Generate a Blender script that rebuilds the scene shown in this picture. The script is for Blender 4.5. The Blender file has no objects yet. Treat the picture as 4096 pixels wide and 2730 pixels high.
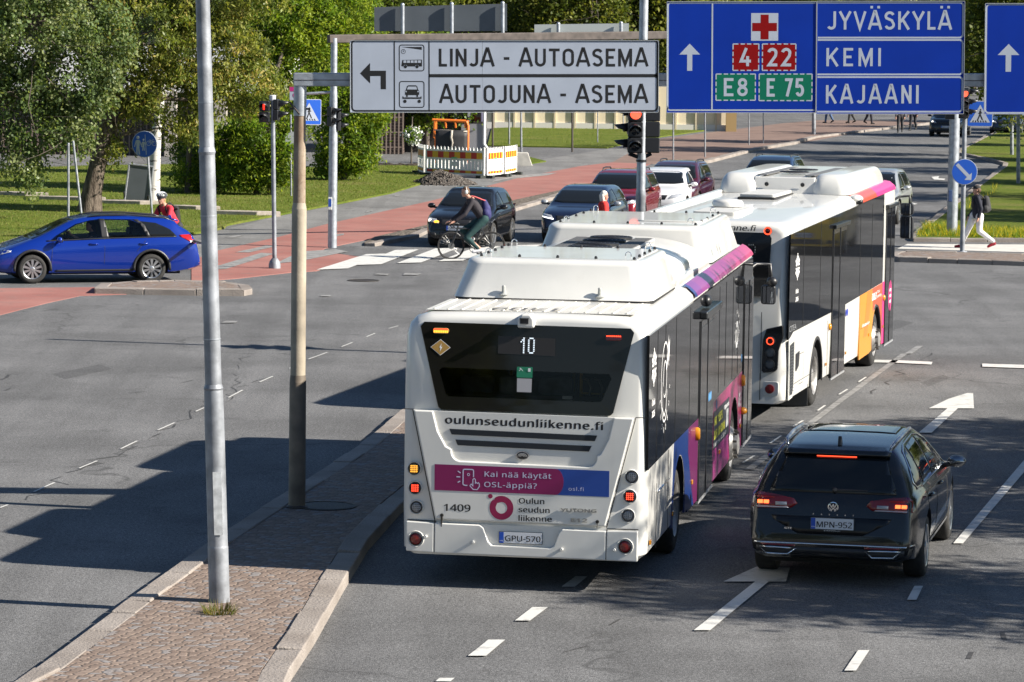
import bpy, bmesh, math, random
import numpy as np
from math import sin, cos, tan, pi, radians, atan2, hypot, sqrt
from mathutils import Vector, Matrix
from mathutils.bvhtree import BVHTree

random.seed(7)
scene = bpy.context.scene
COL = scene.collection

# ------------------------------------------------------------------ camera
FPX, PITCH, ROLL, CAMH = 14000.0, 0.0909, 0.0134, 5.8155   # focal length in photo pixels (4096 wide)
KD = 4096 / 2353.0                                         # survey coordinates are in a 2353 px wide copy
_cp, _sp, _cr, _sr = cos(PITCH), sin(PITCH), cos(ROLL), sin(ROLL)
_D0 = Vector((0, -_sp, -_cp)); _X = Vector((1, 0, 0))
CR = _X * _cr - _D0 * _sr
CD = _X * _sr + _D0 * _cr
CF = Vector((0, _cp, -_sp))
cam_d = bpy.data.cameras.new("camera")
cam_d.sensor_width = 36.0
cam_d.lens = FPX * 36.0 / 4096.0
cam_d.clip_start = 0.5; cam_d.clip_end = 3000.0
cam_d.dof.use_dof = True; cam_d.dof.focus_distance = 38.0; cam_d.dof.aperture_fstop = 18.0
cam = bpy.data.objects.new("camera", cam_d); COL.objects.link(cam)
m = Matrix.Identity(4)
for i in range(3):
    m[i][0] = CR[i]; m[i][1] = -CD[i]; m[i][2] = -CF[i]
m[0][3], m[1][3], m[2][3] = 0, 0, CAMH
cam.matrix_world = m
scene.camera = cam

# ------------------------------------------------------------------ sky and sun
SUN_BEHIND, SUN_EL = radians(14), radians(31)
world = bpy.data.worlds.new("World"); scene.world = world; world.use_nodes = True
wn = world.node_tree
sky = wn.nodes.new('ShaderNodeTexSky'); sky.sky_type = 'NISHITA'; sky.sun_disc = False
sky.sun_elevation = SUN_EL; sky.sun_rotation = pi / 2 + SUN_BEHIND
sky.air_density = 1.0; sky.dust_density = 0.2; sky.ozone_density = 3.5
bg = wn.nodes['Background']; bg.inputs['Strength'].default_value = 0.05
wn.links.new(sky.outputs[0], bg.inputs[0])
sun_d = bpy.data.lights.new("sun", 'SUN'); sun_d.energy = 5.0; sun_d.angle = radians(0.53); sun_d.color = (1.0, 0.93, 0.82)
sun = bpy.data.objects.new("sun", sun_d); COL.objects.link(sun)
sdir = Vector((cos(SUN_EL) * cos(SUN_BEHIND), -cos(SUN_EL) * sin(SUN_BEHIND), sin(SUN_EL)))
sun.rotation_euler = sdir.to_track_quat('Z', 'Y').to_euler()
sun.location = sdir * 60
scene.view_settings.view_transform = 'Standard'; scene.view_settings.look = 'None'
scene.view_settings.gamma = 1; scene.view_settings.use_curve_mapping = False
scene.view_settings.exposure = 1.22
scene.cycles.max_bounces = 8; scene.cycles.transparent_max_bounces = 8
scene.cycles.use_denoising = True
scene.cycles.sample_clamp_indirect = 6.0

def _ray(px, py):
    u = (px * KD - 2048) / FPX; v = (py * KD - 1365) / FPX
    return CR * u + CD * v + CF
def G(px, py, z=0.0):
    d = _ray(px, py); t = (z - CAMH) / d.z
    return Vector((d.x * t, d.y * t, z))
def RP(px, py, D):
    d = _ray(px, py); t = D / d.y
    return Vector((d.x * t, D, CAMH + d.z * t))

# ------------------------------------------------------------------ materials
MATS = {}
def pm(name, c, rough=.5, metal=0., coat=0., var=0., vscale=4., bump=0., bscale=40., emit=None, estr=1., spec=.5, detail=4., trans=0., alpha=1.):
    if name in MATS: return MATS[name]
    M = bpy.data.materials.new(name); M.use_nodes = True; nt = M.node_tree
    b = nt.nodes['Principled BSDF']
    b.inputs['Roughness'].default_value = rough; b.inputs['Metallic'].default_value = metal
    b.inputs['Coat Weight'].default_value = coat; b.inputs['Coat Roughness'].default_value = .03
    b.inputs['Specular IOR Level'].default_value = spec
    b.inputs['Base Color'].default_value = (*c, 1)
    if trans: b.inputs['Transmission Weight'].default_value = trans
    if alpha < 1: b.inputs['Alpha'].default_value = alpha
    if emit:
        b.inputs['Emission Color'].default_value = (*emit, 1); b.inputs['Emission Strength'].default_value = estr
    if var or bump:
        tc = nt.nodes.new('ShaderNodeTexCoord')
    if var:
        n = nt.nodes.new('ShaderNodeTexNoise'); n.inputs['Scale'].default_value = vscale; n.inputs['Detail'].default_value = detail
        nt.links.new(tc.outputs['Object'], n.inputs['Vector'])
        r = nt.nodes.new('ShaderNodeMapRange'); r.inputs[1].default_value = .3; r.inputs[2].default_value = .7
        nt.links.new(n.outputs['Fac'], r.inputs[0])
        mx = nt.nodes.new('ShaderNodeMix'); mx.data_type = 'RGBA'
        mx.inputs[6].default_value = (*[x * (1 - var) for x in c], 1); mx.inputs[7].default_value = (*[min(1, x * (1 + var)) for x in c], 1)
        nt.links.new(r.outputs[0], mx.inputs[0]); nt.links.new(mx.outputs[2], b.inputs['Base Color'])
    if bump:
        n2 = nt.nodes.new('ShaderNodeTexNoise'); n2.inputs['Scale'].default_value = bscale; n2.inputs['Detail'].default_value = 3
        nt.links.new(tc.outputs['Object'], n2.inputs['Vector'])
        bp = nt.nodes.new('ShaderNodeBump'); bp.inputs['Strength'].default_value = bump; bp.inputs['Distance'].default_value = .02
        nt.links.new(n2.outputs['Fac'], bp.inputs['Height']); nt.links.new(bp.outputs[0], b.inputs['Normal'])
    MATS[name] = M
    return M

class NT:
    """small helper for longer node graphs"""
    def __init__(s, name, rough=.8, spec=.4):
        s.M = bpy.data.materials.new(name); s.M.use_nodes = True; s.nt = s.M.node_tree
        s.b = s.nt.nodes['Principled BSDF']; s.b.inputs['Roughness'].default_value = rough
        s.b.inputs['Specular IOR Level'].default_value = spec
        s.tc = s.nt.nodes.new('ShaderNodeTexCoord').outputs['Object']
        MATS[name] = s.M
    def noise(s, scale, detail=3, rough=.5, vec=None):
        n = s.nt.nodes.new('ShaderNodeTexNoise'); n.inputs['Scale'].default_value = scale
        n.inputs['Detail'].default_value = detail; n.inputs['Roughness'].default_value = rough
        s.nt.links.new(vec or s.tc, n.inputs['Vector']); return n.outputs['Fac']
    def vor(s, scale, feat='F1', out='Distance', vec=None):
        n = s.nt.nodes.new('ShaderNodeTexVoronoi'); n.inputs['Scale'].default_value = scale; n.feature = feat
        s.nt.links.new(vec or s.tc, n.inputs['Vector']); return n.outputs[out]
    def rng(s, v, a, b, c=0., d=1.):
        n = s.nt.nodes.new('ShaderNodeMapRange'); s.nt.links.new(v, n.inputs[0])
        for i, x in enumerate((a, b, c, d)): n.inputs[i + 1].default_value = x
        return n.outputs[0]
    def mix(s, f, a, b, mode='MIX'):
        n = s.nt.nodes.new('ShaderNodeMix'); n.data_type = 'RGBA'; n.blend_type = mode
        for v, i in ((f, 0), (a, 6), (b, 7)):
            if isinstance(v, (int, float)): n.inputs[i].default_value = v
            elif isinstance(v, tuple): n.inputs[i].default_value = (*v, 1)
            else: s.nt.links.new(v, n.inputs[i])
        return n.outputs[2]
    def scalevec(s, sx, sy, sz, rot=0.):
        n = s.nt.nodes.new('ShaderNodeMapping'); n.inputs['Scale'].default_value = (sx, sy, sz); n.inputs['Rotation'].default_value = (0, 0, rot)
        s.nt.links.new(s.tc, n.inputs['Vector']); return n.outputs[0]
    def bump(s, h, strength=.4, dist=.02):
        n = s.nt.nodes.new('ShaderNodeBump'); n.inputs['Strength'].default_value = strength; n.inputs['Distance'].default_value = dist
        s.nt.links.new(h, n.inputs['Height']); s.nt.links.new(n.outputs[0], s.b.inputs['Normal'])
    def col(s, c): s.nt.links.new(c, s.b.inputs['Base Color'])

def asphalt(name, base, speck=.5, warm=0.):
    a = NT(name, .88, .25)
    lo = tuple(x * .76 for x in base); hi = tuple(x * 1.22 for x in base)
    c = a.mix(a.rng(a.noise(.35, 5, .6), .35, .65), lo, hi)
    # long streaks along the traffic direction
    st = a.noise(1.0, 4, .6, a.scalevec(1.6, .09, 1, .15))
    c = a.mix(a.rng(st, .42, .70, 0, .55), c, tuple(x * .66 for x in base))
    c = a.mix(a.rng(a.noise(1.0, 3, .6, a.scalevec(.9, .05, 1, .15)), .55, .7, 0, .35), c, tuple(min(1, x * 1.35) for x in base))
    # tar patches
    c = a.mix(a.rng(a.noise(.8, 6, .7), .58, .68, 0, .5), c, tuple(x * .5 for x in base))
    # aggregate
    v = a.vor(95); cc = a.rng(v, .15, .6, 1 + speck, 1 - speck * .75)
    g = a.nt.nodes.new('ShaderNodeVectorMath'); g.operation = 'SCALE'
    a.nt.links.new(c, g.inputs[0]); a.nt.links.new(cc, g.inputs['Scale'])
    n2 = a.noise(26, 4, .75); s2 = a.rng(n2, .32, .68, .58, 1.42)
    g2 = a.nt.nodes.new('ShaderNodeVectorMath'); g2.operation = 'SCALE'
    a.nt.links.new(g.outputs[0], g2.inputs[0]); a.nt.links.new(s2, g2.inputs['Scale'])
    # thin cracks
    vw = a.nt.nodes.new('ShaderNodeVectorMath'); vw.operation = 'ADD'
    nz = a.nt.nodes.new('ShaderNodeTexNoise'); nz.inputs['Scale'].default_value = 1.5; a.nt.links.new(a.tc, nz.inputs['Vector'])
    a.nt.links.new(a.tc, vw.inputs[0]); a.nt.links.new(nz.outputs['Color'], vw.inputs[1])
    cr = a.vor(.22, 'DISTANCE_TO_EDGE', 'Distance', vw.outputs[0])
    msk = a.rng(a.noise(.15, 2), .5, .6)
    mm = a.nt.nodes.new('ShaderNodeMath'); mm.operation = 'MULTIPLY'
    a.nt.links.new(a.rng(cr, .0, .012, .75, 0), mm.inputs[0]); a.nt.links.new(msk, mm.inputs[1])
    c = a.mix(mm.outputs[0], g2.outputs[0], tuple(x * .3 for x in base))
    a.col(c); a.bump(v, .55, .006)
    return a.M

ASPH = asphalt('asphalt', (.165, .165, .167), .6)
PATHM = asphalt('path_asphalt', (.20, .198, .194), .3)
def redpath():
    a = NT('red_asphalt', .85, .2)
    c = a.mix(a.rng(a.noise(.6, 5, .6), .35, .65), (.28, .118, .10), (.345, .165, .14))
    c = a.mix(a.rng(a.noise(1.7, 6, .7), .50, .70, 0, .6), c, (.19, .145, .13))
    c = a.mix(a.rng(a.noise(50, 2), .35, .65, 0, .3), c, (.14, .05, .045))
    a.col(c); return a.M
REDM = redpath()
def grassm():
    a = NT('grass_blades', .9, .1)
    c = a.mix(a.rng(a.noise(.5, 5, .6), .35, .65), (.10, .135, .018), (.165, .185, .035))
    c = a.mix(a.rng(a.noise(.22, 4, .6), .55, .68, 0, .75), c, (.24, .20, .08))
    c = a.mix(a.rng(a.noise(9, 4, .7), .35, .68, 0, .75), c, (.045, .075, .008))
    a.col(c); a.bump(a.noise(22, 4, .7), .8, .05); return a.M
GRASSM = grassm()
def cobblem():
    a = NT('cobble_stone', .85, .3)
    vw = a.nt.nodes.new('ShaderNodeVectorMath'); vw.operation = 'ADD'
    nz = a.nt.nodes.new('ShaderNodeTexNoise'); nz.inputs['Scale'].default_value = 3; a.nt.links.new(a.tc, nz.inputs['Vector'])
    sc = a.nt.nodes.new('ShaderNodeVectorMath'); sc.operation = 'SCALE'; sc.inputs['Scale'].default_value = .05
    a.nt.links.new(nz.outputs['Color'], sc.inputs[0]); a.nt.links.new(a.tc, vw.inputs[0]); a.nt.links.new(sc.outputs[0], vw.inputs[1])
    mp = a.nt.nodes.new('ShaderNodeMapping'); mp.inputs['Rotation'].default_value = (0, 0, .25); mp.inputs['Scale'].default_value = (10.5, 12.5, 1)
    a.nt.links.new(vw.outputs[0], mp.inputs['Vector'])
    def v(feat, out):
        n = a.nt.nodes.new('ShaderNodeTexVoronoi'); n.voronoi_dimensions = '2D'; n.feature = feat; n.inputs['Scale'].default_value = 1.0
        n.inputs['Randomness'].default_value = .62
        a.nt.links.new(mp.outputs[0], n.inputs['Vector']); return n.outputs[out]
    e = v('DISTANCE_TO_EDGE', 'Distance'); cid = v('F1', 'Color')
    sx = a.nt.nodes.new('ShaderNodeSeparateColor'); a.nt.links.new(cid, sx.inputs[0])
    c = a.mix(a.rng(sx.outputs[0], 0, 1), (.175, .13, .105), (.285, .22, .18))
    c = a.mix(a.rng(sx.outputs[1], .78, .86), c, (.25, .24, .24))
    c = a.mix(a.rng(a.noise(30, 3), .3, .7, 0, .45), c, (.12, .085, .07))
    c = a.mix(a.rng(e, .02, .12, .8, 0), c, (.125, .10, .08))
    a.col(c); a.bump(a.rng(e, 0, .2), .7, .010); return a.M
COBM = cobblem()
def granitem():
    a = NT('granite', .8, .3)
    c = a.mix(a.rng(a.noise(1.2, 3), .35, .65), (.22, .19, .165), (.33, .295, .265))
    c = a.mix(a.rng(a.noise(70, 2), .35, .65, 0, .6), c, (.16, .14, .13))
    a.col(c); a.bump(a.noise(35, 3), .7, .02); return a.M
GRANM = granitem()
def paintm(name, base, wear=.5):
    a = NT(name, .7, .3)
    c = a.mix(a.rng(a.noise(30, 4, .7), .35, .7, 0, .35), base, tuple(x * .62 for x in base))
    c = a.mix(a.rng(a.noise(4, 5, .7), .60 - .12 * wear, .74 - .1 * wear, 0, wear), c, (.15, .147, .142))
    c = a.mix(a.rng(a.noise(60, 2, .7), .66, .72, 0, .7), c, (.14, .137, .132))
    a.col(c); return a.M
PAINT = paintm('road_paint', (.58, .575, .55), .55)
PAINTW = paintm('worn_road_paint', (.27, .266, .26), 1.15)

# ------------------------------------------------------------------ mesh building
class MB:
    def __init__(s): s.v = []; s.f = []; s.mi = []; s.cur = 0
    def add(s, vs, fs, T=None):
        o = len(s.v)
        s.v += [tuple(T @ Vector(v)) if T else tuple(v) for v in vs]
        for f in fs: s.f.append([i + o for i in f]); s.mi.append(s.cur)
        return s
    def box(s, c, d, T=None, rz=0.):
        x, y, z = d[0] / 2, d[1] / 2, d[2] / 2
        R = Matrix.Translation(c) @ Matrix.Rotation(rz, 4, 'Z')
        if T: R = T @ R
        return s.add([(i * x, j * y, k * z) for k in (-1, 1) for j in (-1, 1) for i in (-1, 1)],
              [(0, 2, 3, 1), (4, 5, 7, 6), (0, 1, 5, 4), (1, 3, 7, 5), (3, 2, 6, 7), (2, 0, 4, 6)], R)
    def prism(s, poly, plane, d0, d1, T=None):
        n = len(poly)
        a = sum(poly[i][0] * poly[(i + 1) % n][1] - poly[(i + 1) % n][0] * poly[i][1] for i in range(n))
        if a < 0: poly = poly[::-1]
        mp = {'xy': lambda a, b, d: (a, b, d), 'xz': lambda a, b, d: (a, d, b), 'yz': lambda a, b, d: (d, a, b)}[plane]
        v0 = [mp(a, b, d0) for a, b in poly]; v1 = [mp(a, b, d1) for a, b in poly]
        fs = [tuple(range(n))[::-1], tuple(range(n, 2 * n))] + [(i, (i + 1) % n, n + (i + 1) % n, n + i) for i in range(n)]
        flip = (plane == 'xz') != (d1 < d0)
        if flip: fs = [f[::-1] for f in fs]
        return s.add(v0 + v1, fs, T)
    def tube(s, pts, r, n=10, cap=True, T=None, closed=False):
        pts = [Vector(p) for p in pts]; N = len(pts)
        rs = r if isinstance(r, (list, tuple)) else [r] * N
        vs = []; up = None
        for i, p in enumerate(pts):
            if closed: t = pts[(i + 1) % N] - pts[i - 1]
            else: t = pts[min(i + 1, N - 1)] - pts[max(i - 1, 0)]
            if t.length < 1e-9: t = Vector((0, 0, 1))
            t.normalize()
            if up is None:
                up = Vector((0, 0, 1)) if abs(t.z) < .9 else Vector((1, 0, 0))
            a = up - t * up.dot(t)
            if a.length < 1e-6: a = t.orthogonal()
            a.normalize(); up = a; b = t.cross(a)
            for k in range(n):
                q = 2 * pi * k / n
                vs.append(p + (a * cos(q) + b * sin(q)) * rs[i])
        fs = []
        for i in range(N if closed else N - 1):
            j = (i + 1) % N
            for k in range(n):
                k2 = (k + 1) % n
                fs.append((i * n + k, i * n + k2, j * n + k2, j * n + k))
        if cap and not closed:
            fs.append(tuple(range(n))[::-1]); fs.append(tuple(range((N - 1) * n, N * n)))
        return s.add(vs, fs, T)
    def lathe(s, prof, n=24, T=None, cap=True):
        vs = []; fs = []
        for r, z in prof:
            for k in range(n):
                q = 2 * pi * k / n; vs.append((r * cos(q), r * sin(q), z))
        for i in range(len(prof) - 1):
            for k in range(n):
                k2 = (k + 1) % n; fs.append((i * n + k, i * n + k2, (i + 1) * n + k2, (i + 1) * n + k))
        if cap:
            fs.append(tuple(range(n))[::-1]); fs.append(tuple(range((len(prof) - 1) * n, len(prof) * n)))
        return s.add(vs, fs, T)
    def ball(s, c, r, n=10, T=None):
        rx, ry, rz = r if isinstance(r, (tuple, list)) else (r, r, r)
        vs = []; fs = []
        for i in range(n + 1):
            a = pi * i / n
            for k in range(n):
                q = 2 * pi * k / n
                vs.append((c[0] + rx * sin(a) * cos(q), c[1] + ry * sin(a) * sin(q), c[2] - rz * cos(a)))
        for i in range(n):
            for k in range(n):
                k2 = (k + 1) % n; fs.append((i * n + k, i * n + k2, (i + 1) * n + k2, (i + 1) * n + k))
        return s.add(vs, fs, T)
    def grid(s, rows, T=None, closed_u=False):
        n = len(rows[0]); vs = [v for r in rows for v in r]; fs = []
        for i in range(len(rows) - 1):
            for k in range(n if closed_u else n - 1):
                k2 = (k + 1) % n; fs.append((i * n + k, i * n + k2, (i + 1) * n + k2, (i + 1) * n + k))
        return s.add(vs, fs, T)
    def build(s, name, mats, parent=None, smooth=False, bevel=0., seg=2, angle=None, M=None, solid=0.):
        me = bpy.data.meshes.new(name); me.from_pydata(s.v, [], s.f); 
        for m_ in (mats if isinstance(mats, (list, tuple)) else [mats]): me.materials.append(m_)
        me.polygons.foreach_set('material_index', s.mi)
        if len(s.f) < 6000:
            bm_ = bmesh.new(); bm_.from_mesh(me); bmesh.ops.recalc_face_normals(bm_, faces=bm_.faces); bm_.to_mesh(me); bm_.free()
        if smooth: me.polygons.foreach_set('use_smooth', [True] * len(me.polygons))
        me.update()
        if smooth and angle is not None: me.set_sharp_from_angle(angle=angle)
        o = bpy.data.objects.new(name, me); COL.objects.link(o)
        if parent: o.parent = parent
        if M: o.matrix_local = M
        if solid:
            md = o.modifiers.new('thickness', 'SOLIDIFY'); md.thickness = solid; md.offset = -1
        if bevel:
            md = o.modifiers.new('bevel', 'BEVEL'); md.width = bevel; md.segments = seg; md.limit_method = 'ANGLE'; md.angle_limit = radians(35)
            me.polygons.foreach_set('use_smooth', [True] * len(me.polygons))
            md.harden_normals = True
        return o

def tag(o, label=None, cat=None, group=None, kind=None):
    if label: o['label'] = label
    if cat: o['category'] = cat
    if group: o['group'] = group
    if kind: o['kind'] = kind
    return o
def thing(name, label, cat, loc=(0, 0, 0), rz=0., group=None):
    o = bpy.data.objects.new(name, None); COL.objects.link(o); o.empty_display_size = .2
    o.location = loc; o.rotation_euler = (0, 0, rz)
    return tag(o, label, cat, group)
def copy_tree(o, parent=None):
    c = o.copy(); COL.objects.link(c); c.parent = parent
    for ch in list(o.children): copy_tree(ch, c)
    return c

FONT = None
try: FONT = bpy.data.fonts.load(bpy.utils.system_resource('DATAFILES', path='fonts') + '/NotoSansHebrew-Regular.woff2')   # the font that ships with Blender
except Exception: FONT = None
# text from the built-in font, mapped onto a plane frame T (x right, y up, z out)
_tc = {}
def text_mb(mb, s, h, T, align='CENTER', bold=0., w=None, space=1.0, italic=0.):
    key = (s, space, italic)
    if key not in _tc:
        cu = bpy.data.curves.new('lettering', 'FONT'); cu.body = s; cu.size = 1; cu.space_character = space
        cu.resolution_u = 3
        if FONT: cu.font = FONT
        cu.fill_mode = 'FRONT'; cu.shear = italic
        ob = bpy.data.objects.new('lettering', cu); COL.objects.link(ob)
        me = ob.to_mesh()
        vs = [tuple(v.co) for v in me.vertices]; fs = [tuple(p.vertices) for p in me.polygons]
        ob.to_mesh_clear(); bpy.data.objects.remove(ob); bpy.data.curves.remove(cu)
        _tc[key] = (vs, fs)
    vs, fs = _tc[key]
    x0 = min(v[0] for v in vs); x1 = max(v[0] for v in vs)
    sc = h / .72                    # h = capital height
    sx = sc if w is None else w / (x1 - x0)
    off = {'CENTER': -(x0 + x1) / 2, 'LEFT': -x0, 'RIGHT': -x1}[align]
    for k, dx in enumerate((0,) if bold < .005 else (-bold, bold) if bold < .012 else (-bold, 0, bold)):
        mb.add([((v[0] + off + dx * 1.4) * sx, (v[1] + (abs(dx) * (.5 if k else -.5))) * sc, k * .0003) for v in vs], fs, T)
def frame(o, x, y):
    x = Vector(x).normalized(); y = Vector(y).normalized(); z = x.cross(y)
    M_ = Matrix.Identity(4)
    for i in range(3): M_[i][0] = x[i]; M_[i][1] = y[i]; M_[i][2] = z[i]; M_[i][3] = o[i]
    return M_
REAR = lambda x, z, y: frame((x, y, z), (1, 0, 0), (0, 0, 1))     # readable from behind (looking +Y)
RSIDE = lambda y, z, x: frame((x, y, z), (0, 1, 0), (0, 0, 1))    # readable from the right (+X)
FRONT = lambda x, z, y: frame((x, y, z), (-1, 0, 0), (0, 0, 1))   # readable from the front (looking -Y)

def arc(cx, cy, r, a0, a1, n=8, ry=None):
    ry = ry or r
    return [(cx + r * cos(radians(a0 + (a1 - a0) * i / n)), cy + ry * sin(radians(a0 + (a1 - a0) * i / n))) for i in range(n + 1)]
def rrect(x0, y0, x1, y1, r, n=4):
    return arc(x1 - r, y1 - r, r, 0, 90, n) + arc(x0 + r, y1 - r, r, 90, 180, n) + arc(x0 + r, y0 + r, r, 180, 270, n) + arc(x1 - r, y0 + r, r, 270, 360, n)
def ribbon(mb, pts, w, T, closed=False, z=0.):
    """flat band of width w along a polyline, mitred"""
    P = [Vector((p[0], p[1])) for p in pts]
    P = [p for i, p in enumerate(P) if i == 0 or (p - P[i - 1]).length > 1e-6]
    n = len(P); L = []; R = []
    for i in range(n):
        a = P[i] - P[i - 1] if (i > 0 or closed) else None
        b = P[(i + 1) % n] - P[i] if (i < n - 1 or closed) else None
        d1 = (a or b).normalized(); d2 = (b or a).normalized()
        n1 = Vector((-d1.y, d1.x)); n2 = Vector((-d2.y, d2.x))
        mv = n1 + n2
        if mv.length < 1e-6: mv = n1
        mv.normalize(); k = 1 / max(.35, mv.dot(n1))
        L.append(P[i] + mv * w / 2 * k); R.append(P[i] - mv * w / 2 * k)
    vs = [(*p, z) for p in L] + [(*p, z) for p in R]
    fs = [(n + i, n + (i + 1) % n, (i + 1) % n, i) for i in range(n if closed else n - 1)]
    mb.add(vs, fs, T)

# condensed road-sign lettering drawn as strokes (cap height 1)
def _gl():
    g = {}
    A = [[(0, 0), (.30, 1), (.36, 1), (.66, 0)], [(.12, .30), (.54, .30)]]
    g['A'] = (.66, A); g['Ä'] = (.66, A + [[(.14, 1.16), (.14, 1.30)], [(.52, 1.16), (.52, 1.30)]])
    g['L'] = (.44, [[(0.07, 1), (.07, .07), (.44, .07)]])
    g['I'] = (.14, [[(.07, 0), (.07, 1)]])
    g['N'] = (.58, [[(.07, 0), (.07, 1)], [(.07, .93), (.51, .07)], [(.51, 0), (.51, 1)]])
    g['J'] = (.46, [[(.39, 1), (.39, .28)] + arc(.205, .255, .185, 0, -150, 8)])
    g['-'] = (.30, [[(0, .45), (.30, .45)]])
    g['U'] = (.58, [[(.07, 1), (.07, .29)] + arc(.29, .29, .22, 180, 360, 10) + [(.51, 1)]])
    g['T'] = (.58, [[(0, .93), (.58, .93)], [(.29, .93), (.29, 0)]])
    g['O'] = (.60, [arc(.30, .72, .23, 0, 180, 8, .21) + arc(.30, .28, .23, 180, 360, 8, .21) + [(.53, .72)]])
    S = arc(.28, .74, .21, 20, 215, 9, .19) + [(.40, .50)] + arc(.28, .27, .22, 40, -160, 10, .20)
    g['S'] = (.56, [S])
    g['E'] = (.50, [[(.50, .93), (.07, .93), (.07, .07), (.50, .07)], [(.07, .51), (.42, .51)]])
    g['M'] = (.74, [[(.07, 0), (.07, 1)], [(.08, .95), (.37, .12), (.66, .95)], [(.67, 0), (.67, 1)]])
    g['Y'] = (.62, [[(0.02, 1), (.31, .45), (.60, 1)], [(.31, .48), (.31, 0)]])
    g['V'] = (.62, [[(0.02, 1), (.31, .06), (.60, 1)]])
    g['K'] = (.60, [[(.07, 0), (.07, 1)], [(.57, 1), (.12, .42)], [(.24, .56), (.58, 0)]])
    g['4'] = (.52, [[(.30, 1), (.05, .28), (.52, .28)], [(.36, .55), (.36, 0)]])
    g['2'] = (.52, [arc(.26, .74, .19, 170, -10, 9, .19) + [(.42, .56), (.09, .07), (.52, .07)]])
    g['8'] = (.54, [arc(.27, .74, .17, 0, 360, 14, .19), arc(.27, .28, .20, 0, 360, 14, .21)])
    g['7'] = (.50, [[(.02, .93), (.42, .93), (.16, 0)]])
    g['5'] = (.52, [[(.47, .93), (.10, .93), (.08, .56)] + arc(.26, .33, .19, 120, -155, 11, .26)])
    g[' '] = (.22, [])
    return g
GL = _gl()
def road_text(mb, s, x0, x1, z0, z1, T, sw=.155, gap=.24):
    W = 0
    for c in s: W += GL[c][0] + gap
    W -= gap; h = z1 - z0; kx = (x1 - x0) / W; x = x0; k = 0
    for c in s:
        w, st = GL[c]
        for pl in st:
            k += 1
            ribbon(mb, [(x + p[0] * kx, z0 + p[1] * h) for p in pl], sw * h, T, z=(k % 4) * .0001)
        x += (w + gap) * kx

# stones along a kerb line, each its own block in one mesh
def kerb(mb, pts, w, h, L=1.0, side=1, z0=-.05, jit=.012):
    P = [Vector((p[0], p[1])) for p in pts]; n = len(P)
    nrm = []
    for i in range(n):
        a = (P[min(i + 1, n - 1)] - P[max(i - 1, 0)]).normalized(); nrm.append(Vector((-a.y, a.x)) * side)
    Q = [P[i] + nrm[i] * w for i in range(n)]
    for i in range(n - 1):
        seg = (P[i + 1] - P[i]).length; k = max(1, round(seg / L))
        for j in range(k):
            t0 = j / k + .006 / max(seg, .01); t1 = (j + 1) / k - .006 / max(seg, .01)
            a, b = P[i].lerp(P[i + 1], t0), P[i].lerp(P[i + 1], t1)
            c, d = Q[i].lerp(Q[i + 1], t1), Q[i].lerp(Q[i + 1], t0)
            zt = h + random.uniform(-jit, jit); zs = random.uniform(-.006, .006)
            poly = [a, b, c, d]
            if side < 0: poly = poly[::-1]
            vs = [(*p, z0) for p in poly] + [(*p, zt + zs * q) for q, p in enumerate(poly)]
            mb.add(vs, [(3, 2, 1, 0), (4, 5, 6, 7), (0, 1, 5, 4), (1, 2, 6, 5), (2, 3, 7, 6), (3, 0, 4, 7)])
    return Q
def sheet(name, poly, z, mat, h=.1, kind='structure', parent=None):
    mb = MB(); mb.prism([(p[0], p[1]) for p in poly], 'xy', z - h, z)
    o = mb.build(name, mat, parent)
    if kind: o['kind'] = kind
    return o
# ================================================================== setting: ground, paths, kerbs, markings
mb = MB(); mb.add([(-1500, -100, 0), (1500, -100, 0), (1500, 2500, 0), (-1500, 2500, 0)], [(0, 1, 2, 3)])
tag(mb.build('ground', ASPH), kind='structure')
def gp(*pts): return [G(x, y) for x, y in pts]
lawn_edge = gp((-1100, 640), (-250, 620), (0, 588), (120, 575), (300, 560), (470, 536), (515, 527), (522, 520), (629, 499), (805, 465), (900, 446), (965, 426))
lawn_back = gp((1005, 389), (985, 381), (700, 388), (470, 380), (200, 384), (0, 392), (-250, 392), (-1100, 392))
sheet('lawn', lawn_edge + lawn_back, .06, GRASSM)
verge = gp((1120, 337), (1395, 342), (1500, 319), (1690, 292), (1690, 281), (1130, 297))
sheet('verge_lawn', verge, .06, GRASSM)
sheet('grass_strip', gp((1207, 380), (1255, 373), (1215, 363), (1195, 366)), .05, GRASSM)
path = gp((-1100, 662), (-250, 640), (0, 603), (300, 575), (519, 527), (629, 501), (805, 467), (967, 426), (1190, 376), (1380, 346), (1500, 321), (1640, 303), (1640, 374), (1500, 378), (1407, 374),
          (1332, 383), (1187, 411), (993, 462), (747, 517), (640, 546), (501, 577), (440, 600), (-250, 668), (-1100, 690))
sheet('footpath', path, .006, PATHM)
brick = NT('paving_brick', .85, .25)
_c = brick.mix(brick.rng(brick.noise(.8, 4), .35, .65), (.17, .115, .095), (.24, .165, .135))
_c = brick.mix(brick.rng(brick.noise(40, 2), .4, .7, 0, .5), _c, (.11, .085, .075)); brick.col(_c)
sheet('brick_pavement', gp((1407, 374), (1500, 378), (1637, 373), (1716, 352), (1826, 332), (1972, 305), (2145, 285), (2145, 279), (1880, 277), (1790, 285), (1640, 304), (1500, 322)), .010, brick.M)
red = gp((501, 577), (640, 546), (747, 517), (993, 462), (1187, 411), (1332, 383), (1407, 374), (1495, 378), (1363, 424), (1187, 462), (989, 519), (860, 548), (747, 572), (735, 580), (840, 592), (726, 624), (672, 627), (546, 641), (440, 650), (440, 600))
sheet('cycle_path', red, .012, REDM)
sheet('cycle_crossing', gp((-60, 664), (215, 661), (330, 676), (184, 681), (110, 697), (70, 707), (0, 725), (-60, 738)), .008, REDM)
GRAV = NT('gravel_verge', .9, .2)
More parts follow.
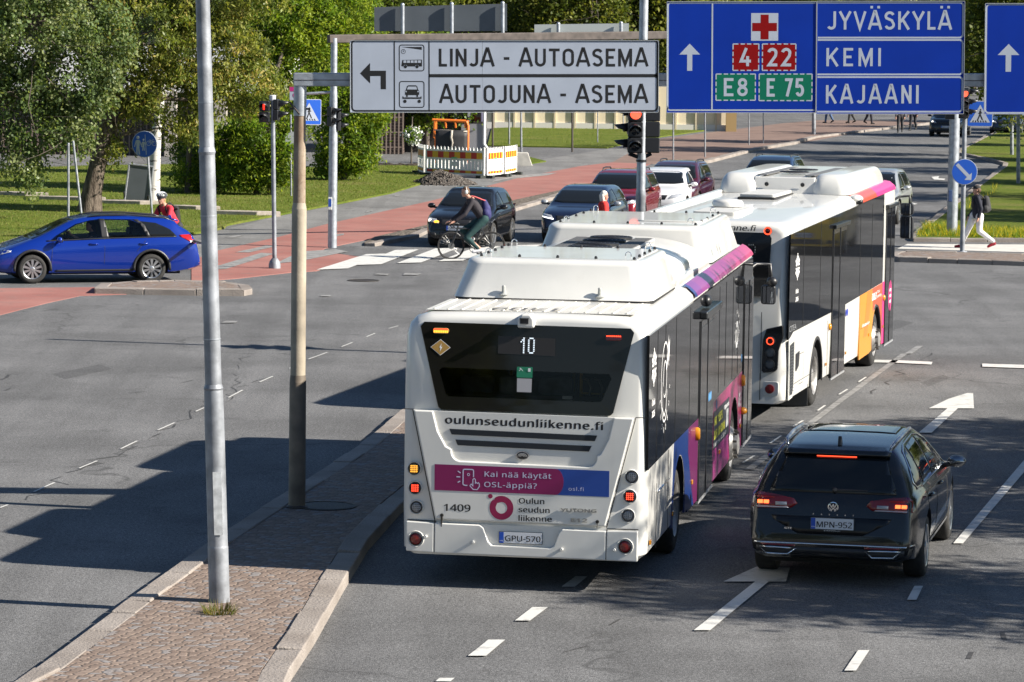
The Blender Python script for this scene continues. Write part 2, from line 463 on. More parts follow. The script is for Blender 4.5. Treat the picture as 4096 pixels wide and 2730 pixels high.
_c = GRAV.mix(GRAV.rng(GRAV.noise(1.5, 4), .35, .65), (.22, .185, .15), (.31, .265, .22))
_c = GRAV.mix(GRAV.rng(GRAV.vor(9), .1, .5), _c, (.10, .085, .07)); GRAV.col(_c); GRAV.bump(GRAV.vor(9), .8, .03)
vk = gp((862, 567), (962, 547), (989, 534), (1090, 508), (1182, 487), (1266, 462), (1330, 441), (1400, 425), (1480, 405))
mb = MB(); kq = kerb(mb, vk, .28, .10, 1.1, side=1); tag(mb.build('kerb_stones', GRANM, bevel=.02), kind='structure')
sheet('gravel_verge', [Vector((*q, 0)) for q in kq] + gp((1470, 385), (1363, 424), (1187, 462), (989, 519), (860, 549), (838, 561)), .05, GRAV.M)
mb = MB(); kerb(mb, gp((1480, 400), (1637, 374), (1716, 353), (1750, 345), (1826, 333), (1878, 318), (1972, 306), (2145, 286)), .35, .12, 2.2, side=1)
tag(mb.build('kerb_stones', GRANM, bevel=.02), kind='structure')

# traffic islands: kerb ring + cobbled top
def island(pts, h, kw, name, L=.95, closed=True):
    P = [Vector((p[0], p[1])) for p in pts]
    root = bpy.data.objects.new(name, None); COL.objects.link(root); root['kind'] = 'structure'
    n = len(P)
    area = sum(P[i].x * P[(i + 1) % n].y - P[(i + 1) % n].x * P[i].y for i in range(n))
    if area < 0: P = P[::-1]
    mb = MB(); Q = kerb(mb, P + [P[0]], kw, h, L, side=1)
    mb.build('kerb', GRANM, root, bevel=.018)
    cen = sum(P, Vector((0, 0))) / n
    inn = [q + (cen - q).normalized() * -.02 for q in Q[:n]]
    if len(inn) > 2:
        # average first and last offsets (closed ring)
        a = (P[1] - P[-1]).normalized(); inn[0] = P[0] + Vector((-a.y, a.x)) * (kw - .02)
    mb = MB(); mb.prism([(p.x, p.y) for p in inn], 'xy', -.05, h - .012)
    mb.build('paving', COBM, root)
    return root
# near island runs on, hidden behind the bus, to the signal post at the stop line
isl = gp((-20, 1640), (76, 1569), (254, 1436), (288, 1410), (380, 1345), (482, 1269), (666, 1148), (824, 1044), (919, 962))
isl += [Vector((.0, 57.0, 0)), Vector((1.6, 62.2, 0)), Vector((2.2, 63.2, 0)), Vector((2.65, 62.6, 0)), Vector((1.2, 54.0, 0)), Vector((-.85, 44.5, 0))]
isl += gp((919, 1183), (846, 1266), (789, 1361), (723, 1481), (666, 1569), (630, 1660))
island(isl, .13, .25, 'median_island')
island(gp((216, 676), (330, 678), (450, 680), (560, 681), (580, 677), (572, 668), (520, 660), (400, 657), (300, 659), (232, 664)), .13, .25, 'refuge_island', 1.6)
island(gp((2040, 596), (2065, 603), (2200, 607), (2440, 615), (2440, 597), (2200, 590), (2075, 588), (2050, 590)), .13, .25, 'refuge_island')
sheet('crossing_paving', gp((2062, 573), (2353, 581), (2420, 583), (2420, 564), (2085, 562)), .014, pm('pale_slab', (.52, .50, .46), .8, var=.12, vscale=3))
# right-hand lawn
rg = gp((2090, 553), (2109, 533), (2173, 484), (2222, 447), (2266, 414), (2303, 387), (2305, 380), (2256, 367), (2199, 356), (2197, 351), (2261, 318), (2292, 306), (2440, 288), (2560, 560))
mb = MB(); kq = kerb(mb, gp((2500, 561), (2353, 558), (2098, 556), (2090, 551), (2109, 533), (2173, 484), (2222, 447), (2266, 414), (2303, 387), (2305, 380), (2256, 367), (2199, 356), (2197, 351), (2261, 318), (2292, 306), (2440, 288)), .22, .11, 1.2, side=-1)
tag(mb.build('kerb_stones', GRANM, bevel=.015), kind='structure')
sheet('roadside_lawn', [Vector((*q, 0)) for q in kq], .10, GRASSM)

# ---- painted markings
def quads(name, qs, mat, z=.016):
    mb = MB()
    for q in qs: mb.add([(p.x, p.y, z) for p in gp(*q)], [tuple(range(len(q)))])
    return tag(mb.build(name, mat), kind='structure')
def dash(x0, y0, x1, y1, w):
    a, b = G(x0, y0), G(x1, y1); d = (b - a).normalized(); n = Vector((-d.y, d.x, 0)) * w / 2
    return [a + n, b + n, b - n, a - n]
def dashes(name, L, w, mat, z=.016):
    mb = MB()
    for l in L: mb.add([(p.x, p.y, z) for p in dash(*l, w)], [(3, 2, 1, 0)])
    return tag(mb.build(name, mat), kind='structure')
quads('lane_marking', [[(1075, 1511), (1117, 1511), (1161, 1474), (1122, 1474)], [(1183, 1430), (1218, 1430), (1259, 1399), (1223, 1399)], [(1290, 1352), (1321, 1352), (1350, 1328), (1322, 1328)],
      [(1000, 1570), (1035, 1570), (1045, 1562), (1010, 1562)]], PAINT)
quads('lane_marking', [[(1940, 1545), (1967, 1545), (1998, 1498), (1972, 1498)], [(2084, 1382), (2106, 1382), (2121, 1350), (2101, 1350)]], PAINT)
quads('lane_line', [[(2190, 1252), (2213, 1252), (2420, 1010), (2400, 1005)]], PAINT)
quads('lane_arrow', [[(1594, 1452), (1632, 1452), (1766, 1340), (1735, 1340)], [(1662, 1340), (1738, 1306), (1815, 1308), (1806, 1340)]], PAINT)
quads('lane_arrow', [[(2111, 997), (2141, 997), (2201, 941), (2177, 941)], [(2134, 941), (2180, 919), (2222, 906), (2236, 906), (2238, 941)]], PAINT)
quads('stop_line', [[(2000, 829), (2000, 835), (2060, 836), (2140, 840), (2143, 834), (2060, 830)], [(2257, 838), (2257, 845), (2420, 851), (2420, 843)]], PAINT)
dashes('lane_marking', [(1707, 1066, 1733, 1050), (1770, 1021, 1795, 1004), (1822, 983, 1845, 969), (1879, 946, 1896, 934), (1928, 909, 1947, 897), (1973, 880, 1990, 869)], .035, PAINT)
dashes('faded_lane_line', [(1720, 1082, 1935, 920), (1935, 920, 2078, 815)], .11, PAINTW)
quads('faded_lane_line', [[(2078, 815), (2095, 815), (2121, 797), (2106, 797)]], PAINTW)
dashes('lane_marking', [(0, 1170, 18, 1163), (78, 1133, 125, 1112), (182, 1079, 223, 1062), (278, 1034, 315, 1016), (363, 991, 401, 974), (450, 948, 470, 939), (525, 916, 557, 899), (597, 880, 627, 867), (665, 849, 680, 842), (708, 828, 752, 812), (785, 799, 810, 789), (842, 776, 862, 768), (893, 757, 915, 751)], .028, PAINT)
quads('zebra_crossing', [[(727, 622), (800, 619), (886, 585), (842, 586)], [(800, 619), (812, 619), (850, 603)]][:1] + [
      [(652 + a, 618.5 - a * .045), (708 + a, 617 - a * .045), (795 + a, 582 - a * .04), (740 + a, 583.5 - a * .04)] for a in (168, 260, 355, 450, 545)], PAINT, z=.020)
quads('zebra_crossing', [[(632, 608), (690, 602), (800, 580), (772, 575), (690, 580)], [(540, 582), (575, 582), (640, 566), (612, 566)], [(470, 622), (520, 620), (630, 585), (600, 583)]], PAINTW, z=.019)
quads('road_mark', [[(508, 744), (540, 744), (547, 740), (520, 739)], [(735, 683), (757, 683), (762, 680), (740, 680)], [(465, 690), (500, 690), (500, 686), (470, 686)], [(860, 633), (890, 634), (895, 631), (866, 630)],
      [(925, 634), (960, 634), (968, 630), (930, 629)]], PAINTW)
quads('road_arrow', [[(2140, 408), (2146, 414), (2170, 415), (2172, 412), (2156, 411), (2158, 406)], [(2070, 470), (2090, 474), (2108, 470), (2092, 466)]], PAINT)
quads('path_marking', [[(905, 452), (916, 452), (920, 449), (909, 449)], [(1190, 411), (1260, 404), (1280, 398), (1215, 402)], [(1130, 420), (1170, 412), (1180, 408), (1140, 414)], [(770, 545), (790, 542), (790, 538), (775, 540)],
      [(840, 490), (856, 487), (858, 484), (844, 486)], [(515, 548), (540, 543), (560, 541), (540, 548)]], PAINTW, z=.018)
# tar seams and cracks along the lanes
TAR = pm('tar_seam', (.035, .034, .034), .75, var=.5, vscale=12)
rs_ = np.random.RandomState(8); mb = MB(); k_ = 0
def seam(pts, w):
    global k_
    P = gp(*pts); Q_ = []
    for a, b in zip(P, P[1:]):
        n = max(2, int((b - a).length / .35)); d = (b - a).normalized(); s = Vector((-d.y, d.x, 0))
        Q_ += [a.lerp(b, i / n) + s * rs_.normal(0, .07) for i in range(n)]
    for a, b in zip(Q_, Q_[1:]):
        if rs_.uniform() < .38: continue
        d = (b - a).normalized(); s = Vector((-d.y, d.x, 0)) * w * rs_.uniform(.3, 1.0); k_ += 1
        mb.add([(p.x, p.y, .003) for p in (a + s, b + s * rs_.uniform(.5, 1.1), b - s, a - s)], [(0, 1, 2, 3)])
seam(((60, 1150), (210, 1072), (380, 990), (470, 930), (560, 885), (640, 855)), .018); seam(((0, 905), (20, 880), (16, 850)), .03); seam(((300, 905), (420, 880), (520, 868)), .02); seam(((1990, 905), (2080, 850), (2170, 800)), .02)
seam(((2150, 1560), (2240, 1500), (2353, 1440)), .025); seam(((1300, 1500), (1480, 1380), (1560, 1320)), .012); seam(((560, 820), (545, 870), (520, 930)), .015)
tag(mb.build('tar_seam', TAR), kind='structure')
mb = MB()
for q in (((2115, 880), (2165, 862), (2185, 868), (2135, 888)), ((1960, 770), (2060, 735), (2100, 742), (2000, 780)), ((120, 860), (230, 838), (260, 848), (150, 872))): mb.add([(p.x, p.y, .0025) for p in gp(*q)], [(0, 1, 2, 3)])
tag(mb.build('road_patch', asphalt('patch_asphalt', (.115, .115, .117), .5)), kind='structure')
# manhole covers
IRON = pm('cast_iron', (.05, .042, .035), .6, .4, var=.4, vscale=30, bump=.5, bscale=60)
for (px, py, z, lab) in ((835, 645, .006, 'round iron manhole cover in the road beyond the poles'), (748, 1163, .125, 'round iron manhole cover set into the cobbled island')):
    c = G(px, py, z); mb = MB(); mb.lathe([(.36, -.04), (.36, .004), (.33, .010), (.33, .004), (.0001, .006)], 28, Matrix.Translation(c), cap=False)
    tag(mb.build('manhole_cover', IRON), lab, 'manhole cover')

# stepping slabs across the lawn
SLAB = pm('concrete_slab', (.33, .29, .25), .85, var=.25, vscale=6, bump=.4)
for k, (x0, y0, x1, lab) in enumerate(((-25, 452, 58, 'concrete step slab in the lawn at the edge under the drooping branches'), (88, 463, 190, 'long concrete step slab in the lawn left of the slim grey posts'), (213, 472, 322, 'concrete step slab in the lawn behind the leaning tree trunk'),
                               (370, 484, 450, 'concrete step slab in the lawn right of the leaning trunk'), (478, 497, 590, 'concrete step slab in the lawn nearest the cyclist in red'))):
    a, b = G(x0, y0), G(x1, y0 + 3); d = (b - a).normalized(); n = Vector((-d.y, d.x, 0)) * .45
    mb = MB(); mb.prism([tuple((q)[:2]) for q in (a, b, b + n * 1.0 + d * .6, a + n + d * .6)], 'xy', 0, .17)
    tag(mb.build('step_slab', SLAB, bevel=.02), lab, 'step slab', 'step slabs across the lawn')

# grass blades (uncountable): thin triangles over the lawns
def blades(name, polys, n, hmin, hmax, mats, seed, xr=None):
    rs = np.random.RandomState(seed); V = []; 
    for poly, cnt in polys:
        P = np.array([(p[0], p[1]) for p in poly]); lo, hi = P.min(0), P.max(0)
        lo = np.maximum(lo, [-22, 0]); hi = np.minimum(hi, [30, 240])
        pts = rs.uniform(lo, hi, (cnt * 4, 2)); ins = np.zeros(len(pts), bool); j = len(P) - 1
        for i in range(len(P)):
            xi, yi, xj, yj = *P[i], *P[j]
            c = ((yi > pts[:, 1]) != (yj > pts[:, 1])) & (pts[:, 0] < (xj - xi) * (pts[:, 1] - yi) / (yj - yi + 1e-12) + xi)
            ins ^= c; j = i
        V.append(pts[ins][:cnt])
    p = np.concatenate(V); N = len(p); a = rs.uniform(0, 2 * pi, N); h = rs.uniform(hmin, hmax, N); w = rs.uniform(.006, .016, N)
    z0 = .05
    lean = rs.normal(0, .4, (N, 2)) * h[:, None]
    A = np.stack([p[:, 0] - w * np.cos(a), p[:, 1] - w * np.sin(a), np.full(N, z0)], 1)
    B = np.stack([p[:, 0] + w * np.cos(a), p[:, 1] + w * np.sin(a), np.full(N, z0)], 1)
    C = np.stack([p[:, 0] + lean[:, 0], p[:, 1] + lean[:, 1], z0 + h], 1)
    return tri_mesh(name, np.stack([A, B, C], 1).reshape(-1, 3), 3, mats, rs.randint(0, len(mats), N))
def tri_mesh(name, verts, k, mats, mi, parent=None):
    me = bpy.data.meshes.new(name); N = len(verts) // k
    me.vertices.add(len(verts)); me.vertices.foreach_set('co', verts.astype(np.float32).ravel())
    me.loops.add(len(verts)); me.loops.foreach_set('vertex_index', np.arange(len(verts), dtype=np.int32))
    me.polygons.add(N); me.polygons.foreach_set('loop_start', np.arange(0, len(verts), k, dtype=np.int32))
    me.polygons.foreach_set('loop_total', np.full(N, k, np.int32))
    for m_ in mats: me.materials.append(m_)
    me.polygons.foreach_set('material_index', np.asarray(mi, np.int32))
    me.update(calc_edges=True); me.validate()
    o = bpy.data.objects.new(name, me); COL.objects.link(o)
    if parent: o.parent = parent
    return o
def leafmat(name, c, trans=.45, rough=.45):
    M = bpy.data.materials.new(name); M.use_nodes = True; nt = M.node_tree; b = nt.nodes['Principled BSDF']
    b.inputs['Base Color'].default_value = (*c, 1); b.inputs['Roughness'].default_value = rough; b.inputs['Specular IOR Level'].default_value = .18
    t = nt.nodes.new('ShaderNodeBsdfTranslucent'); t.inputs[0].default_value = (min(1, c[0] * 1.35), min(1, c[1] * 1.35), c[2] * .6, 1)
    mx = nt.nodes.new('ShaderNodeMixShader'); mx.inputs[0].default_value = trans
    nt.links.new(b.outputs[0], mx.inputs[1]); nt.links.new(t.outputs[0], mx.inputs[2]); nt.links.new(mx.outputs[0], nt.nodes['Material Output'].inputs[0])
    return M
GB = [leafmat('blade_a', (.10, .16, .018), .3, .6), leafmat('blade_b', (.15, .19, .03), .3, .6), leafmat('blade_c', (.20, .19, .06), .3, .7)]
tag(blades('grass', [(lawn_edge + lawn_back, 90000), (rg, 60000), (verge, 9000)], 0, .02, .075, GB, 3), 'mown green and straw coloured grass on the lawns beside the road', 'grass', kind='stuff')
wd = [leafmat('weed_a', (.10, .17, .02)), leafmat('weed_b', (.15, .22, .03)), leafmat('weed_yellow', (.55, .42, .03))]
wp = gp((2105, 551), (2350, 556), (2400, 550), (2330, 540), (2160, 530), (2130, 525)); wp2 = gp((2190, 505), (2260, 470), (2300, 440), (2290, 430), (2180, 490))
tag(blades('roadside_weeds', [(wp, 5000), (wp2, 500)], 0, .08, .30, wd, 5), 'taller weeds with yellow flowers along the kerb of the right-hand lawn', 'weeds', kind='stuff')
mb_w = G(505, 1408, .12)
rs_ = np.random.RandomState(11); _v = []
for i in range(170):
    a = rs_.uniform(0, 2 * pi); r0 = rs_.uniform(.10, .16); L_ = rs_.uniform(.03, .15); an = rs_.uniform(.2, 1.2)
    b0 = np.array([mb_w.x + r0 * cos(a), mb_w.y + r0 * sin(a) - .03, .12]); d = np.array([cos(a) * sin(an), sin(a) * sin(an), cos(an)]) * L_
    s_ = np.array([-sin(a), cos(a), 0]) * rs_.uniform(.008, .02)
    _v += [b0 - s_ * .5, b0 + s_ * .5, b0 + d]
tag(tri_mesh('weed_tuft', np.array(_v), 3, [leafmat('dry_weed', (.10, .12, .03)), leafmat('dry_weed_b', (.20, .16, .07))], rs_.randint(0, 2, 170)), 'dry green weed tuft round the foot of the tall galvanised pole', 'weed')
# ================================================================== poles, gantries, signs, signals
GALV = pm('galvanised_steel', (.36, .385, .42), .48, .55, var=.22, vscale=9, bump=.08, bscale=30)
GALVW = pm('weathered_zinc', (.25, .265, .29), .55, .35, var=.35, vscale=5, bump=.1, bscale=25)
RUST = NT('rusty_paint', .75, .3)
_n = RUST.noise(2.2, 6, .7, RUST.scalevec(1, 1, .35)); _c = RUST.mix(RUST.rng(_n, .40, .62), (.36, .31, .24), (.17, .10, .06)); _c = RUST.mix(RUST.rng(RUST.noise(25, 4, .7), .55, .7, 0, .6), _c, (.08, .05, .035)); RUST.col(_c)
BEIGE = pm('beige_pole_paint', (.33, .285, .22), .65, var=.3, vscale=3, bump=.1)
DKST = pm('dark_steel', (.075, .062, .055), .6, .3, var=.3, vscale=6)
BLK = pm('black_plastic', (.014, .015, .018), .42)
BLKM = pm('matt_black', (.012, .012, .013), .7)
SIGNGREY = pm('sign_back_grey', (.10, .115, .13), .5, .3, var=.1, vscale=2)
SGW = pm('sign_white', (.36, .40, .475), .5, spec=.15, var=.05, vscale=3); SGB = pm('sign_black', (.008, .008, .009), .5)
SGBLUE = pm('sign_blue', (.0015, .026, .27), .5, spec=.15, var=.08, vscale=2); SGRED = pm('sign_red', (.20, .002, .003), .5, spec=.15); SGGREEN = pm('sign_green', (.003, .125, .075), .5, spec=.15)
ALU = pm('aluminium_edge', (.62, .63, .64), .35, .7)

def pole(name, label, base, top, prof, mats=GALV, n=18, cat='pole', group=None, foot=None):
    """prof: list of (fraction, radius, material slot) ; base/top survey pixels at the base's depth"""
    b = G(*base); t = RP(top[0], top[1], b.y); d = t - b
    root = thing(name, label, cat, b, group=group)
    T = Vector((0, 0, 1)).rotation_difference(d.normalized()).to_matrix().to_4x4(); L = d.length
    mats = mats if isinstance(mats, list) else [mats]
    mb = MB(); z = 0
    for i in range(len(prof) - 1):
        f0, r0, s = prof[i]; f1, r1, _ = prof[i + 1]
        mb.cur = s
        mb.lathe([(r0, f0 * L), (r1, f1 * L)], n, T, cap=False)
    mb.cur = prof[-1][2]; mb.lathe([(prof[-1][1], L), (prof[-1][1] * .9, L + .01), (.001, L + .012)], n, T, cap=False)
    sh = mb.build('shaft', mats, root, smooth=True, angle=radians(40))
    if foot:
        mb = MB(); mb.lathe([(foot, 0), (foot, .02), (foot * .72, .03), (foot * .6, .06)], n)
        mb.build('base_plate', GALV, root, smooth=True, angle=radians(30))
    return root, T, L, b
# tall lamp post in the foreground island
L0 = (1410 + 40) / 1450.
r_, T_, L_, b_ = pole('lamp_post', 'tall galvanised lamp post standing in the sunlit cobbled island with weeds at its foot', (505, 1410), (464, -60),
     [(0, .103, 0), (.105, .101, 0), (.108, .098, 0), (.31, .096, 0), (.35, .092, 0), (.353, .090, 0), (.356, .097, 0), (.362, .081, 0), (.72, .077, 0), (.725, .085, 0), (.732, .073, 0), (1, .068, 0)], GALVW, 24, 'lamp post', foot=.19)
mb = MB()
for z in (1.35, 2.7, 3.9, 5.0): mb.lathe([(.0995 - z * .005, z), (.0995 - z * .005, z + .012)], 24, T_, cap=False)
mb.build('weld_band', GALV, r_, smooth=True)
mb = MB(); mb.box((0.02, -.103, 1.10), (.085, .006, .62), T_); mb.build('peeling_label', pm('old_label', (.52, .54, .55), .6, var=.25, vscale=14), r_)

# near gantry: beam, post and three boards
gy = 40.6; UPX = Matrix.Rotation(-ROLL, 4, 'Y')
gb = G(682, 1190)
gan = thing('sign_gantry', 'near steel sign gantry with a rusty beige post carrying the direction boards over the bus', 'sign gantry', (gb.x, gb.y, 0))
Lg = 5.05
mb = MB()
for z0, r0, z1, r1, s in ((0.1, .100, 1.60, .097, 1), (1.60, .097, 1.68, .088, 1), (1.68, .088, 3.62, .086, 2), (3.62, .086, 3.69, .072, 2), (3.69, .072, 4.70, .069, 0), (4.70, .075, 5.05, .075, 3)):
    mb.cur = s; mb.lathe([(r0, z0), (r1, z1)], 20, None, cap=False)
post = mb.build('post', [RUST.M, pm('brown_post', (.19, .155, .12), .65, .1, var=.35, vscale=4), BEIGE, GALV], gan, smooth=True, angle=radians(40))
mb = MB(); mb.lathe([(.13, .10), (.13, .135), (.104, .15)], 20); mb.tube([(-.12, 0, 4.78), (.12, 0, 4.78)], .012, 8); mb.tube([(-.12, -.02, 4.86), (.0, -.09, 4.72)], .012, 6); mb.build('post_collar', DKST, gan)
bm_T = Matrix.Translation((-.075, 0, 5.118)) @ Matrix.Rotation(-.0125, 4, 'Y')
mb = MB(); mb.box((6.2, 0, 0), (12.4, .16, .155), bm_T); mb.build('beam', GALV, gan, bevel=.012)
mb = MB(); mb.box((0, -.082, .0), (.0, .0, .0)); 
mb = MB(); mb.box((6.2, -.0815, -.005), (12.4, .004, .008), bm_T); mb.build('weld_seam', DKST, gan)
mb = MB(); mb.lathe([(.10, -.1), (.085, 5.2)], 18, Matrix.Translation((12.2, 0, 0))); mb.build('post', GALV, gan, smooth=True, angle=.6)

U = 1 / 1.3065 / (FPX / gy)       # metres per survey-zoom unit on the board plane
def board(name, label, tl, w, h):
    """tl: world x,z of the top-left corner on plane y=gy-.12 ; local x right, z up from bottom-left"""
    root = thing(name, label, 'road sign', (0, 0, 0))
    root.matrix_world = Matrix.Translation((tl[0], gy - .14, tl[1])) @ Matrix.Rotation(-ROLL, 4, 'Y') @ Matrix.Translation((0, 0, -h))
    return root
def plate(root, x0, z0, x1, z1, mat, y0, name, r=0., t=.012):
    mb = MB(); mb.prism(rrect(x0, z0, x1, z1, r) if r else [(x0, z0), (x1, z0), (x1, z1), (x0, z1)], 'xz', y0, y0 + t)
    return mb.build(name, mat, root)
SF = lambda y: frame((0, y, 0), (1, 0, 0), (0, 0, 1))
# --- white board
tl = RP(805, 94.5, gy - .14); tr = RP(1513, 92, gy - .14); bl = RP(806, 258, gy - .14)
W_, H_ = tr.x - tl.x, tl.z - bl.z
wb = board('direction_sign', 'white direction sign with black left arrow, bus and car-train symbols over the near bus', (tl.x, tl.z), W_, H_)
k = W_ / 1612.
Q = lambda u, v: ((u - 130) * k, (590 - v) * k)
plate(wb, 0, 0, 690 * k, H_, SGW, .0, 'panel'); plate(wb, 690 * k + .003, .002, W_, H_ + .002, SGW, .0, 'panel')
mb = MB(); mb.box((W_ / 2, .006, H_ + .004), (W_, .03, .006)); mb.box((W_ / 2, .006, -.004), (W_, .03, .006)); mb.box((-.003, .006, H_ / 2), (.006, .03, H_)); mb.box((W_ + .003, .006, H_ / 2), (.006, .03, H_)); mb.build('edge_profile', ALU, wb)
mb = MB(); F1 = SF(-.0007); F2 = SF(-.0012); F3 = SF(-.0016)
ribbon(mb, rrect(*Q(137, 584), *Q(1737, 217), 18 * k), 9 * k, F1, True)
for u in (360, 542): ribbon(mb, [Q(u, 584), Q(u, 217)], 6 * k, F2)
ribbon(mb, [Q(542, 400), Q(1737, 400)], 17 * k, F2)
for cz, sgn in ((391, 1), (409, -1)):
    mb.add([(*p, 0) for p in [Q(1741, 400 - sgn * 24), Q(1741, 400 + sgn * 9), Q(1716, 400)]], [(0, 1, 2)], F3)
mb.build('border', SGB, wb)
mb = MB(); mb.add([(*Q(*p), 0) for p in ((180, 388), (233, 441), (233, 402), (288, 402), (288, 471), (316, 471), (316, 374), (233, 374), (233, 333))], [tuple(range(9))], F1); mb.build('arrow', SGB, wb)
mb = MB()
for y0 in (0, 190.5):
    ribbon(mb, rrect(*Q(386, 375 + y0), *Q(515, 240 + y0), 12 * k), 5 * k, F1, True)
mb.add([(*Q(*p), 0) for p in ((395, 250), (504, 250), (504, 265))], [(0, 1, 2)], F1)
ribbon(mb, [Q(407 + 11 * cos(a), 274 + 11 * sin(a)) for a in [i * pi / 8 for i in range(16)]], 2.5 * k, F1, True)
ribbon(mb, [Q(407, 267), Q(407, 275), Q(411, 272)], 2.5 * k, F2)
mb.add([(*Q(*p), 0) for p in ((396, 350), (402, 318), (505, 316), (505, 352), (489, 352), (486, 344), (472, 344), (469, 352), (428, 352), (425, 344), (411, 344), (408, 352))], [tuple(range(12))], F1)
for cx in (418, 479): mb.add([(*Q(cx + 8.5 * cos(a), 353 + 8.5 * sin(a)), 0) for a in [i * pi / 8 for i in range(16)]], [tuple(range(16))], F2)
mb.add([(*Q(*p), 0) for p in ((415, 500), (415, 480), (420, 474), (426, 454), (434, 450), (472, 450), (479, 454), (485, 474), (490, 480), (490, 500), (484, 500), (484, 511), (475, 511), (475, 502), (430, 502), (430, 511), (421, 511), (421, 500))], [tuple(range(18))], F1)
mb.add([(*Q(*p), 0) for p in ((402, 508), (407, 508), (407, 513), (497, 513), (497, 508), (502, 508), (502, 521), (402, 521))], [tuple(range(8))], F2)
for cx in (415, 490): mb.add([(*Q(cx + 9 * cos(a), 534 + 9 * sin(a)), 0) for a in [i * pi / 8 for i in range(16)]], [tuple(range(16))], F2)
mb.build('pictogram', SGB, wb)
mb = MB()
for i in range(5): mb.add([(*Q(*p), 0) for p in ((408 + i * 19, 333), (408 + i * 19, 320), (423 + i * 19, 320), (423 + i * 19, 333))], [(0, 1, 2, 3)], SF(-.0019))
mb.add([(*Q(*p), 0) for p in ((426, 472), (431, 457), (474, 457), (479, 472))], [(0, 1, 2, 3)], SF(-.0019))
for cx in (421, 484): mb.add([(*Q(cx + 4 * cos(a), 483 + 4 * sin(a)), 0) for a in [i * pi / 5 for i in range(10)]], [tuple(range(10))], SF(-.0019))
mb.build('pictogram_window', SGW, wb)
mb = MB(); road_text(mb, 'LINJA-AUTOASEMA'.replace('-', ' - '), Q(593, 0)[0], Q(1685, 0)[0], Q(0, 352)[1], Q(0, 259)[1], F1, gap=.165)
road_text(mb, 'AUTOJUNA - ASEMA', Q(600, 0)[0], Q(1685, 0)[0], Q(0, 543)[1], Q(0, 449)[1], F1, gap=.165); mb.build('lettering', SGB, wb)
# --- blue board, two panels
tl = RP(1533, 7, gy - .14); tr = RP(2217, 7, gy - .14); bl = RP(1533, 257, gy - .14); W_, H_ = tr.x - tl.x, tl.z - bl.z
bb = board('direction_sign', 'blue direction sign with route numbers, red cross and three town names', (tl.x, tl.z), W_, H_ + .01)
k = W_ / 1557.; Q = lambda u, v: ((u - 87) * k, (592 - v) * k)
plate(bb, 0, 0, Q(868, 0)[0], Q(0, 14)[1], SGBLUE, 0, 'panel'); plate(bb, Q(872, 0)[0], Q(0, 598)[1], Q(1644, 0)[0], Q(0, 12)[1], SGBLUE, 0, 'panel')
mb = MB(); e = Q(868, 14); f = Q(872, 598); g_ = Q(1644, 12)
for (x0, z0, x1, z1) in ((0, 0, e[0], e[1]), (f[0], f[1], g_[0], g_[1])):
    mb.box(((x0 + x1) / 2, .006, z1 + .003), (x1 - x0, .03, .006)); mb.box(((x0 + x1) / 2, .006, z0 - .003), (x1 - x0, .03, .006)); mb.box((x0 - .001, .006, (z0 + z1) / 2), (.005, .03, z1 - z0)); mb.box((x1 + .001, .006, (z0 + z1) / 2), (.005, .03, z1 - z0))
mb.build('edge_profile', ALU, bb)
mb = MB()
ribbon(mb, arc(*Q(104, 32), 12 * k, 180, 90, 5)[::-1][::-1] + [Q(862, 20)], 8 * k, F1); ribbon(mb, [Q(92, 32), Q(92, 570)] + arc(*Q(104, 568), 12 * k, 180, 270, 5) + [Q(862, 580)], 8 * k, F2)
ribbon(mb, [Q(324, 20), Q(324, 580)], 8 * k, F3)
for v0, v1 in ((18, 201), (213, 393), (407, 588)):
    ribbon(mb, [Q(876, v0)] + arc(*Q(1618, v0 + 18), 18 * k, 90, 0, 5) + arc(*Q(1618, v1 - 18), 18 * k, 0, -90, 5) + [Q(876, v1)], 9 * k, F1)
mb.build('border', SGW, bb)
mb = MB(); mb.add([(*Q(*p), 0) for p in ((206, 232), (152, 289), (193, 289), (193, 374), (220, 374), (220, 289), (261, 289))], [tuple(range(7))], F1); mb.build('arrow', SGW, bb)
mb = MB(); mb.prism([Q(527, 217), Q(669, 217), Q(669, 73), Q(527, 73)], 'xz', -.0008, .002); cw = mb.build('cross_plate', SGW, bb)
mb = MB(); c_ = (577, 619, 81, 210, 533, 662, 124, 167)
mb.add([(*Q(*p), 0) for p in ((577, 81), (577, 124), (533, 124), (533, 167), (577, 167), (577, 210), (619, 210), (619, 167), (662, 167), (662, 124), (619, 124), (619, 81))], [tuple(range(12))], SF(-.0016)); mb.build('red_cross', SGRED, bb)
def shield(u0, v0, u1, v1, mat, txt, tu0, tu1, tv0, tv1, sw=.16):
    mb = MB(); mb.prism(rrect(*Q(u0, v1), *Q(u1, v0), 8 * k), 'xz', -.0008, .002); sh = mb.build('route_shield', mat, bb)
    mb = MB(); per = []
    x0, z0 = Q(u0 + 3, v1 - 3); x1, z1 = Q(u1 - 3, v0 + 3); dl = 26 * k
    for (a, b) in (((x0, z0), (x1, z0)), ((x1, z0), (x1, z1)), ((x1, z1), (x0, z1)), ((x0, z1), (x0, z0))):
        a, b = Vector(a), Vector(b); L = (b - a).length; nn = max(3, round(L / dl / 1.35)); 
        for i in range(nn):
            t0 = (i + .17) / nn if i else 0; t1 = (i + .83) / nn if i < nn - 1 else 1
            ribbon(mb, [a.lerp(b, t0), a.lerp(b, t1)], 6 * k, SF(-.0015 - .0002 * (abs(b.y - a.y) > .01)))
    road_text(mb, txt, Q(tu0, 0)[0], Q(tu1, 0)[0], Q(0, tv1)[1], Q(0, tv0)[1], SF(-.0015), sw=sw, gap=.2)
    mb.build('route_number', SGW, sh)
shield(430, 231, 571, 375, SGRED, '4', 470, 527, 255, 350); shield(584, 231, 765, 375, SGRED, '22', 613, 738, 255, 350)
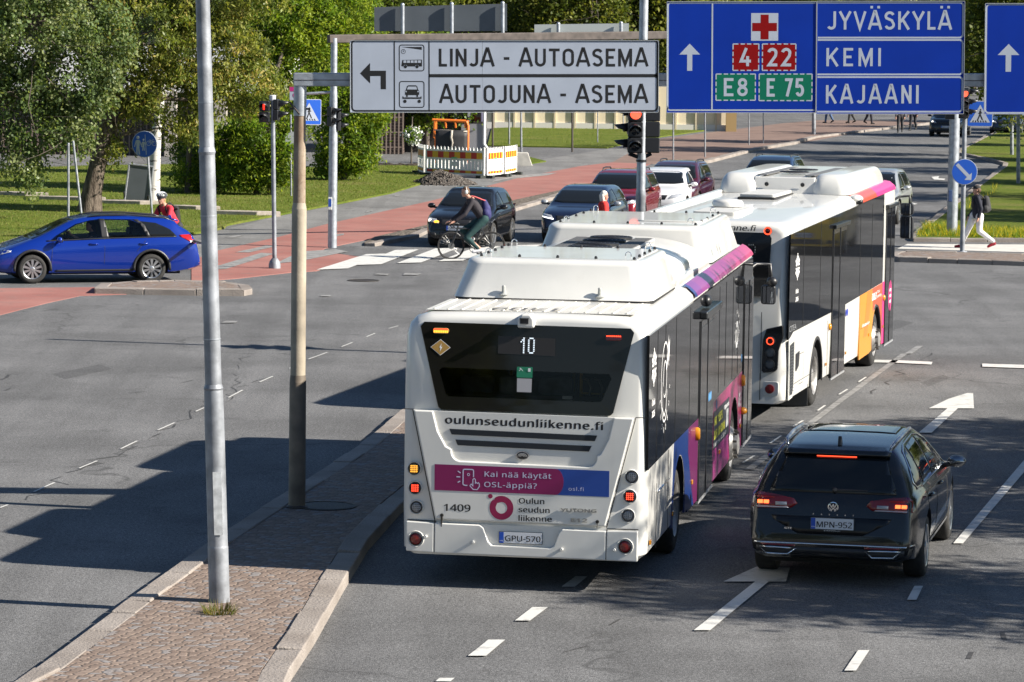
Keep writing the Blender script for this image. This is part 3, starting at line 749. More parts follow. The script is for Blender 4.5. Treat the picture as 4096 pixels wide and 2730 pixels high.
shield(342, 388, 554, 531, SGGREEN, 'E8', 386, 511, 413, 506); shield(568, 388, 851, 533, SGGREEN, 'E 75', 612, 805, 414, 508)
mb = MB(); road_text(mb, 'JYVÄSKYLÄ', Q(927, 0)[0], Q(1573, 0)[0], Q(0, 159)[1], Q(0, 64)[1], F1, sw=.145, gap=.19); road_text(mb, 'KEMI', Q(922, 0)[0], Q(1208, 0)[0], Q(0, 350)[1], Q(0, 255)[1], F1, sw=.145, gap=.28)
road_text(mb, 'KAJAANI', Q(922, 0)[0], Q(1407, 0)[0], Q(0, 545)[1], Q(0, 449)[1], F1, sw=.145, gap=.28); mb.build('lettering', SGW, bb)
# --- third board, cut by the picture edge
tl = RP(2265, 9, gy - .14); bl = RP(2265, 262, gy - .14); H_ = tl.z - bl.z
tb = board('direction_sign', 'blue direction sign cut off by the picture edge, showing only a white up arrow', (tl.x, tl.z), 3.3, H_)
Q = lambda u, v: ((u - 1755) * k, (602 - v) * k)
plate(tb, 0, 0, 3.3, H_, SGBLUE, 0, 'panel')
mb = MB(); mb.box((1.65, .006, H_ + .003), (3.3, .03, .006)); mb.box((1.65, .006, -.003), (3.3, .03, .006)); mb.box((-.002, .006, H_ / 2), (.005, .03, H_)); mb.build('edge_profile', ALU, tb)
mb = MB(); ribbon(mb, rrect(5 * k, 5 * k, 3.28, H_ - 5 * k, 16 * k), 8 * k, F1, True); mb.build('border', SGW, tb)
mb = MB(); mb.add([(*Q(*p), 0) for p in ((1878, 237), (1821, 295), (1863, 295), (1863, 382), (1892, 382), (1892, 295), (1935, 295))], [tuple(range(7))], F1); mb.build('arrow', SGW, tb)

# far gantry with board backs
b1, b2 = G(763.5, 570), G(2187, 545)
fg = thing('sign_gantry', 'far rusty sign gantry across the junction with dark sign backs on its beam', 'sign gantry', (b1.x, b1.y, 0))
t1 = RP(767, 88, b1.y); t2 = RP(2187, 72, b2.y); inv = Vector((b1.x, b1.y, 0))
mb = MB(); P1 = t1 - inv
mb.lathe([(.115, 0), (.11, 2.9), (.098, 3.1), (.098, 3.9), (.085, 4.05), (.085, P1.z)], 16, Matrix.Shear('XY', 4, (P1.x / P1.z, 0)) if False else None, cap=True)
mb.build('post', GALV, fg, smooth=True, angle=.7)
mb = MB(); mb.lathe([(.15, 0), (.145, t2.z)], 16, Matrix.Translation(Vector((b2.x, b2.y, 0)) - inv)); mb.build('post', GALV, fg, smooth=True, angle=.7)
bd = (t2 - t1); bl_ = bd.length
BT = Matrix.Translation(P1 + Vector((-.05, 0, -.02))) @ bd.normalized().to_track_quat('X', 'Z').to_matrix().to_4x4()
RB = pm('rusty_beam', (.085, .07, .063), .65, .2, var=.35, vscale=5)
mb = MB(); mb.box((bl_ / 2 + .1, 0, 0), (bl_ + .4, .18, .21), BT); mb.build('beam', RB, fg, bevel=.02)
mb = MB(); sb = [RP(x, y, b1.y + 3.0) - inv for x, y in ((860, 72), (1165, 72), (1165, 9), (860, 17))]
mb.prism([(p.x, p.z) for p in sb], 'xz', 3.0, 3.03); mb.build('sign_back', SIGNGREY, fg)
mb = MB(); sb = [RP(x, y, b1.y + 5.0) - inv for x, y in ((1228, 91), (1445, 91), (1445, 54), (1228, 57))]
mb.prism([(p.x, p.z) for p in sb], 'xz', 5.0, 5.03); mb.build('sign_back', pm('pale_sign_back', (.42, .45, .44), .5, .2), fg)
for px, y0, D in ((925, 12, 2.9), (1038, 10, 2.9), (1155, 8, 2.9), (1283, 56, 4.9), (1427, 54, 4.9)):
    a = RP(px, y0, b1.y + D) - inv; c = RP(px, 92, b1.y + D) - inv
    mb = MB(); mb.tube([a, c], .05, 10); mb.ball(a, .055, 8); mb.build('sign_bracket', GALV, fg, smooth=True, angle=.7)
mb = MB(); a = RP(766, 212, b1.y) - inv; c = RP(705, 216, b1.y) - inv; mb.tube([a, c], .035, 8); mb.build('side_arm', GALV, fg, smooth=True, angle=.7)
STICK = pm('blue_sticker', (.02, .07, .32), .5)
mb = MB(); mb.box((0, 0, .84 + .3), (.10, .10, .32), Matrix.Translation((-.06, -.10, 0))); pb = mb.build('push_button_box', pm('button_box', (.55, .56, .55), .5), fg, bevel=.01)
mb = MB(); mb.box((-.06, -.152, 1.16), (.075, .004, .2)); mb.build('button_label', STICK, pb)
mb = MB(); q = Vector((b2.x, b2.y, 0)) - inv; mb.box(q + Vector((-.09, -.13, 1.15)), (.10, .10, .32)); pb = mb.build('push_button_box', pm('blue_box', (.03, .06, .16), .5), fg, bevel=.01)

# signal heads
LAMP_OFF = pm('dark_lens', (.016, .018, .022), .15, coat=.5)
RED_ON = pm('red_signal_lit', (.5, .02, .01), .3, emit=(1, .03, .015), estr=1.0)
RED_HOT = pm('red_signal_core', (.6, .1, .05), .3, emit=(1, .10, .05), estr=1.0)
def signal(parent, c, face, n=3, lit=None, pitch=.272, r=.105, d=.20, back=False, man=False):
    """head centred at c (relative to parent), facing angle 'face' (0 = toward -Y, +90 = toward +X ...)"""
    T = Matrix.Translation(c) @ Matrix.Rotation(radians(face), 4, 'Z')
    H = n * pitch; w = r * 2 + .045
    mb = MB()
    for i in range(n): mb.box((0, d * .5, H / 2 - pitch * (i + .5)), (w, d, pitch - .008), T)
    o = mb.build('signal_head', BLK, parent, bevel=.02)
    for i in range(n):
        z = H / 2 - pitch * (i + .5); FT = T @ Matrix.Translation((0, -.004, z)) @ Matrix.Rotation(pi / 2, 4, 'X')
        mb = MB(); mb.lathe([(r * .92, 0), (r * .8, .012), (r * .4, .024), (.001, .028)], 20, FT, cap=False); mb.build('lens', RED_HOT if lit == i and not man else LAMP_OFF, o, smooth=True)
        if lit == i and man:
            mb = MB(); mb.box((0, -.035, z + .015), (.045, .004, .075), T); mb.box((0, -.035, z + .068), (.032, .004, .03), T); mb.box((-.012, -.035, z - .05), (.016, .004, .06), T); mb.box((.012, -.035, z - .05), (.016, .004, .06), T); mb.build('red_figure', RED_ON, o)
        rows = []
        for j in range(13):
            a = radians(-20 + 220 * j / 12); L = .24 * (.35 + .65 * max(0, sin(a)) ** .5) if sin(a) > 0 else .08
            rows.append([(r * 1.0 * cos(a), .0, r * 1.0 * sin(a)), (r * 1.02 * cos(a), -L, r * 1.0 * sin(a) - L * .12)])
        mb = MB(); mb.grid(rows, T @ Matrix.Translation((0, 0, z))); mb.build('visor', BLK, o, smooth=True, solid=.006)
    return o
# main signal at the stop line (base hidden behind the bus)
mp = RP(1466, 826, 60.3); mp.z = 0.13
ms = thing('traffic_light', 'three-lens traffic light showing red below the white direction sign', 'traffic light', mp)
tp = RP(1466, -40, 60.3); Lz = tp.z - .13
lean = (tp.x - mp.x)
mb = MB(); mb.lathe([(.085, 0), (.085, 2.72), (.090, 2.73), (.078, 2.85), (.075, Lz)], 18, None); sh = mb.build('post', GALV, ms, smooth=True, angle=.7)
mb = MB(); mb.lathe([(.16, 0), (.16, .03), (.09, .05)], 16); mb.build('base_plate', GALV, ms)
hc = RP(1460, 298, 60.15); hc = hc - mp
signal(ms, (hc.x, -.22, hc.z), 0, 3, 0)
signal(ms, (hc.x - .12, .05, hc.z), -90, 3)
signal(ms, (hc.x + .30, .15, hc.z), 180, 3)
mb = MB(); mb.tube([(hc.x - .1, -.05, hc.z - .42), (0, 0, hc.z - .50), (hc.x + .28, .05, hc.z - .42)], .035, 8); mb.lathe([(.092, hc.z - .56), (.092, hc.z - .52)], 16); mb.build('bracket', BLK, ms)
# pedestrian signal on the slim post
r_, T_, L_, b_ = pole('traffic_light', 'pedestrian light on a slim zinc post at the red cycle crossing, red figure lit', (631, 618), (626.5, 222), [(0, .052, 0), (1, .050, 0)], GALVW, 16, 'traffic light')
mb = MB(); mb.lathe([(.14, 0), (.14, .10), (.12, .17), (.07, .24), (.055, .25)], 18); mb.build('base_cover', GALVW, r_, smooth=True, angle=.8)
mb = MB(); mb.lathe([(.062, L_ - .10), (.075, L_ - .09), (.075, L_ + .02), (.06, L_ + .03)], 16, T_); mb.build('post_cap', pm('grey_cap', (.55, .56, .58), .6), r_, smooth=True, angle=.6)
c = RP(605.5, 257, b_.y) - b_; signal(r_, (c.x + .02, -.09, c.z), -8, 2, 0, .25, .10, .12, man=True)
c = RP(646, 253, b_.y) - b_; signal(r_, (c.x - .05, .02, c.z), 82, 2, None, .25, .10, .12)
c = RP(772, 268, b1.y) - b1; signal(fg, (c.x - .05, -.10, c.z), 60, 2, None, .25, .10, .14); signal(fg, (c.x + .10, .05, c.z - .12), 110, 2, None, .25, .09, .1)
# right refuge: post with round arrow sign, lights and crossing sign
r_, T_, L_, b_ = pole('traffic_light', 'traffic light on the right refuge post above the round blue arrow sign', (2211, 583), (2218, 205), [(0, .062, 0), (1, .058, 0)], GALVW, 16, 'traffic light', foot=.20)
c = RP(2216, 238, b_.y) - b_; signal(r_, (c.x - .03, -.22, c.z), 0, 3, 0, .26, .10, .16); signal(r_, (c.x + .12, -.02, c.z + .02), 78, 3, None, .26, .10, .16); signal(r_, (c.x - .35, .1, c.z - .16), 170, 2, None, .26, .10, .14)
LBLUE = pm('keep_sign_blue', (.01, .085, .46), .4); SGY = pm('grey_sign_back', (.45, .47, .50), .5, .3)
def disc(parent, c, R, T=None, mat=LBLUE, rim=SGW, name='disc'):
    X = Matrix.Translation(c) @ (T or Matrix.Identity(4)) @ Matrix.Rotation(pi / 2, 4, 'X')
    mb = MB(); mb.lathe([(R, -.012), (R, .0), (R - .004, .004)], 40, X); o = mb.build(name + '_rim', rim, parent)
    mb = MB(); mb.lathe([(R * .955, .003), (R * .955, .0065), (.001, .0066)], 40, X, cap=False); f = mb.build(name + '_face', mat, o); return o
rs = bpy.data.objects.new('round_sign', None); COL.objects.link(rs); rs.location = RP(2215, 395, b_.y) + Vector((0, -.11, 0))
tag(rs, 'round blue sign with a white arrow slanting down right on the refuge post', 'road sign')
o = disc(rs, (0, 0, 0), .335)
s2 = .335 / 167.0
mb = MB(); mb.add([((p[0] - 962) * s2, -(p[1] - 263) * s2, 0) for p in ((880, 152), (846, 182), (994, 330), (962, 366), (1052, 368), (1057, 272), (1027, 300))], [tuple(range(7))], SF(-.009)); mb.build('arrow', SGW, o)
def square_sign(name, label, c, w, h, rz, big):
    root = thing(name, label, 'road sign', c, rz)
    mb = MB(); mb.prism(rrect(-w / 2, -h / 2, w / 2, h / 2, .04), 'xz', -.004, .016); mb.build('panel', SGY, root)
    mb = MB(); mb.prism(rrect(-w / 2 + .015, -h / 2 + .015, w / 2 - .015, h / 2 - .015, .03), 'xz', -.0065, -.0045); f = mb.build('face', LBLUE, root)
    mb = MB(); mb.add([(-w * .40, -h * .34, 0), (w * .40, -h * .34, 0), (0, h * .36, 0)], [(0, 1, 2)], SF(-.009)); f2 = mb.build('triangle', SGW, root)
    mb = MB(); q = w
    for i in range(6): mb.add([(x * q, z * h, 0) for x, z in ((-.30 + i * .105, -.33), (-.25 + i * .105, -.33), (-.24 + i * .094, -.26), (-.28 + i * .094, -.26))], [(0, 1, 2, 3)], SF(-.0105))
    ribbon(mb, [(-.10 * q, -.27 * h), (.0, -.02 * h), (.10 * q, -.24 * h)], .05 * q, SF(-.0108)); ribbon(mb, [(0, -.02 * h), (.01 * q, .12 * h)], .07 * q, SF(-.0111)); ribbon(mb, [(-.06 * q, .0), (.01 * q, .09 * h), (.08 * q, .02 * h)], .03 * q, SF(-.0114))
    mb.ball((.015 * q, -.011, .16 * h), (.03 * q, .002, .03 * q), 8); mb.build('walking_figure', SGB, f2)
    return root
c = RP(2252, 262, b_.y + .5); square_sign('crossing_sign', 'blue pedestrian crossing sign half hidden behind the signal on the right refuge', c, .66, .66, .0, 1)
c = RP(710, 258, 90.5); root = square_sign('crossing_sign', 'blue pedestrian crossing sign half hidden behind the rusty gantry post', c, .66, .66, .35, 1)
for (base, top, lab) in (((698, 560), (698, 262), 'slim post carrying the crossing sign behind the rusty gantry post'),):
    pole('sign_post', lab, (696.5, 470), (697, 262), [(0, .03, 0), (1, .03, 0)], GALVW, 10)
# round shared path sign on a leaning post, portable notice board
r_, T_, L_, b_ = pole('sign_post', 'leaning steel post of the round blue walking and cycling sign', (350, 503), (339, 352), [(0, .035, 0), (1, .034, 0)], GALVW, 12)
c = RP(332, 332, b_.y - .05); rs = thing('round_sign', 'round blue sign with white walkers and bicycle on a leaning post', 'road sign', c, -.25)
o = disc(rs, (0, 0, 0), .385)
mb = MB(); FT = SF(-.009); FU = SF(-.0095)
ribbon(mb, [(.02, .28), (.06, -.30)], .022, FT)
def pict(x, s):
    mb.ball((x, -.009, .17 * s + .02), (.045 * s, .002, .05 * s), 8)
    ribbon(mb, [(x, .12 * s), (x + .005, -.06 * s)], .10 * s, FT); ribbon(mb, [(x - .02 * s, -.05 * s), (x - .03 * s, -.30 * s)], .045 * s, FU); ribbon(mb, [(x + .02 * s, -.05 * s), (x + .05 * s, -.30 * s)], .045 * s, FU)
    ribbon(mb, [(x - .05 * s, .10 * s), (x - .10 * s, -.08 * s)], .03 * s, FU); ribbon(mb, [(x + .05 * s, .10 * s), (x + .13 * s, -.08 * s)], .03 * s, FU)
pict(-.20, 1.0); pict(-.03, .62)
for cx in (.13, .30): ribbon(mb, [(cx + .065 * cos(a), .03 + .065 * sin(a)) for a in [i * pi / 8 for i in range(16)]], .016, FT, True)
ribbon(mb, [(.13, .03), (.19, .11), (.26, .10), (.30, .03)], .015, FU); ribbon(mb, [(.19, .11), (.22, .03), (.26, .10)], .013, SF(-.0099)); ribbon(mb, [(.15, .13), (.20, .12)], .015, FU); ribbon(mb, [(.24, .14), (.29, .14)], .015, FU)
mb.build('pictogram', SGW, o)
nb = thing('notice_board', 'dark grey portable notice board turned away on the lawn behind the leaning post', 'notice board', G(318, 470, .0))
fr = [RP(x, y, G(318, 470).y) - nb.location for x, y in ((286, 463), (341, 471), (352, 384), (297, 377))]
mb = MB(); mb.prism([(p.x, p.z) for p in fr], 'xz', 0, .04); mb.build('panel', SIGNGREY, nb)
mb = MB()
for i in range(4): mb.tube([fr[i] + Vector((0, -.01, 0)), fr[(i + 1) % 4] + Vector((0, -.01, 0))], .03, 6)
mb.build('frame', GALVW, nb)
for i in (0, 1): mb = MB(); mb.tube([fr[i] + Vector((0, -.15, .30)), fr[i] + Vector((0, .1, -.02)), (fr[i].x, .0, 0.02)], .03, 6); mb.tube([(fr[i].x, -.35, .03), (fr[i].x, .35, .03)], .03, 6); mb.build('foot', BLK, nb)
mb = MB()
# slim posts on the lawn
pole('post', 'slim upright grey post on the lawn, left of the pair', (157, 535), (157, 330), [(0, .035, 0), (1, .033, 0)], GALVW, 10, group='slim posts on the lawn')
pole('post', 'slim leaning grey post on the lawn, right of the pair', (190, 520), (168, 325), [(0, .035, 0), (1, .033, 0)], GALVW, 10, group='slim posts on the lawn')
# bus stop flag and white sign back
c = RP(683, 216, 95); fl = thing('stop_flag', 'white bus stop flag with a magenta top behind the rusty post', 'bus stop sign', c)
mb = MB(); mb.box((0, 0, 0), (.42, .03, .36)); mb.build('panel', SGW, fl, bevel=.01)
mb = MB(); mb.box((0, -.017, .125), (.42, .006, .12)); mb.build('band', pm('magenta', (.42, .02, .17), .5), fl)
mb = MB(); ribbon(mb, arc(-.06, -.04, .05, 0, 330, 12), .022, SF(-.02)); mb.build('emblem', MATS['magenta'], fl)
r_, T_, L_, b_ = pole('sign_post', 'slim post with a white sign back near the tall shrubs', (669, 455), (668, 265), [(0, .03, 0), (1, .03, 0)], GALVW, 10)
mb = MB(); a = RP(672, 325, b_.y) - b_; mb.prism([(a.x - .24, a.z - .13), (a.x + .24, a.z - .13), (a.x + .24, a.z + .2), (a.x, a.z + .32), (a.x - .24, a.z + .2)], 'xz', -.06, -.04); mb.build('sign_panel', SGY, r_)
# small posts in the distance
for i, (bx, by, tx, ty, r, lab) in enumerate(((1315, 350, 1315, 200, .045, 'thin dark lamp post by the verge right of the barrier'), (1198, 355, 1197, 200, .045, 'grey post with a concrete block foot at the barrier corner'), (1170, 335, 1170, 200, .04, 'grey post behind the barrier fence'),
      (1132, 345, 1132, 230, .045, 'dark post beside the hanging black bag'), (1547, 371, 1547, 200, .035, 'thin grey post at the far kerb, left one'), (1620, 362, 1620, 200, .035, 'thin grey post at the far kerb, right one'), (1721, 334, 1721, 200, .03, 'thin post on the brick pavement, left one'), (1754, 330, 1754, 200, .03, 'thin post on the brick pavement, right one'),
      (1870, 310, 1870, 200, .11, 'stout grey post at the far kerb under the blue sign'), (1373, 330, 1373, 200, .03, 'thin post in front of the cream wall'), (2325, 361, 2325, 180, .085, 'grey lamp post on the right lawn, farther one'), (2340, 428, 2340, 130, .075, 'grey lamp post on the right lawn, nearer one'),
      (1432, 304, 1432, 200, .035, 'small post by the cream wall'))):
    pole('street_post', lab, (bx, by), (tx, ty), [(0, r, 0), (1, r * .9, 0)], DKST if 'dark' in lab else GALVW, 10, 'post')
b_ = G(1200, 382); o = thing('concrete_block', 'pale concrete foot block of the post beside the barrier', 'block', b_)
mb = MB(); mb.prism([(-.32, 0), (.42, 0), (.22, .55), (-.26, .55)], 'xz', -.3, .3); mb.build('block', pm('pale_concrete', (.45, .43, .39), .85, var=.15), o, bevel=.02)
# ================================================================== buses
_W = NT('white_bus_paint', .30, .5); _W.b.inputs['Coat Weight'].default_value = .6
_c = _W.mix(_W.rng(_W.noise(1.5, 4), .35, .65), (.60, .597, .57), (.66, .653, .62))
_c = _W.mix(_W.rng(_W.noise(1, 5, .65, _W.scalevec(9, 9, .7)), .55, .80, 0, .09), _c, (.36, .33, .27))
_c = _W.mix(_W.rng(_W.noise(14, 4, .75), .62, .82, 0, .12), _c, (.42, .39, .33)); _W.col(_c); WHITE = _W.M
ROOFW = pm('dusty_white_roof', (.55, .535, .49), .42, 0, .15, var=.08, vscale=2.5)
GLASS = pm('dark_glass', (.010, .0095, .009), .035, 0, 0, spec=.35)
GLASSI = pm('tinted_window', (.03, .026, .02), .05, spec=.5, var=.5, vscale=1.3)
SIDEBLK = pm('side_glazing', (.010, .0105, .012), .03, spec=.2)
DOORM = pm('door_frame_black', (.02, .021, .023), .22, coat=.3)
SEAM = pm('panel_gap', (.02, .02, .02), .8)
TYRE = pm('tyre_rubber', (.022, .021, .020), .8, var=.3, vscale=20, bump=.2, bscale=60)
RIMG = pm('rim_grey', (.32, .31, .30), .45, .5, var=.25, vscale=12)
CHROME = pm('chrome', (.75, .76, .78), .12, 1.0)
MAG = pm('magenta_wrap', (.29, .012, .105), .3, coat=.25); BLUEW = pm('blue_wrap', (.007, .026, .125), .3, coat=.2); PURP = pm('purple_wrap', (.11, .010, .07), .3, coat=.2)
BANM = pm('banner_magenta', (.19, .002, .075), .5); BANB = pm('banner_blue', (.008, .05, .27), .5); BANT = pm('banner_lettering', (.50, .50, .66), .5)
BLKTXT = pm('black_lettering', (.01, .01, .013), .5); WTXT = pm('white_lettering', (.78, .78, .78), .5)
LOGOR = pm('logo_crimson', (.26, .006, .06), .45)
AMB_ON = pm('amber_led_lit', (.7, .35, .03), .3, emit=(1, .42, .04), estr=.9); RED_LED = pm('red_led_lit', (.6, .02, .01), .3, emit=(1, .07, .025), estr=1.3)
LENSR = pm('red_lens', (.16, .004, .006), .15, coat=.6); LENSC = pm('clear_lens', (.30, .31, .33), .12, coat=.6); LENSD = pm('lens_dot', (.05, .055, .06), .2); LENSA = pm('amber_lens', (.55, .22, .01), .2, coat=.5)
PLATEW = pm('plate_white', (.58, .60, .64), .4); EUB = pm('plate_blue', (.01, .07, .42), .4)
LEDW = pm('white_led', (.7, .75, .8), .4, emit=(.8, .92, 1), estr=.32)
ORANGE = pm('orange_wrap', (.66, .26, .015), .3, coat=.4); ORANGER = pm('red_orange_wrap', (.52, .085, .03), .3, coat=.4); PINK = pm('pink_wrap', (.62, .035, .21), .28, coat=.4); REDO = pm('roof_red', (.58, .07, .035), .28, coat=.4)

def number_plate(parent, c, s, w=.442, h=.112, face='rear', small=None):
    """plate centred at c, readable from behind or front"""
    F = (REAR if face == 'rear' else FRONT); sg = -1 if face == 'rear' else 1
    root = MB(); root.prism(rrect(c[0] - w / 2 - .006, c[2] - h / 2 - .006, c[0] + w / 2 + .006, c[2] + h / 2 + .006, .01), 'xz', c[1], c[1] + sg * .012)
    o = root.build('number_plate', pm('plate_frame', (.10, .11, .12), .5), parent)
    mb = MB(); mb.prism(rrect(c[0] - w / 2, c[2] - h / 2, c[0] + w / 2, c[2] + h / 2, .008), 'xz', c[1] + sg * .012, c[1] + sg * .015); mb.build('plate_face', PLATEW, o)
    x0 = c[0] + sg * w / 2 * (1 if face == 'rear' else 1)
    xa, xb = (c[0] - w / 2, c[0] - w / 2 + .045) if face == 'rear' else (c[0] + w / 2 - .045, c[0] + w / 2)
    mb = MB(); mb.prism([(xa, c[2] - h / 2), (xb, c[2] - h / 2), (xb, c[2] + h / 2), (xa, c[2] + h / 2)], 'xz', c[1] + sg * .015, c[1] + sg * .0165); mb.build('country_strip', EUB, o)
    mb = MB(); text_mb(mb, 'FIN', .016, F((xa + xb) / 2, c[2] - h * .36, c[1] + sg * .0175), w=.032); mb.build('country_code', WTXT, o)
    mb = MB(); cx = c[0] + .022 * (1 if face == 'rear' else -1); text_mb(mb, s, h * .66, F(cx, c[2] - h * .33, c[1] + sg * .0165), w=w - .075, bold=.012); mb.build('registration', BLKTXT, o)
    if small:
        mb = MB(); text_mb(mb, small, .014, F(c[0], c[2] - h / 2 - .022, c[1] + sg * .014), w=.17, italic=.2); mb.build('dealer_text', WTXT, o)
    return o
def bus_wheel(parent, c, out, R=.475, w=.28, hub=True, front=False):
    """c: wheel centre at the outer face; out=+1 right side, -1 left"""
    T = Matrix.Translation(c) @ Matrix.Rotation(pi / 2 * out, 4, 'Y')
    mb = MB(); mb.lathe([(R * .62, .0), (R * .80, .012), (R * .93, .0), (R * .99, -.03), (R, -.06), (R, -w + .04), (R * .97, -w), (R * .6, -w)], 40, T, cap=False)
    o = mb.build('wheel', TYRE, parent, smooth=True, angle=radians(50))
    mb = MB(); mb.lathe([(R * .63, .008), (R * .60, .0), (R * .57, -.03)] + ([(R * .50, -.10), (R * .28, -.12), (R * .28, -.05), (R * .2, -.02), (.001, -.02)] if not front else [(R * .52, -.03), (R * .40, .045), (R * .30, .05), (R * .27, .10), (R * .16, .115), (.001, .115)]), 32, T, cap=False)
    r = mb.build('rim', RIMG, o, smooth=True, angle=radians(40))
    mb = MB()
    for i in range(10):
        a = 2 * pi * i / 10; z = .045 if front else -.115
        mb.lathe([(.016, z - .01), (.016, z + .05), (.001, z + .055)], 8, T @ Matrix.Translation((R * .36 * cos(a), R * .36 * sin(a), 0)))
    mb.build('wheel_nut', pm('nut_steel', (.12, .11, .10), .5, .6), r)
    return o
def bus_shell(name, parent, prof, L, lift, ny, mat, y_rear=.0, round_r=.16, lean=lambda z: 0., flat=False):
    """loft of half section prof [(x,z)] along Y, rounded at both ends"""
    ys = [0, .012, .04, .09, .16, .28] + [L * i / ny for i in range(1, ny)] + [L - .30, L - .18, L - .10, L - .04, L]
    ys = sorted(set(ys)); rows = []
    zmax = prof[-1][1]
    for y in ys:
        d = min(y, L - y); k = 1.0
        ins = 0 if d >= round_r else round_r - sqrt(max(0, round_r ** 2 - (round_r - d) ** 2))
        ins *= .55
        row = []
        full = [(-x, z) for x, z in prof[::-1] if x > 0] + [(x, z) for x, z in prof]
        full = [(-x, z) for x, z in prof[::-1]] + [(x, z) for x, z in prof]
        for x, z in full:
            zz = z + lift * y * (z > .6)
            fx = max(0, abs(x) - ins) * (1 if x >= 0 else -1) if abs(x) > .3 else x
            if z > zmax - .4: zz -= ins * .8 * (z - (zmax - .4)) / .4
            yy = y
            row.append((fx, yy + lean(z) * max(0, 1 - y / 1.5), zz))
        rows.append(row)
    mb = MB(); mb.grid(rows, closed_u=True)
    n = len(rows[0]); mb.f.append(list(range(n))); mb.mi.append(0); mb.f.append(list(range((len(rows) - 1) * n, len(rows) * n))[::-1]); mb.mi.append(0)
    return mb
def boolean_cut(o, cutters, mats):
    """cut meshes (list of MB) out of object o; the cut faces take the last material"""
    for i, c in enumerate(cutters):
        co = c.build('cutter', mats, o.parent)
        md = o.modifiers.new('cut', 'BOOLEAN'); md.operation = 'DIFFERENCE'; md.object = co; md.solver = 'EXACT'
        try: md.material_mode = 'TRANSFER'
        except Exception: pass
        bpy.context.view_layer.update()
        dg = bpy.context.evaluated_depsgraph_get()
        me = bpy.data.meshes.new_from_object(o.evaluated_get(dg))
        o.modifiers.clear(); old = o.data; o.data = me; bpy.data.meshes.remove(old)
        cm = co.data; bpy.data.objects.remove(co); bpy.data.meshes.remove(cm)
def cyl_cut(x0, x1, y, z, r, n=36, flat=None):
    c = MB(); pts = [(y + r * cos(2 * pi * i / n), z + r * sin(2 * pi * i / n)) for i in range(n)]
    c.prism(pts, 'yz', x0, x1); return c
def spanel(name, parent, poly, mat, x=1.275, t=.006, side=1, bevel=0):
    mb = MB(); mb.prism(poly, 'yz', side * (x - .02), side * (x + t)); return mb.build(name, mat, parent, bevel=bevel)
def cut_arch(poly_top, arches):
    return poly_top
def arch_pts(y, z, r, zb):
    """points over a wheel arch from rear to front at bottom height zb"""
    a0 = math.asin(max(-1, min(1, (zb - z) / r)))
    return [(y + r * cos(pi - a0 - (pi - 2 * a0) * i / 16), z + r * sin(pi - a0 - (pi - 2 * a0) * i / 16)) for i in range(17)]

def rear_round_lamp(parent, x, z, y, r, kind, recess=True):
    F = REAR(x, z, y)
    mb = MB(); mb.lathe([(r * 1.45, -.02), (r * 1.45, .006), (r * 1.38, .012), (r * 1.2, .004), (r * 1.12, -.012)], 28, F, cap=False); mb.build('lamp_surround', WHITE, parent, smooth=True, angle=radians(50))
    mb = MB(); mb.lathe([(r * 1.13, -.02), (r * 1.13, .014), (r, .018), (r, .004)], 28, F, cap=False); ring = mb.build('tail_lamp', BLK, parent, smooth=True, angle=radians(50))
    base = {'amber': pm('amber_lamp_base', (.42, .30, .10), .2, coat=.5), 'red': LENSR, 'white': LENSC, 'reflector': LENSR}[kind]
    mb = MB(); mb.lathe([(r, .003), (r * .97, .012), (r * .6, .016), (.001, .018)], 24, F, cap=False); mb.build('lens', base, ring, smooth=True)
    if kind != 'reflector':
        mb = MB()
        for i in range(4):
            for j in range(4):
                px, pz = (i - 1.5) * r * .38, (j - 1.5) * r * .38
                mb.lathe([(r * .14, .014), (r * .10, .022), (.0005, .024)], 8, F @ Matrix.Translation((px, pz, 0)), cap=False)
        mb.build('led', {'amber': AMB_ON, 'red': RED_LED, 'white': LENSD}[kind], ring)

# ------------------------------------------------------------------ near bus
B1 = thing('city_bus', 'near white electric city bus showing route 10 on its rear window', 'bus', (.132, 35.6, 0), -.159)
LB = 11.75
prof = [(1.19, .34), (1.265, .40), (1.275, .8), (1.275, 2.2), (1.268, 2.60), (1.235, 2.72), (1.16, 2.79), (1.02, 2.83), (.6, 2.84), (0.001, 2.845)]
mb = bus_shell('body', B1, prof, LB, .006, 14, WHITE, round_r=.20, lean=lambda z: .10 * max(0, (z - 1.84)) )
body = mb.build('body', [WHITE, BLKM], B1)
WY1, WY2 = 2.98, 9.22
cut = []
for wy in (WY1, WY2):
    for s in (1, -1):
        c = cyl_cut(s * .86, s * 1.5, wy, .50, .575); c.mi = [1] * len(c.mi); cut.append(c)
c = MB(); c.box((0, .95, 2.11), (1.80, 2.2, .34)); c.mi = [1] * 6; cut.append(c)
boolean_cut(body, cut, [WHITE, BLKM])
body.data.polygons.foreach_set('use_smooth', [True] * len(body.data.polygons)); body.data.set_sharp_from_angle(angle=radians(38))
for wy, fr in ((WY1, False), (WY2, True)):
    for s in (1, -1): bus_wheel(B1, (s * 1.235, wy, .475), s, front=fr)
mb = MB(); mb.box((0, LB / 2, .42), (2.3, LB - .5, .20)); mb.build('chassis', BLKM, B1)
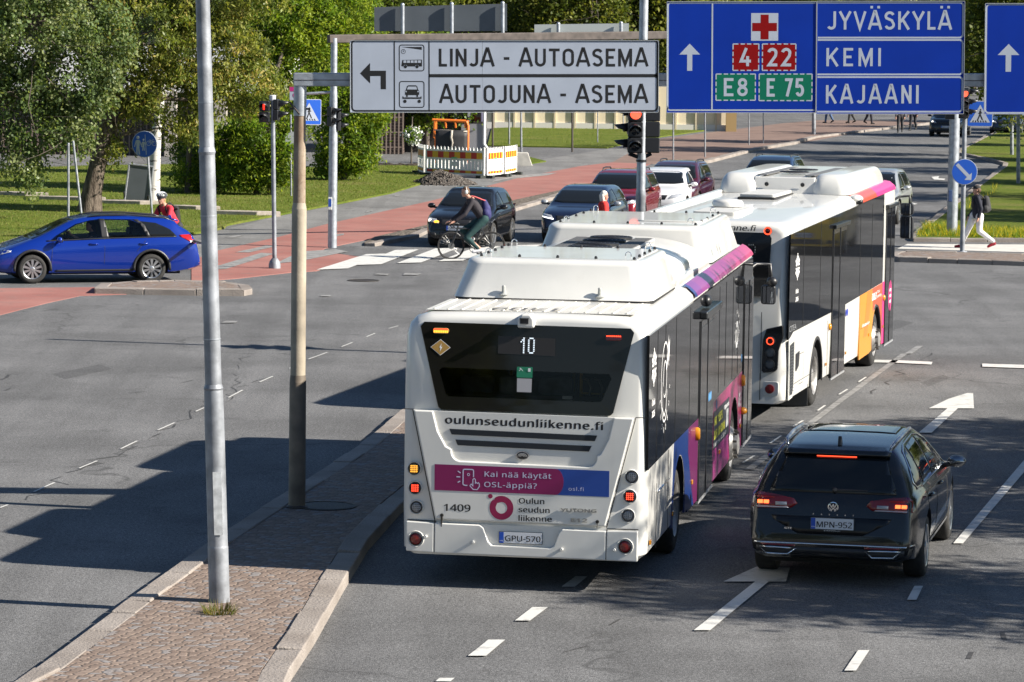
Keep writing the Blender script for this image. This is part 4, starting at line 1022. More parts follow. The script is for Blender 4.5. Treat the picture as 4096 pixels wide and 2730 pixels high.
# rear window
RW = [(-1.09, 2.725), (1.105, 2.712), (.905, 1.835), (-.878, 1.845)]
def lean1(z): return .10 * max(0, z - 1.84)
mb = MB(); 
pr = [(-1.06, 2.735), (1.075, 2.722), (1.112, 2.68), (.92, 1.86), (.89, 1.832), (-.86, 1.842), (-.892, 1.87), (-1.10, 2.69)]
vs = [(x, lean1(z) - .006, z) for x, z in pr]; vb = [(x, lean1(z) + .03, z) for x, z in pr]; n = len(pr)
hole = [(-.885, 2.24), (-.86, 2.27), (.87, 2.25), (.89, 2.21), (.80, 1.99), (.78, 1.97), (-.78, 1.985), (-.81, 2.01)]
def yl(z): return .10 * max(0, z - 1.84)
o_ = [(x, yl(z) - .006, z) for x, z in pr]; h_ = [(x, yl(z) - .006, z) for x, z in hole]; o2 = [(x, yl(z) + .03, z) for x, z in pr]; h2 = [(x, yl(z) + .03, z) for x, z in hole]
pair = [1, 1, 0, 0, 7, 7, 6, 6]
b_ = bmesh.new(); V_ = [b_.verts.new(p) for p in o_ + h_]; E_o = [b_.edges.new((V_[i], V_[(i + 1) % 8])) for i in range(8)] + [b_.edges.new((V_[8 + i], V_[8 + (i + 1) % 8])) for i in range(8)]
bmesh.ops.triangle_fill(b_, use_beauty=True, use_dissolve=False, edges=E_o)
for f_ in b_.faces: mb.f.append([v.index for v in f_.verts]); mb.mi.append(0)
b_.verts.index_update(); mb.f = [[v.index for v in f_.verts] for f_ in b_.faces]; mb.mi = [0] * len(mb.f); mb.v = [tuple(v.co) for v in b_.verts]; b_.free()
mb.add(o_ + o2, [(i, (i + 1) % 8, 8 + (i + 1) % 8, 8 + i) for i in range(8)]); mb.add(h_ + h2, [(i, (i + 1) % 8, 8 + (i + 1) % 8, 8 + i) for i in range(8)])
rw = mb.build('rear_window', GLASS, B1)
def on_glass(poly, name, mat, d=.009, par=None):
    mb = MB(); mb.add([(x, lean1(z) - d, z) for x, z in poly], [tuple(range(len(poly)))]); return mb.build(name, mat, par or rw)
_g = bpy.data.materials.new('see_through_glass'); _g.use_nodes = True; _t = _g.node_tree
_tr = _t.nodes.new('ShaderNodeBsdfTransparent'); _tr.inputs[0].default_value = (.50, .46, .40, 1); _gl = _t.nodes.new('ShaderNodeBsdfGlossy'); _gl.inputs[1].default_value = .03; _gl.inputs[0].default_value = (.6, .6, .6, 1)
_fr = _t.nodes.new('ShaderNodeFresnel'); _fr.inputs[0].default_value = 1.4; _mx = _t.nodes.new('ShaderNodeMixShader')
_t.links.new(_fr.outputs[0], _mx.inputs[0]); _t.links.new(_tr.outputs[0], _mx.inputs[1]); _t.links.new(_gl.outputs[0], _mx.inputs[2]); _t.links.new(_mx.outputs[0], _t.nodes['Material Output'].inputs[0])
on_glass([(-.89, 2.245), (-.86, 2.275), (.87, 2.255), (.895, 2.21), (.805, 1.985), (.785, 1.965), (-.785, 1.98), (-.815, 2.005)], 'inner_pane', _g, .0064)
SEATM = pm('seat_fabric', (.10, .11, .14), .8, var=.3, vscale=12); YPOLE = pm('yellow_pole', (.55, .36, .02), .4)
for x_ in (-.62, -.21, .21, .62):
    mb = MB(); mb.prism(rrect(x_ - .18, 1.95, x_ + .18, 2.13, .05), 'xz', .75, .85); mb.build('seat', SEATM, B1, bevel=.02)
for x_, y_ in ((.34, 1.2), (.50, .62), (-.36, 1.4)): mb = MB(); mb.tube([(x_, y_, 1.94), (x_, y_, 2.28)], .018, 8); mb.build('grab_pole', YPOLE, B1, smooth=True)
mb = MB(); mb.tube([(.50, .6, 1.99), (.86, .6, 1.985)], .012, 6); mb.build('grab_rail', YPOLE, B1)
for x_ in (.60, .72): mb = MB(); mb.tube([(x_, .5, 1.96), (x_ + .02, .5, 2.06), (x_ - .02, .52, 2.14), (x_ - .07, .55, 2.15)], .014, 8); mb.build('seat_handle', RIMG, B1, smooth=True)
mb = MB(); mb.box((0, .25, 1.955), (1.7, .35, .03)); mb.build('rear_shelf', pm('shelf_brown', (.06, .05, .045), .7), B1)
mb = MB(); mb.box((.42, .2, 1.985), (.10, .06, .03)); mb.build('paper_cup', WTXT, B1)
dp = on_glass([(-.286, 2.612), (.306, 2.60), (.306, 2.42), (-.286, 2.432)], 'destination_display', pm('display_dark', (.022, .02, .02), .35), .009)
mb = MB()
dots = {'1': ["..#..", ".##..", "#.#..", "..#..", "..#..", "..#..", "..#..", "..#..", "..#.."], '0': [".###.", "#...#", "#...#", "#...#", "#...#", "#...#", "#...#", "#...#", ".###."]}
for ci, ch in enumerate('10'):
    for r_i, row in enumerate(dots[ch]):
        for c_i, q in enumerate(row):
            if q == '#':
                for o2 in ((0, 0), (.009, 0)):
                    x = -.055 + ci * .078 + c_i * .0135 + o2[0] * .6; z = 2.595 - r_i * .0185
                    mb.box((x + .005, lean1(z) - .011, z), (.0085, .003, .0115))
mb.build('route_number', LEDW, dp)
for x, z, am in ((-.885, 2.645, True), (.905, 2.622, False)):
    mb = MB(); mb.prism(rrect(x - .082, z - .026, x + .082, z + .032, .026), 'xz', lean1(z) - .02, lean1(z) + .01); l = mb.build('high_lamp', LENSR if not am else pm('amber_lamp_base', (.42, .30, .10), .2), B1)
    mb = MB()
    for i in range(8): mb.box((x - .066 + i * .019, lean1(z) - .021, z + .019), (.015, .004, .012))
    mb.build('led', RED_LED, l)
    mb = MB()
    for i in range(8): mb.box((x - .066 + i * .019, lean1(z) - .021, z - .004), (.015, .004, .024))
    mb.build('led', AMB_ON if am else pm('dim_red', (.12, .03, .06), .3), l)
WARN = pm('amber_sticker', (.36, .21, .05), .5)
x, z = -.885, 2.478
on_glass([(x - .105, z), (x, z + .083), (x + .105, z), (x, z - .083)], 'sticker_edge', WTXT, .009)
st = on_glass([(x - .098, z), (x, z + .077), (x + .098, z), (x, z - .077)], 'hazard_sticker', WARN, .0105)
on_glass([(x - .012, z + .0), (x + .012, z + .042), (x + .004, z + .006), (x + .02, z + .006), (x - .006, z - .045), (x + .0, z - .006)], 'bolt_symbol', WTXT, .012)
EXG = pm('exit_green', (.01, .16, .085), .5)
x, z = -.003, 2.255
ex = on_glass(rrect(x - .082, z - .062, x + .082, z + .048, .01), 'exit_sticker', EXG, .009)
mb = MB(); F = REAR(x, z - .03, lean1(z) - .0105); text_mb(mb, 'Hätäuloskäynti', .012, F, w=.13); text_mb(mb, 'Nödutgång', .012, REAR(x, z - .052, lean1(z) - .0105), w=.09)
mb.prism([(x + .035, z + .0), (x + .06, z + .0), (x + .06, z + .036), (x + .035, z + .036)], 'xz', lean1(z) - .0115, lean1(z) - .0105)
ribbon(mb, [(x - .06, .0), (x - .035, .02), (x - .02, .0)], .006, REAR(0, z + .006, lean1(z) - .0105)); ribbon(mb, [(x - .05, .03), (x - .035, .018)], .01, REAR(0, z + .006, lean1(z) - .0108)); mb.build('exit_symbol', WTXT, ex)
on_glass([(x - .077, 2.185), (x + .077, 2.184), (x + .075, 2.045), (x - .075, 2.046)], 'paper_notice', pm('paper', (.30, .30, .32), .7), .009)
# tailgate: outer frame with a recessed tray
yo = -.012
hatch = [(-1.152, 1.832), (1.150, 1.816), (.868, .685), (-.908, .70)]
mb = MB(); mb.prism(hatch, 'xz', -.006, .03); tg = mb.build('tailgate', WHITE, B1, bevel=.006)
U_in = [(.93, 1.818), (.88, 1.60), (.80, 1.44)] + arc(.66, 1.40, .10, 10, -80, 5) + arc(-.64, 1.42, .10, -100, -190, 5) + [(-.80, 1.47), (-.885, 1.62), (-.94, 1.83)]
U_out = [(-1.14, 1.832), (-.905, .71), (.862, .695), (1.138, 1.816)]
mb = MB(); mb.prism(U_out + U_in, 'xz', -.042, -.004); mb.build('raised_panel', WHITE, tg, bevel=.016, seg=3)
for zs, xa, xb, sl in ((1.617, -.772, .762, -.012), (1.508, -.708, .704, -.012)):
    pl = [(xa + .025, zs - .028), (xa, zs + .030), (xb, zs + .030 - .022), (xb - .025, zs - .050)]
    mb = MB(); mb.prism(pl, 'xz', -.016, .0); g_ = mb.build('grille_slot', pm('slot_navy', (.006, .010, .016), .6), tg, bevel=.004)
mb = MB(); text_mb(mb, 'oulunseudunliikenne.fi', .098, REAR(.0, 1.692, -.0068) @ Matrix.Rotation(-.012, 4, 'Z'), w=1.63, bold=.022, space=1.08); mb.build('web_address', BLKTXT, tg)
mb = MB(); mb.lathe([(.066, 0), (.064, .014), (.05, .02), (.001, .022)], 28, REAR(-.005, 1.398, -.012) @ Matrix.Diagonal((1, .66, 1, 1)), cap=False); em = mb.build('emblem', pm('emblem_black', (.012, .012, .014), .2, coat=.6), tg, smooth=True, angle=.9)
mb = MB()
for r in (.018, .032, .047): ribbon(mb, [(r * cos(a), r * .70 * sin(a) - .012) for a in [pi * i / 12 for i in range(13)]], .0065, REAR(-.005, 1.398, -.036))
ribbon(mb, [(.064 * cos(a), .042 * sin(a)) for a in [2 * pi * i / 28 for i in range(28)]], .006, REAR(-.005, 1.398, -.034), True); mb.build('emblem_arc', CHROME, em)
# banner
yb = -.0435
mb = MB(); mb.prism([(-.914, 1.281), (.897, 1.270), (.897, 1.002), (-.914, 1.012)], 'xz', yb, yb + .003); bn = mb.build('banner', BANB, tg)
mb = MB(); mb.prism([(-.914, 1.281), (.34, 1.2735)] + arc(.34, 1.139, .087, 90, -90, 10, .1345) + [(.34, 1.0047), (-.914, 1.012)], 'xz', yb - .0015, yb); mb.build('banner_field', BANM, bn)
mb = MB(); text_mb(mb, 'Kai nää käytät', .066, REAR(-.392, 1.170, yb - .003), 'LEFT', bold=.008, w=.69, space=1.08); text_mb(mb, 'OSL-äppiä?', .066, REAR(-.395, 1.063, yb - .003), 'LEFT', bold=.008, w=.545, space=1.08)
text_mb(mb, 'osl.fi', .046, REAR(.48, 1.055, yb - .003), 'LEFT', w=.155, space=1.1)
F = REAR(0, 0, yb - .003); F_2 = REAR(0, 0, yb - .0034)
ribbon(mb, [(-.57, 1.072), (-.59, 1.072)] + arc(-.60, 1.09, .016, 270, 180, 3) + arc(-.60, 1.222, .016, 180, 90, 3) + arc(-.523, 1.222, .016, 90, 0, 3) + [(-.507, 1.16)], .011, F)
ribbon(mb, [(-.545, 1.07), (-.53, 1.088), (-.513, 1.07), (-.513, 1.135), (-.500, 1.147), (-.487, 1.135), (-.487, 1.098), (-.478, 1.106), (-.466, 1.096), (-.455, 1.104), (-.445, 1.09), (-.445, 1.065), (-.468, 1.032), (-.508, 1.032), (-.545, 1.07)], .009, F_2)
for a, b in (((-.672, 1.218), (-.642, 1.198)), ((-.685, 1.158), (-.645, 1.157)), ((-.672, 1.100), (-.645, 1.114))): ribbon(mb, [a, b], .011, F)
ribbon(mb, [(-.560 + .012 * cos(a), 1.185 + .012 * sin(a)) for a in [i * pi / 6 for i in range(12)]], .006, F, True); mb.build('lettering', BANT, bn)
# operator logo, numbers, badges
mb = MB(); cxl, czl = -.213, .852
ribbon(mb, [(cxl + .092 * cos(radians(a)), czl + .092 * sin(radians(a))) for a in range(-212, 119, 11)], .064, REAR(0, 0, yb))
for a in (-212, 118): mb.lathe([(.032, 0), (.001, .0002)], 14, REAR(cxl + .092 * cos(radians(a)), czl + .092 * sin(radians(a)), yb - .0004), cap=False)
mb.lathe([(.024, 0), (.001, .0002)], 14, REAR(-.330, .968, yb), cap=False); mb.build('operator_logo', LOGOR, tg)
mb = MB()
for i, t in enumerate(('Oulun', 'seudun', 'liikenne')): text_mb(mb, t, .069, REAR(-.033, .905 - i * .090, yb), 'LEFT', bold=.016, w=(.262, .318, .342)[i])
text_mb(mb, '1409', .090, REAR(-.81, .800, yb), 'LEFT', bold=.016, w=.272); mb.build('lettering', BLKTXT, tg)
def badge(txt, x, z, w, h, par):
    cu = MB(); text_mb(cu, txt, h, REAR(x, z, yb - .014), 'LEFT', bold=.02, w=w); cu.build('badge', pm('badge_steel', (.30, .30, .29), .35, .6), par, solid=.012)
badge('YUTONG', .405, .838, .365, .042, tg); badge('E12', .512, .735, .165, .046, tg)
for x, z in ((-.832, .755), (.782, .745)):
    mb = MB(); mb.lathe([(.018, 0), (.018, .012), (.009, .014), (.009, .004)], 14, REAR(x, z, yb)); mb.tube([(x, yb - .008, z - .01), (x - .004, yb - .004, z - .07 if x > 0 else z - .13)], [.005 if x > 0 else .012, .003 if x > 0 else .008], 6); mb.build('latch', pm('latch_dark', (.02, .018, .016), .5), tg)
# corner lamp panels and lamps
for s, col in ((-1, ('amber', 'red', 'white')), (1, ('white', 'red', 'white'))):
    for i, kd in enumerate(col):
        z = (1.222, 1.022, .822)[i] - (.010 if s > 0 else 0); x = (-1.135, -1.123, -1.108)[i] if s < 0 else (1.122, 1.106, 1.090)[i]
        rear_round_lamp(B1, x, z, -.004, .052, kd)
# bumper in three pieces with a plate recess
def bumper(poly, name, holes=None, y0=-.055):
    mb = MB(); mb.prism(poly, 'xz', y0, .02); return mb.build(name, WHITE, B1, bevel=.012, seg=3)
bumper([(-1.205, .682), (-.914, .672), (-.914, .362), (-1.205, .372)], 'bumper_corner'); bumper([(1.20, .66), (.878, .655), (.878, .350), (1.20, .345)], 'bumper_corner')
cb = bumper([(-.908, .672), (-.44, .668), (-.40, .64), (-.345, .50), (-.31, .462), (.30, .452), (.335, .475), (.385, .615), (.42, .655), (.872, .650), (.872, .350), (-.908, .362)], 'bumper')
mb = MB(); mb.box((0, .0, .56), (.9, .03, .22)); mb.build('plate_recess', WHITE, cb)
number_plate(cb, (-.012, -.016, .545), 'GPU-570')
for x, z in ((-.995, .53), (-.50, .49), (.42, .45), (.965, .465)):
    mb = MB(); mb.lathe([(.016, 0), (.016, .026), (.010, .030), (.001, .028)], 12, REAR(x, z, -.055), cap=False); mb.build('bolt_cap', WHITE, B1, smooth=True, angle=.7)
for x in (-1.10, 1.072): rear_round_lamp(B1, x, .500, -.052, .060, 'reflector')
# seams on the rear
mb = MB()
mb.box((-1.20, -.003, 1.838), (.10, .004, .008)); mb.box((1.21, -.003, 1.822), (.12, .004, .008))
for pts in (((-1.156, 1.832), (-.912, .69)), ((1.154, 1.816), (.872, .68)), ((-1.2, .69), (-.9, .684)), ((.87, .668), (1.2, .672)), ((-.911, .68), (-.911, .362)), ((.875, .66), (.875, .348))): ribbon(mb, pts, .010, REAR(0, 0, -.0065))
mb.build('panel_gap', SEAM, B1)
# rear camera
mb = MB(); mb.prism([(-.09, 2.70), (.09, 2.70), (.085, 2.79), (.05, 2.845), (-.05, 2.845), (-.085, 2.79)], 'xz', .03, .30); ch = mb.build('camera_housing', WHITE, B1, bevel=.025, seg=3)
mb = MB(); mb.box((-.012, .02, 2.775), (.085, .03, .055)); mb.box((-.01, .0, 2.80), (.09, .05, .012)); mb.build('camera', BLK, ch)
# roof: ribbed rear deck
mb = MB()
for i in range(15): mb.box((-1.0 + i * .143, .98, 2.852), (.018, 1.35, .016))
mb.build('roof_rib', ROOFW, B1, bevel=.004)
mb = MB(); mb.box((0, .98, 2.846), (2.16, 1.42, .006)); mb.build('roof_deck', ROOFW, B1)
mb = MB(); text_mb(mb, '1409', .30, frame((-.05, .62, 2.8625), (-1, 0, 0), (0, -1, 0)), bold=.01); mb.build('roof_number', pm('faded_lettering', (.12, .12, .12), .7), B1)
# roof pods
def pod(name, x0, x1, y0, y1, z0, z1, dx, dy0, dy1, r=.12):
    """box hood with sloped sides and soft edges"""
    P = []
    def ring(x0, x1, y0, y1, z, r): return [(a, b, z) for a, b in rrect(x0, y0, x1, y1, r, 5)]
    N = 7; rows = [ring(x0, x1, y0, y1, z0, r)]
    for i in range(N + 1):
        t = i / N; zt = z0 + (z1 - z0) * (.80 + .20 * sin(t * pi / 2)); k = (.62 + .38 * (1 - cos(t * pi / 2)))
        rows.append(ring(x0 + dx * k, x1 - dx * k, y0 + dy0 * k, y1 - dy1 * k, zt, r))
    mb = MB(); mb.grid(rows, closed_u=True); n = len(rows[0]); b = (len(rows) - 1) * n
    mb.f.append([b + i for i in range(n)]); mb.mi.append(0)
    o = mb.build(name, WHITE, B1, smooth=True, angle=radians(30))
    mb = MB(); mb.prism(rrect(x0 + .01, y0 + .01, x1 - .01, y1 - .01, r), 'xy', z0 - .08, z0 + .004); mb.build('pod_seal', BLKM, o)
    mb = MB(); xa, xb, ya, yc = x0 + dx + .06, x1 - dx - .06, y0 + dy0 + .06, y1 - dy1 - .06
    mb.prism([(xa, ya), (xb, ya), (xb, yc), (xa, yc)], 'xy', z1 - .005, z1 + .006); lid = mb.build('pod_lid', WHITE, o)
    mb = MB()
    for i in range(5):
        for yy in (ya + .03, yc - .03): 
            mb.lathe([(.017, 0), (.017, .018), (.009, .03), (.001, .031)], 8, Matrix.Translation((xa + .03 + (xb - xa - .06) * i / 4, yy, z1 + .006)), cap=False)
    for i in range(1, 4):
        for xx in (xa + .03, xb - .03): mb.lathe([(.017, 0), (.017, .018), (.009, .03), (.001, .031)], 8, Matrix.Translation((xx, ya + .03 + (yc - ya - .06) * i / 4, z1 + .006)), cap=False)
    mb.build('lid_bolt', BLK, lid)
    for xx in (xa + .10, xb - .10):
        for yy in (ya + .06, yc - .06):
            mb = MB(); mb.tube([(xx - .03, yy, z1)] + [(xx - .03 * cos(a), yy, z1 + .05 + .035 * sin(a)) for a in [pi * i / 8 for i in range(9)]] + [(xx + .03, yy, z1)], .006, 6); mb.build('lifting_eye', CHROME, lid, smooth=True)
    return o
p1 = pod('roof_pod', -1.085, 1.085, 1.78, 4.25, 2.865, 3.275, .16, .34, .12, r=.2)
for x in (-.52, .52):
    mb = MB(); mb.lathe([(.05, 0), (.03, .012), (.02, .02), (.02, .09), (.014, .10)], 12, Matrix.Translation((x, 1.80, 2.90))); mb.build('pod_pin', pm('grey_pin', (.30, .31, .30), .5), p1)
mb = MB(); mb.ball((.02, 1.84, 2.915), (.03, .02, .022), 10); mb.build('marker_knob', WHITE, p1, smooth=True)
p2 = pod('roof_pod', -1.10, 1.10, 7.75, 11.35, 2.885, 3.32, .16, .34, .30, r=.2)
mb = MB(); mb.prism(rrect(.05, 8.75, .86, 9.75, .08), 'xy', 3.31, 3.345); h_ = mb.build('pod_hatch', WHITE, p2, bevel=.01)
# barrel cover with fans
rows = []
for yy, sc in ((4.22, .97), (4.3, 1), (7.7, 1), (7.78, .97)):
    rows.append([(.99 * cos(a) * sc if abs(cos(a)) > .001 else 0, yy, 2.86 + .35 * (max(0, sin(a)) ** .62) * sc) for a in [pi * i / 20 for i in range(21)]])
mb = MB(); mb.grid(rows); bc = mb.build('roof_cover', WHITE, B1, smooth=True)
mb = MB(); mb.box((0, 5.75, 3.205), (.95, 2.6, .03)); mb.build('fan_deck', pm('grey_deck', (.46, .46, .45), .5, .2), bc)
for i in range(4):
    T = Matrix.Translation((.0, 4.75 + i * .62, 3.222))
    mb = MB(); 
    for r in (.05, .10, .15, .20, .245): mb.tube([(r * cos(a), r * sin(a), .03) for a in [2 * pi * j / 24 for j in range(24)]], .007, 5, T=T, closed=True)
    for j in range(6): a = pi * j / 6; mb.tube([(.245 * cos(a), .245 * sin(a), .028), (-.245 * cos(a), -.245 * sin(a), .028)], .007, 5, T=T)
    mb.lathe([(.26, 0), (.26, .03), (.235, .03), (.235, .004), (.001, .004)], 24, T, cap=False); mb.build('fan_grille', BLK, bc)
for x in (-.36, .36):
    mb = MB()
    for i in range(24): mb.box((x, 4.62 + i * .098, 3.224), (.20, .05, .012))
    mb.build('vent_strip', pm('vent_grey', (.14, .14, .14), .6), bc)
mb = MB(); mb.box((1.0, 6.0, 2.87), (.16, 3.4, .10)); mb.build('cover_rail', WHITE, bc, bevel=.015)
# roof edge wrap: colour on the right cove
def cove(y0, y1, mat, name='roof_edge_wrap', lift=.006, P=B1, base=2.78, offs=.004):
    pts = [(1.270, 2.685), (1.258, 2.715), (1.235, 2.745), (1.17, 2.800), (1.12, 2.822)]
    rows = []
    for i in range(2):
        yy = (y0, y1)[i]; rows.append([(x + offs, yy, z + offs + lift * yy) for x, z in pts])
    mb = MB(); mb.grid(rows); return mb.build(name, mat, P, smooth=True)
NAV = pm('wrap_navy', (.02, .035, .16), .3, coat=.25)
cove(4.42, 4.62, NAV)
for i in range(12):
    t = i / 11; q = .5 + .5 * sin(i * 1.9); c0 = (.15 + .20 * t + .06 * q, .030 + .012 * q, .20 - .07 * t); y_ = 4.62 + (LB - .2 - 4.62) * i / 12
    cove(y_, y_ + (LB - .2 - 4.62) / 12, pm('wrap_violet_%d' % i, c0, .3, coat=.25))
# right side
zt = lambda y: 2.66 + .006 * y
glz = [(.02, zt(0)), (LB - .30, zt(LB)), (LB - .30, 1.33), (4.88, 1.285), (2.42, 1.285), (.07, 1.275)]
gz = spanel('side_glazing', B1, glz, SIDEBLK, t=.005)
lo = [(4.86, 1.283), (2.45, 1.283), (2.45, .92)]
ap1 = arch_pts(WY1, .50, .585, .36); ap2 = arch_pts(WY2, .50, .585, .36)
spanel('side_panel', B1, [(2.43, 1.283), (3.84, 1.283), (3.84, .36)] + [p for p in ap1[::-1]] + [(2.30, .36), (2.34, .8)], BLUEW, t=.004)
spanel('side_panel', B1, [(3.845, 1.283), (4.86, 1.283), (4.86, .33), (4.50, .33), (4.2, .60), (3.95, .9), (3.845, 1.0)], PURP, t=.004)
spanel('side_panel', B1, [(3.842, .998), (3.947, .9), (4.197, .60), (4.497, .33), (3.842, .33)], BLUEW, t=.0038)
spanel('side_panel', B1, [(6.56, 1.345), (10.22, 1.345), (10.22, .33)] + ap2[::-1] + [(8.4, .33), (6.56, .33)], MAG, t=.004)
spanel('side_panel', B1, [(6.561, .70), (8.44, .70), (8.44, .331), (6.561, .331)], pm('mauve_wrap', (.30, .03, .17), .28, coat=.4), t=.0055)
mb = MB()
for y in (.75, 1.45, 2.45, 3.85): mb.box((1.2815, y, 1.97), (.003, .010, 1.36))
for y in (7.1, 7.9, 8.8, 9.5): mb.box((1.2815, y, 2.0), (.003, .010, 1.30))
mb.box((1.279, 1.9, .82), (.004, .008, .90)); mb.box((1.279, .86, .70), (.004, .008, .68)); mb.build('panel_gap', SEAM, B1)
mb = MB(); mb.tube([(1.286, .92, .95), (1.286, 1.88, .96)], .012, 8); mb.build('flap_handle', CHROME, B1, smooth=True)
# doors
def door(y0, y1, zb, zt_, name='door', px=1.275, P=B1, leafs=2):
    mb = MB(); mb.prism([(y0, zb), (y1, zb), (y1, zt_), (y0, zt_)], 'yz', px - .03, px + .010); d = mb.build(name, DOORM, P, bevel=.006)
    w = (y1 - y0) / leafs
    for i in range(leafs):
        a = y0 + i * w; mb = MB(); mb.prism(rrect(a + .07, zb + .22, a + w - .05, zt_ - .08, .05), 'yz', px + .009, px + .0135); mb.build('door_pane', SIDEBLK, d)
        mb = MB(); mb.box((px + .013, a + .02, (zb + zt_) / 2), (.012, .035, zt_ - zb)); mb.build('door_seal', BLK, d)
    mb = MB(); mb.box((px, (y0 + y1) / 2, zb - .02), (.03, y1 - y0, .03)); mb.build('door_sill', ALU, d)
    return d
dr = door(4.90, 6.50, .31, 2.40)
mb = MB(); mb.box((1.32, 5.7, 2.475), (.10, 1.72, .09)); mb.build('door_canopy', pm('canopy_black', (.018, .02, .022), .3, coat=.3), dr, bevel=.02)
door(10.28, 11.58, .33, 2.46)
mb = MB(); mb.ball((1.29, 5.48, 2.60), (.06, .10, .07), 12); mb.build('side_camera', BLK, B1, smooth=True)
for y in (4.62, 10.15): 
    mb = MB(); mb.lathe([(.07, 0), (.07, .03), (.055, .05)], 16, RSIDE(y, 1.13 if y < 5 else 1.20, 1.278) @ Matrix.Diagonal((.7, 1.1, 1, 1))); mb.build('side_marker', LENSA, B1, smooth=True, angle=.8)
for y, z in ((.32, .50), (2.36, .52), (4.25, .62), (7.35, .60), (10.02, .62)):
    mb = MB(); mb.box((1.285, y, z), (.018, .10, .05)); mb.build('side_marker', LENSA, B1, bevel=.006)
mb = MB(); mb.ball((1.30, 10.18, .80), (.06, .07, .05), 10); mb.build('turn_signal', LENSA, B1, smooth=True)
# side logos
def flake(y, z, s, x, par, name='snowflake_logo'):
    mb = MB(); F = RSIDE(y, z, x)
    for i in range(6):
        a = radians(90 + 60 * i); ribbon(mb, [(.10 * s * cos(a), .10 * s * sin(a)), (.5 * s * cos(a), .5 * s * sin(a))], .10 * s, F @ Matrix.Translation((0, 0, i * .0002)))
        for da in (-22, 22): b = a + radians(da); ribbon(mb, [(.2 * s * cos(a), .2 * s * sin(a)), (.42 * s * cos(b), .42 * s * sin(b))], .07 * s, F @ Matrix.Translation((0, 0, .0013 + i * .0002)))
    text_mb(mb, 'Oulu', .10 * s / .5, F @ Matrix.Translation((0, -.98 * s, 0)), w=.62 * s, bold=.02); text_mb(mb, '2026', .10 * s / .5, F @ Matrix.Translation((0, -1.28 * s, 0)), w=.62 * s, bold=.02)
    mb.build(name, WTXT, par)
flake(.42, 2.30, .40, 1.2825, gz)
mb = MB(); F = RSIDE(1.42, 2.05, 1.2825)
ribbon(mb, [(.34 * cos(a), .42 * sin(a)) for a in [radians(-60 + 290 * i / 24 + 80) for i in range(25)]], .022, F)
ribbon(mb, [(.15 * cos(a), .19 * sin(a) + .03) for a in [radians(200 - 330 * i / 20) for i in range(21)]], .02, F); ribbon(mb, [(-.28, .02), (-.24, -.25), (-.05, -.36), (.12, -.30), (.2, -.1)], .02, F @ Matrix.Translation((0, 0, .0005)))
ribbon(mb, [(.1, .12), (.22, .26), (.26, .40), (.24, .28), (.34, .36), (.30, .2)], .06, F @ Matrix.Translation((0, 0, .0008)))
for i, ch in enumerate('ENSKÖBUS'):
    a = radians(200 + 150 * i / 7); text_mb(mb, ch, .075, F @ Matrix.Translation((.43 * cos(a), .50 * sin(a), 0)) @ Matrix.Rotation(a + pi / 2, 4, 'Z') @ Matrix.Translation((0, -.04, 0)), bold=.01)
mb.build('side_emblem', WTXT, gz)
mb = MB(); F = RSIDE(9.35, 1.90, 1.2825)
ribbon(mb, [(.14 * cos(a), .14 * sin(a) - .03) for a in [radians(-210 + 330 * i / 20) for i in range(21)]], .07, F)
for i, ch in enumerate('SÄHKÖBUSSI2019'):
    a = radians(100 - 360 * i / 14); text_mb(mb, ch, .06, F @ Matrix.Translation((.29 * cos(a), .27 * sin(a), 0)) @ Matrix.Rotation(a - pi / 2, 4, 'Z') @ Matrix.Translation((0, -.03, 0)), bold=.02)
mb.build('side_emblem', WTXT, gz)
mb = MB(); F = RSIDE(9.95, .98, 1.281)
ribbon(mb, [(-.12 + .07 * cos(a), .07 * sin(a)) for a in [radians(-210 + 330 * i / 16) for i in range(17)]], .045, F)
for i, t in enumerate(('Oulun', 'seudun', 'liikenne')): text_mb(mb, t, .055, F @ Matrix.Translation((-.02, .05 - i * .075, 0)), 'LEFT', w=.2)
text_mb(mb, '1409', .07, RSIDE(9.98, .66, 1.281), w=.18, bold=.02); mb.build('lettering', WTXT, B1)
mb = MB(); mb.prism([(6.60, 1.16), (8.52, 1.16), (8.52, .70), (6.60, .70)], 'yz', 1.277, 1.2825); ad = mb.build('advert_panel', pm('advert_navy', (.02, .025, .035), .35), B1)
mb = MB(); text_mb(mb, 'YRITYKSESI', .13, RSIDE(6.66, .985, 1.2835), 'LEFT', w=1.0, bold=.015); text_mb(mb, 'ILME KUNTOON!', .13, RSIDE(6.66, .82, 1.2835), 'LEFT', w=1.28, bold=.015); mb.build('advert_headline', pm('yellow_lettering', (.55, .55, .05), .5), ad)
mb = MB(); text_mb(mb, 'Soita Mikolle 040 120 1953', .06, RSIDE(6.64, .73, 1.2835), 'LEFT', w=1.5); text_mb(mb, 'Teippaamot', .07, RSIDE(7.85, 1.06, 1.2835), 'LEFT', w=.6, bold=.01)
for i in range(4): mb.box((1.283, 8.15 + i * .07, .92), (.001, .035, .22))
mb.build('advert_text', WTXT, ad)
for y, z, w in ((6.02, 1.42, .30), (6.95, 1.23, .12), (10.1, 1.50, .14)):
    mb = MB()
    for i in range(3 if w > .2 else 1): mb.lathe([(.055, 0), (.001, .001)], 14, RSIDE(y - w / 3 + i * .11, z, 1.2905 if w > .2 else 1.283), cap=False)
    mb.build('access_sticker', pm('access_blue', (.10, .28, .55), .5), B1)
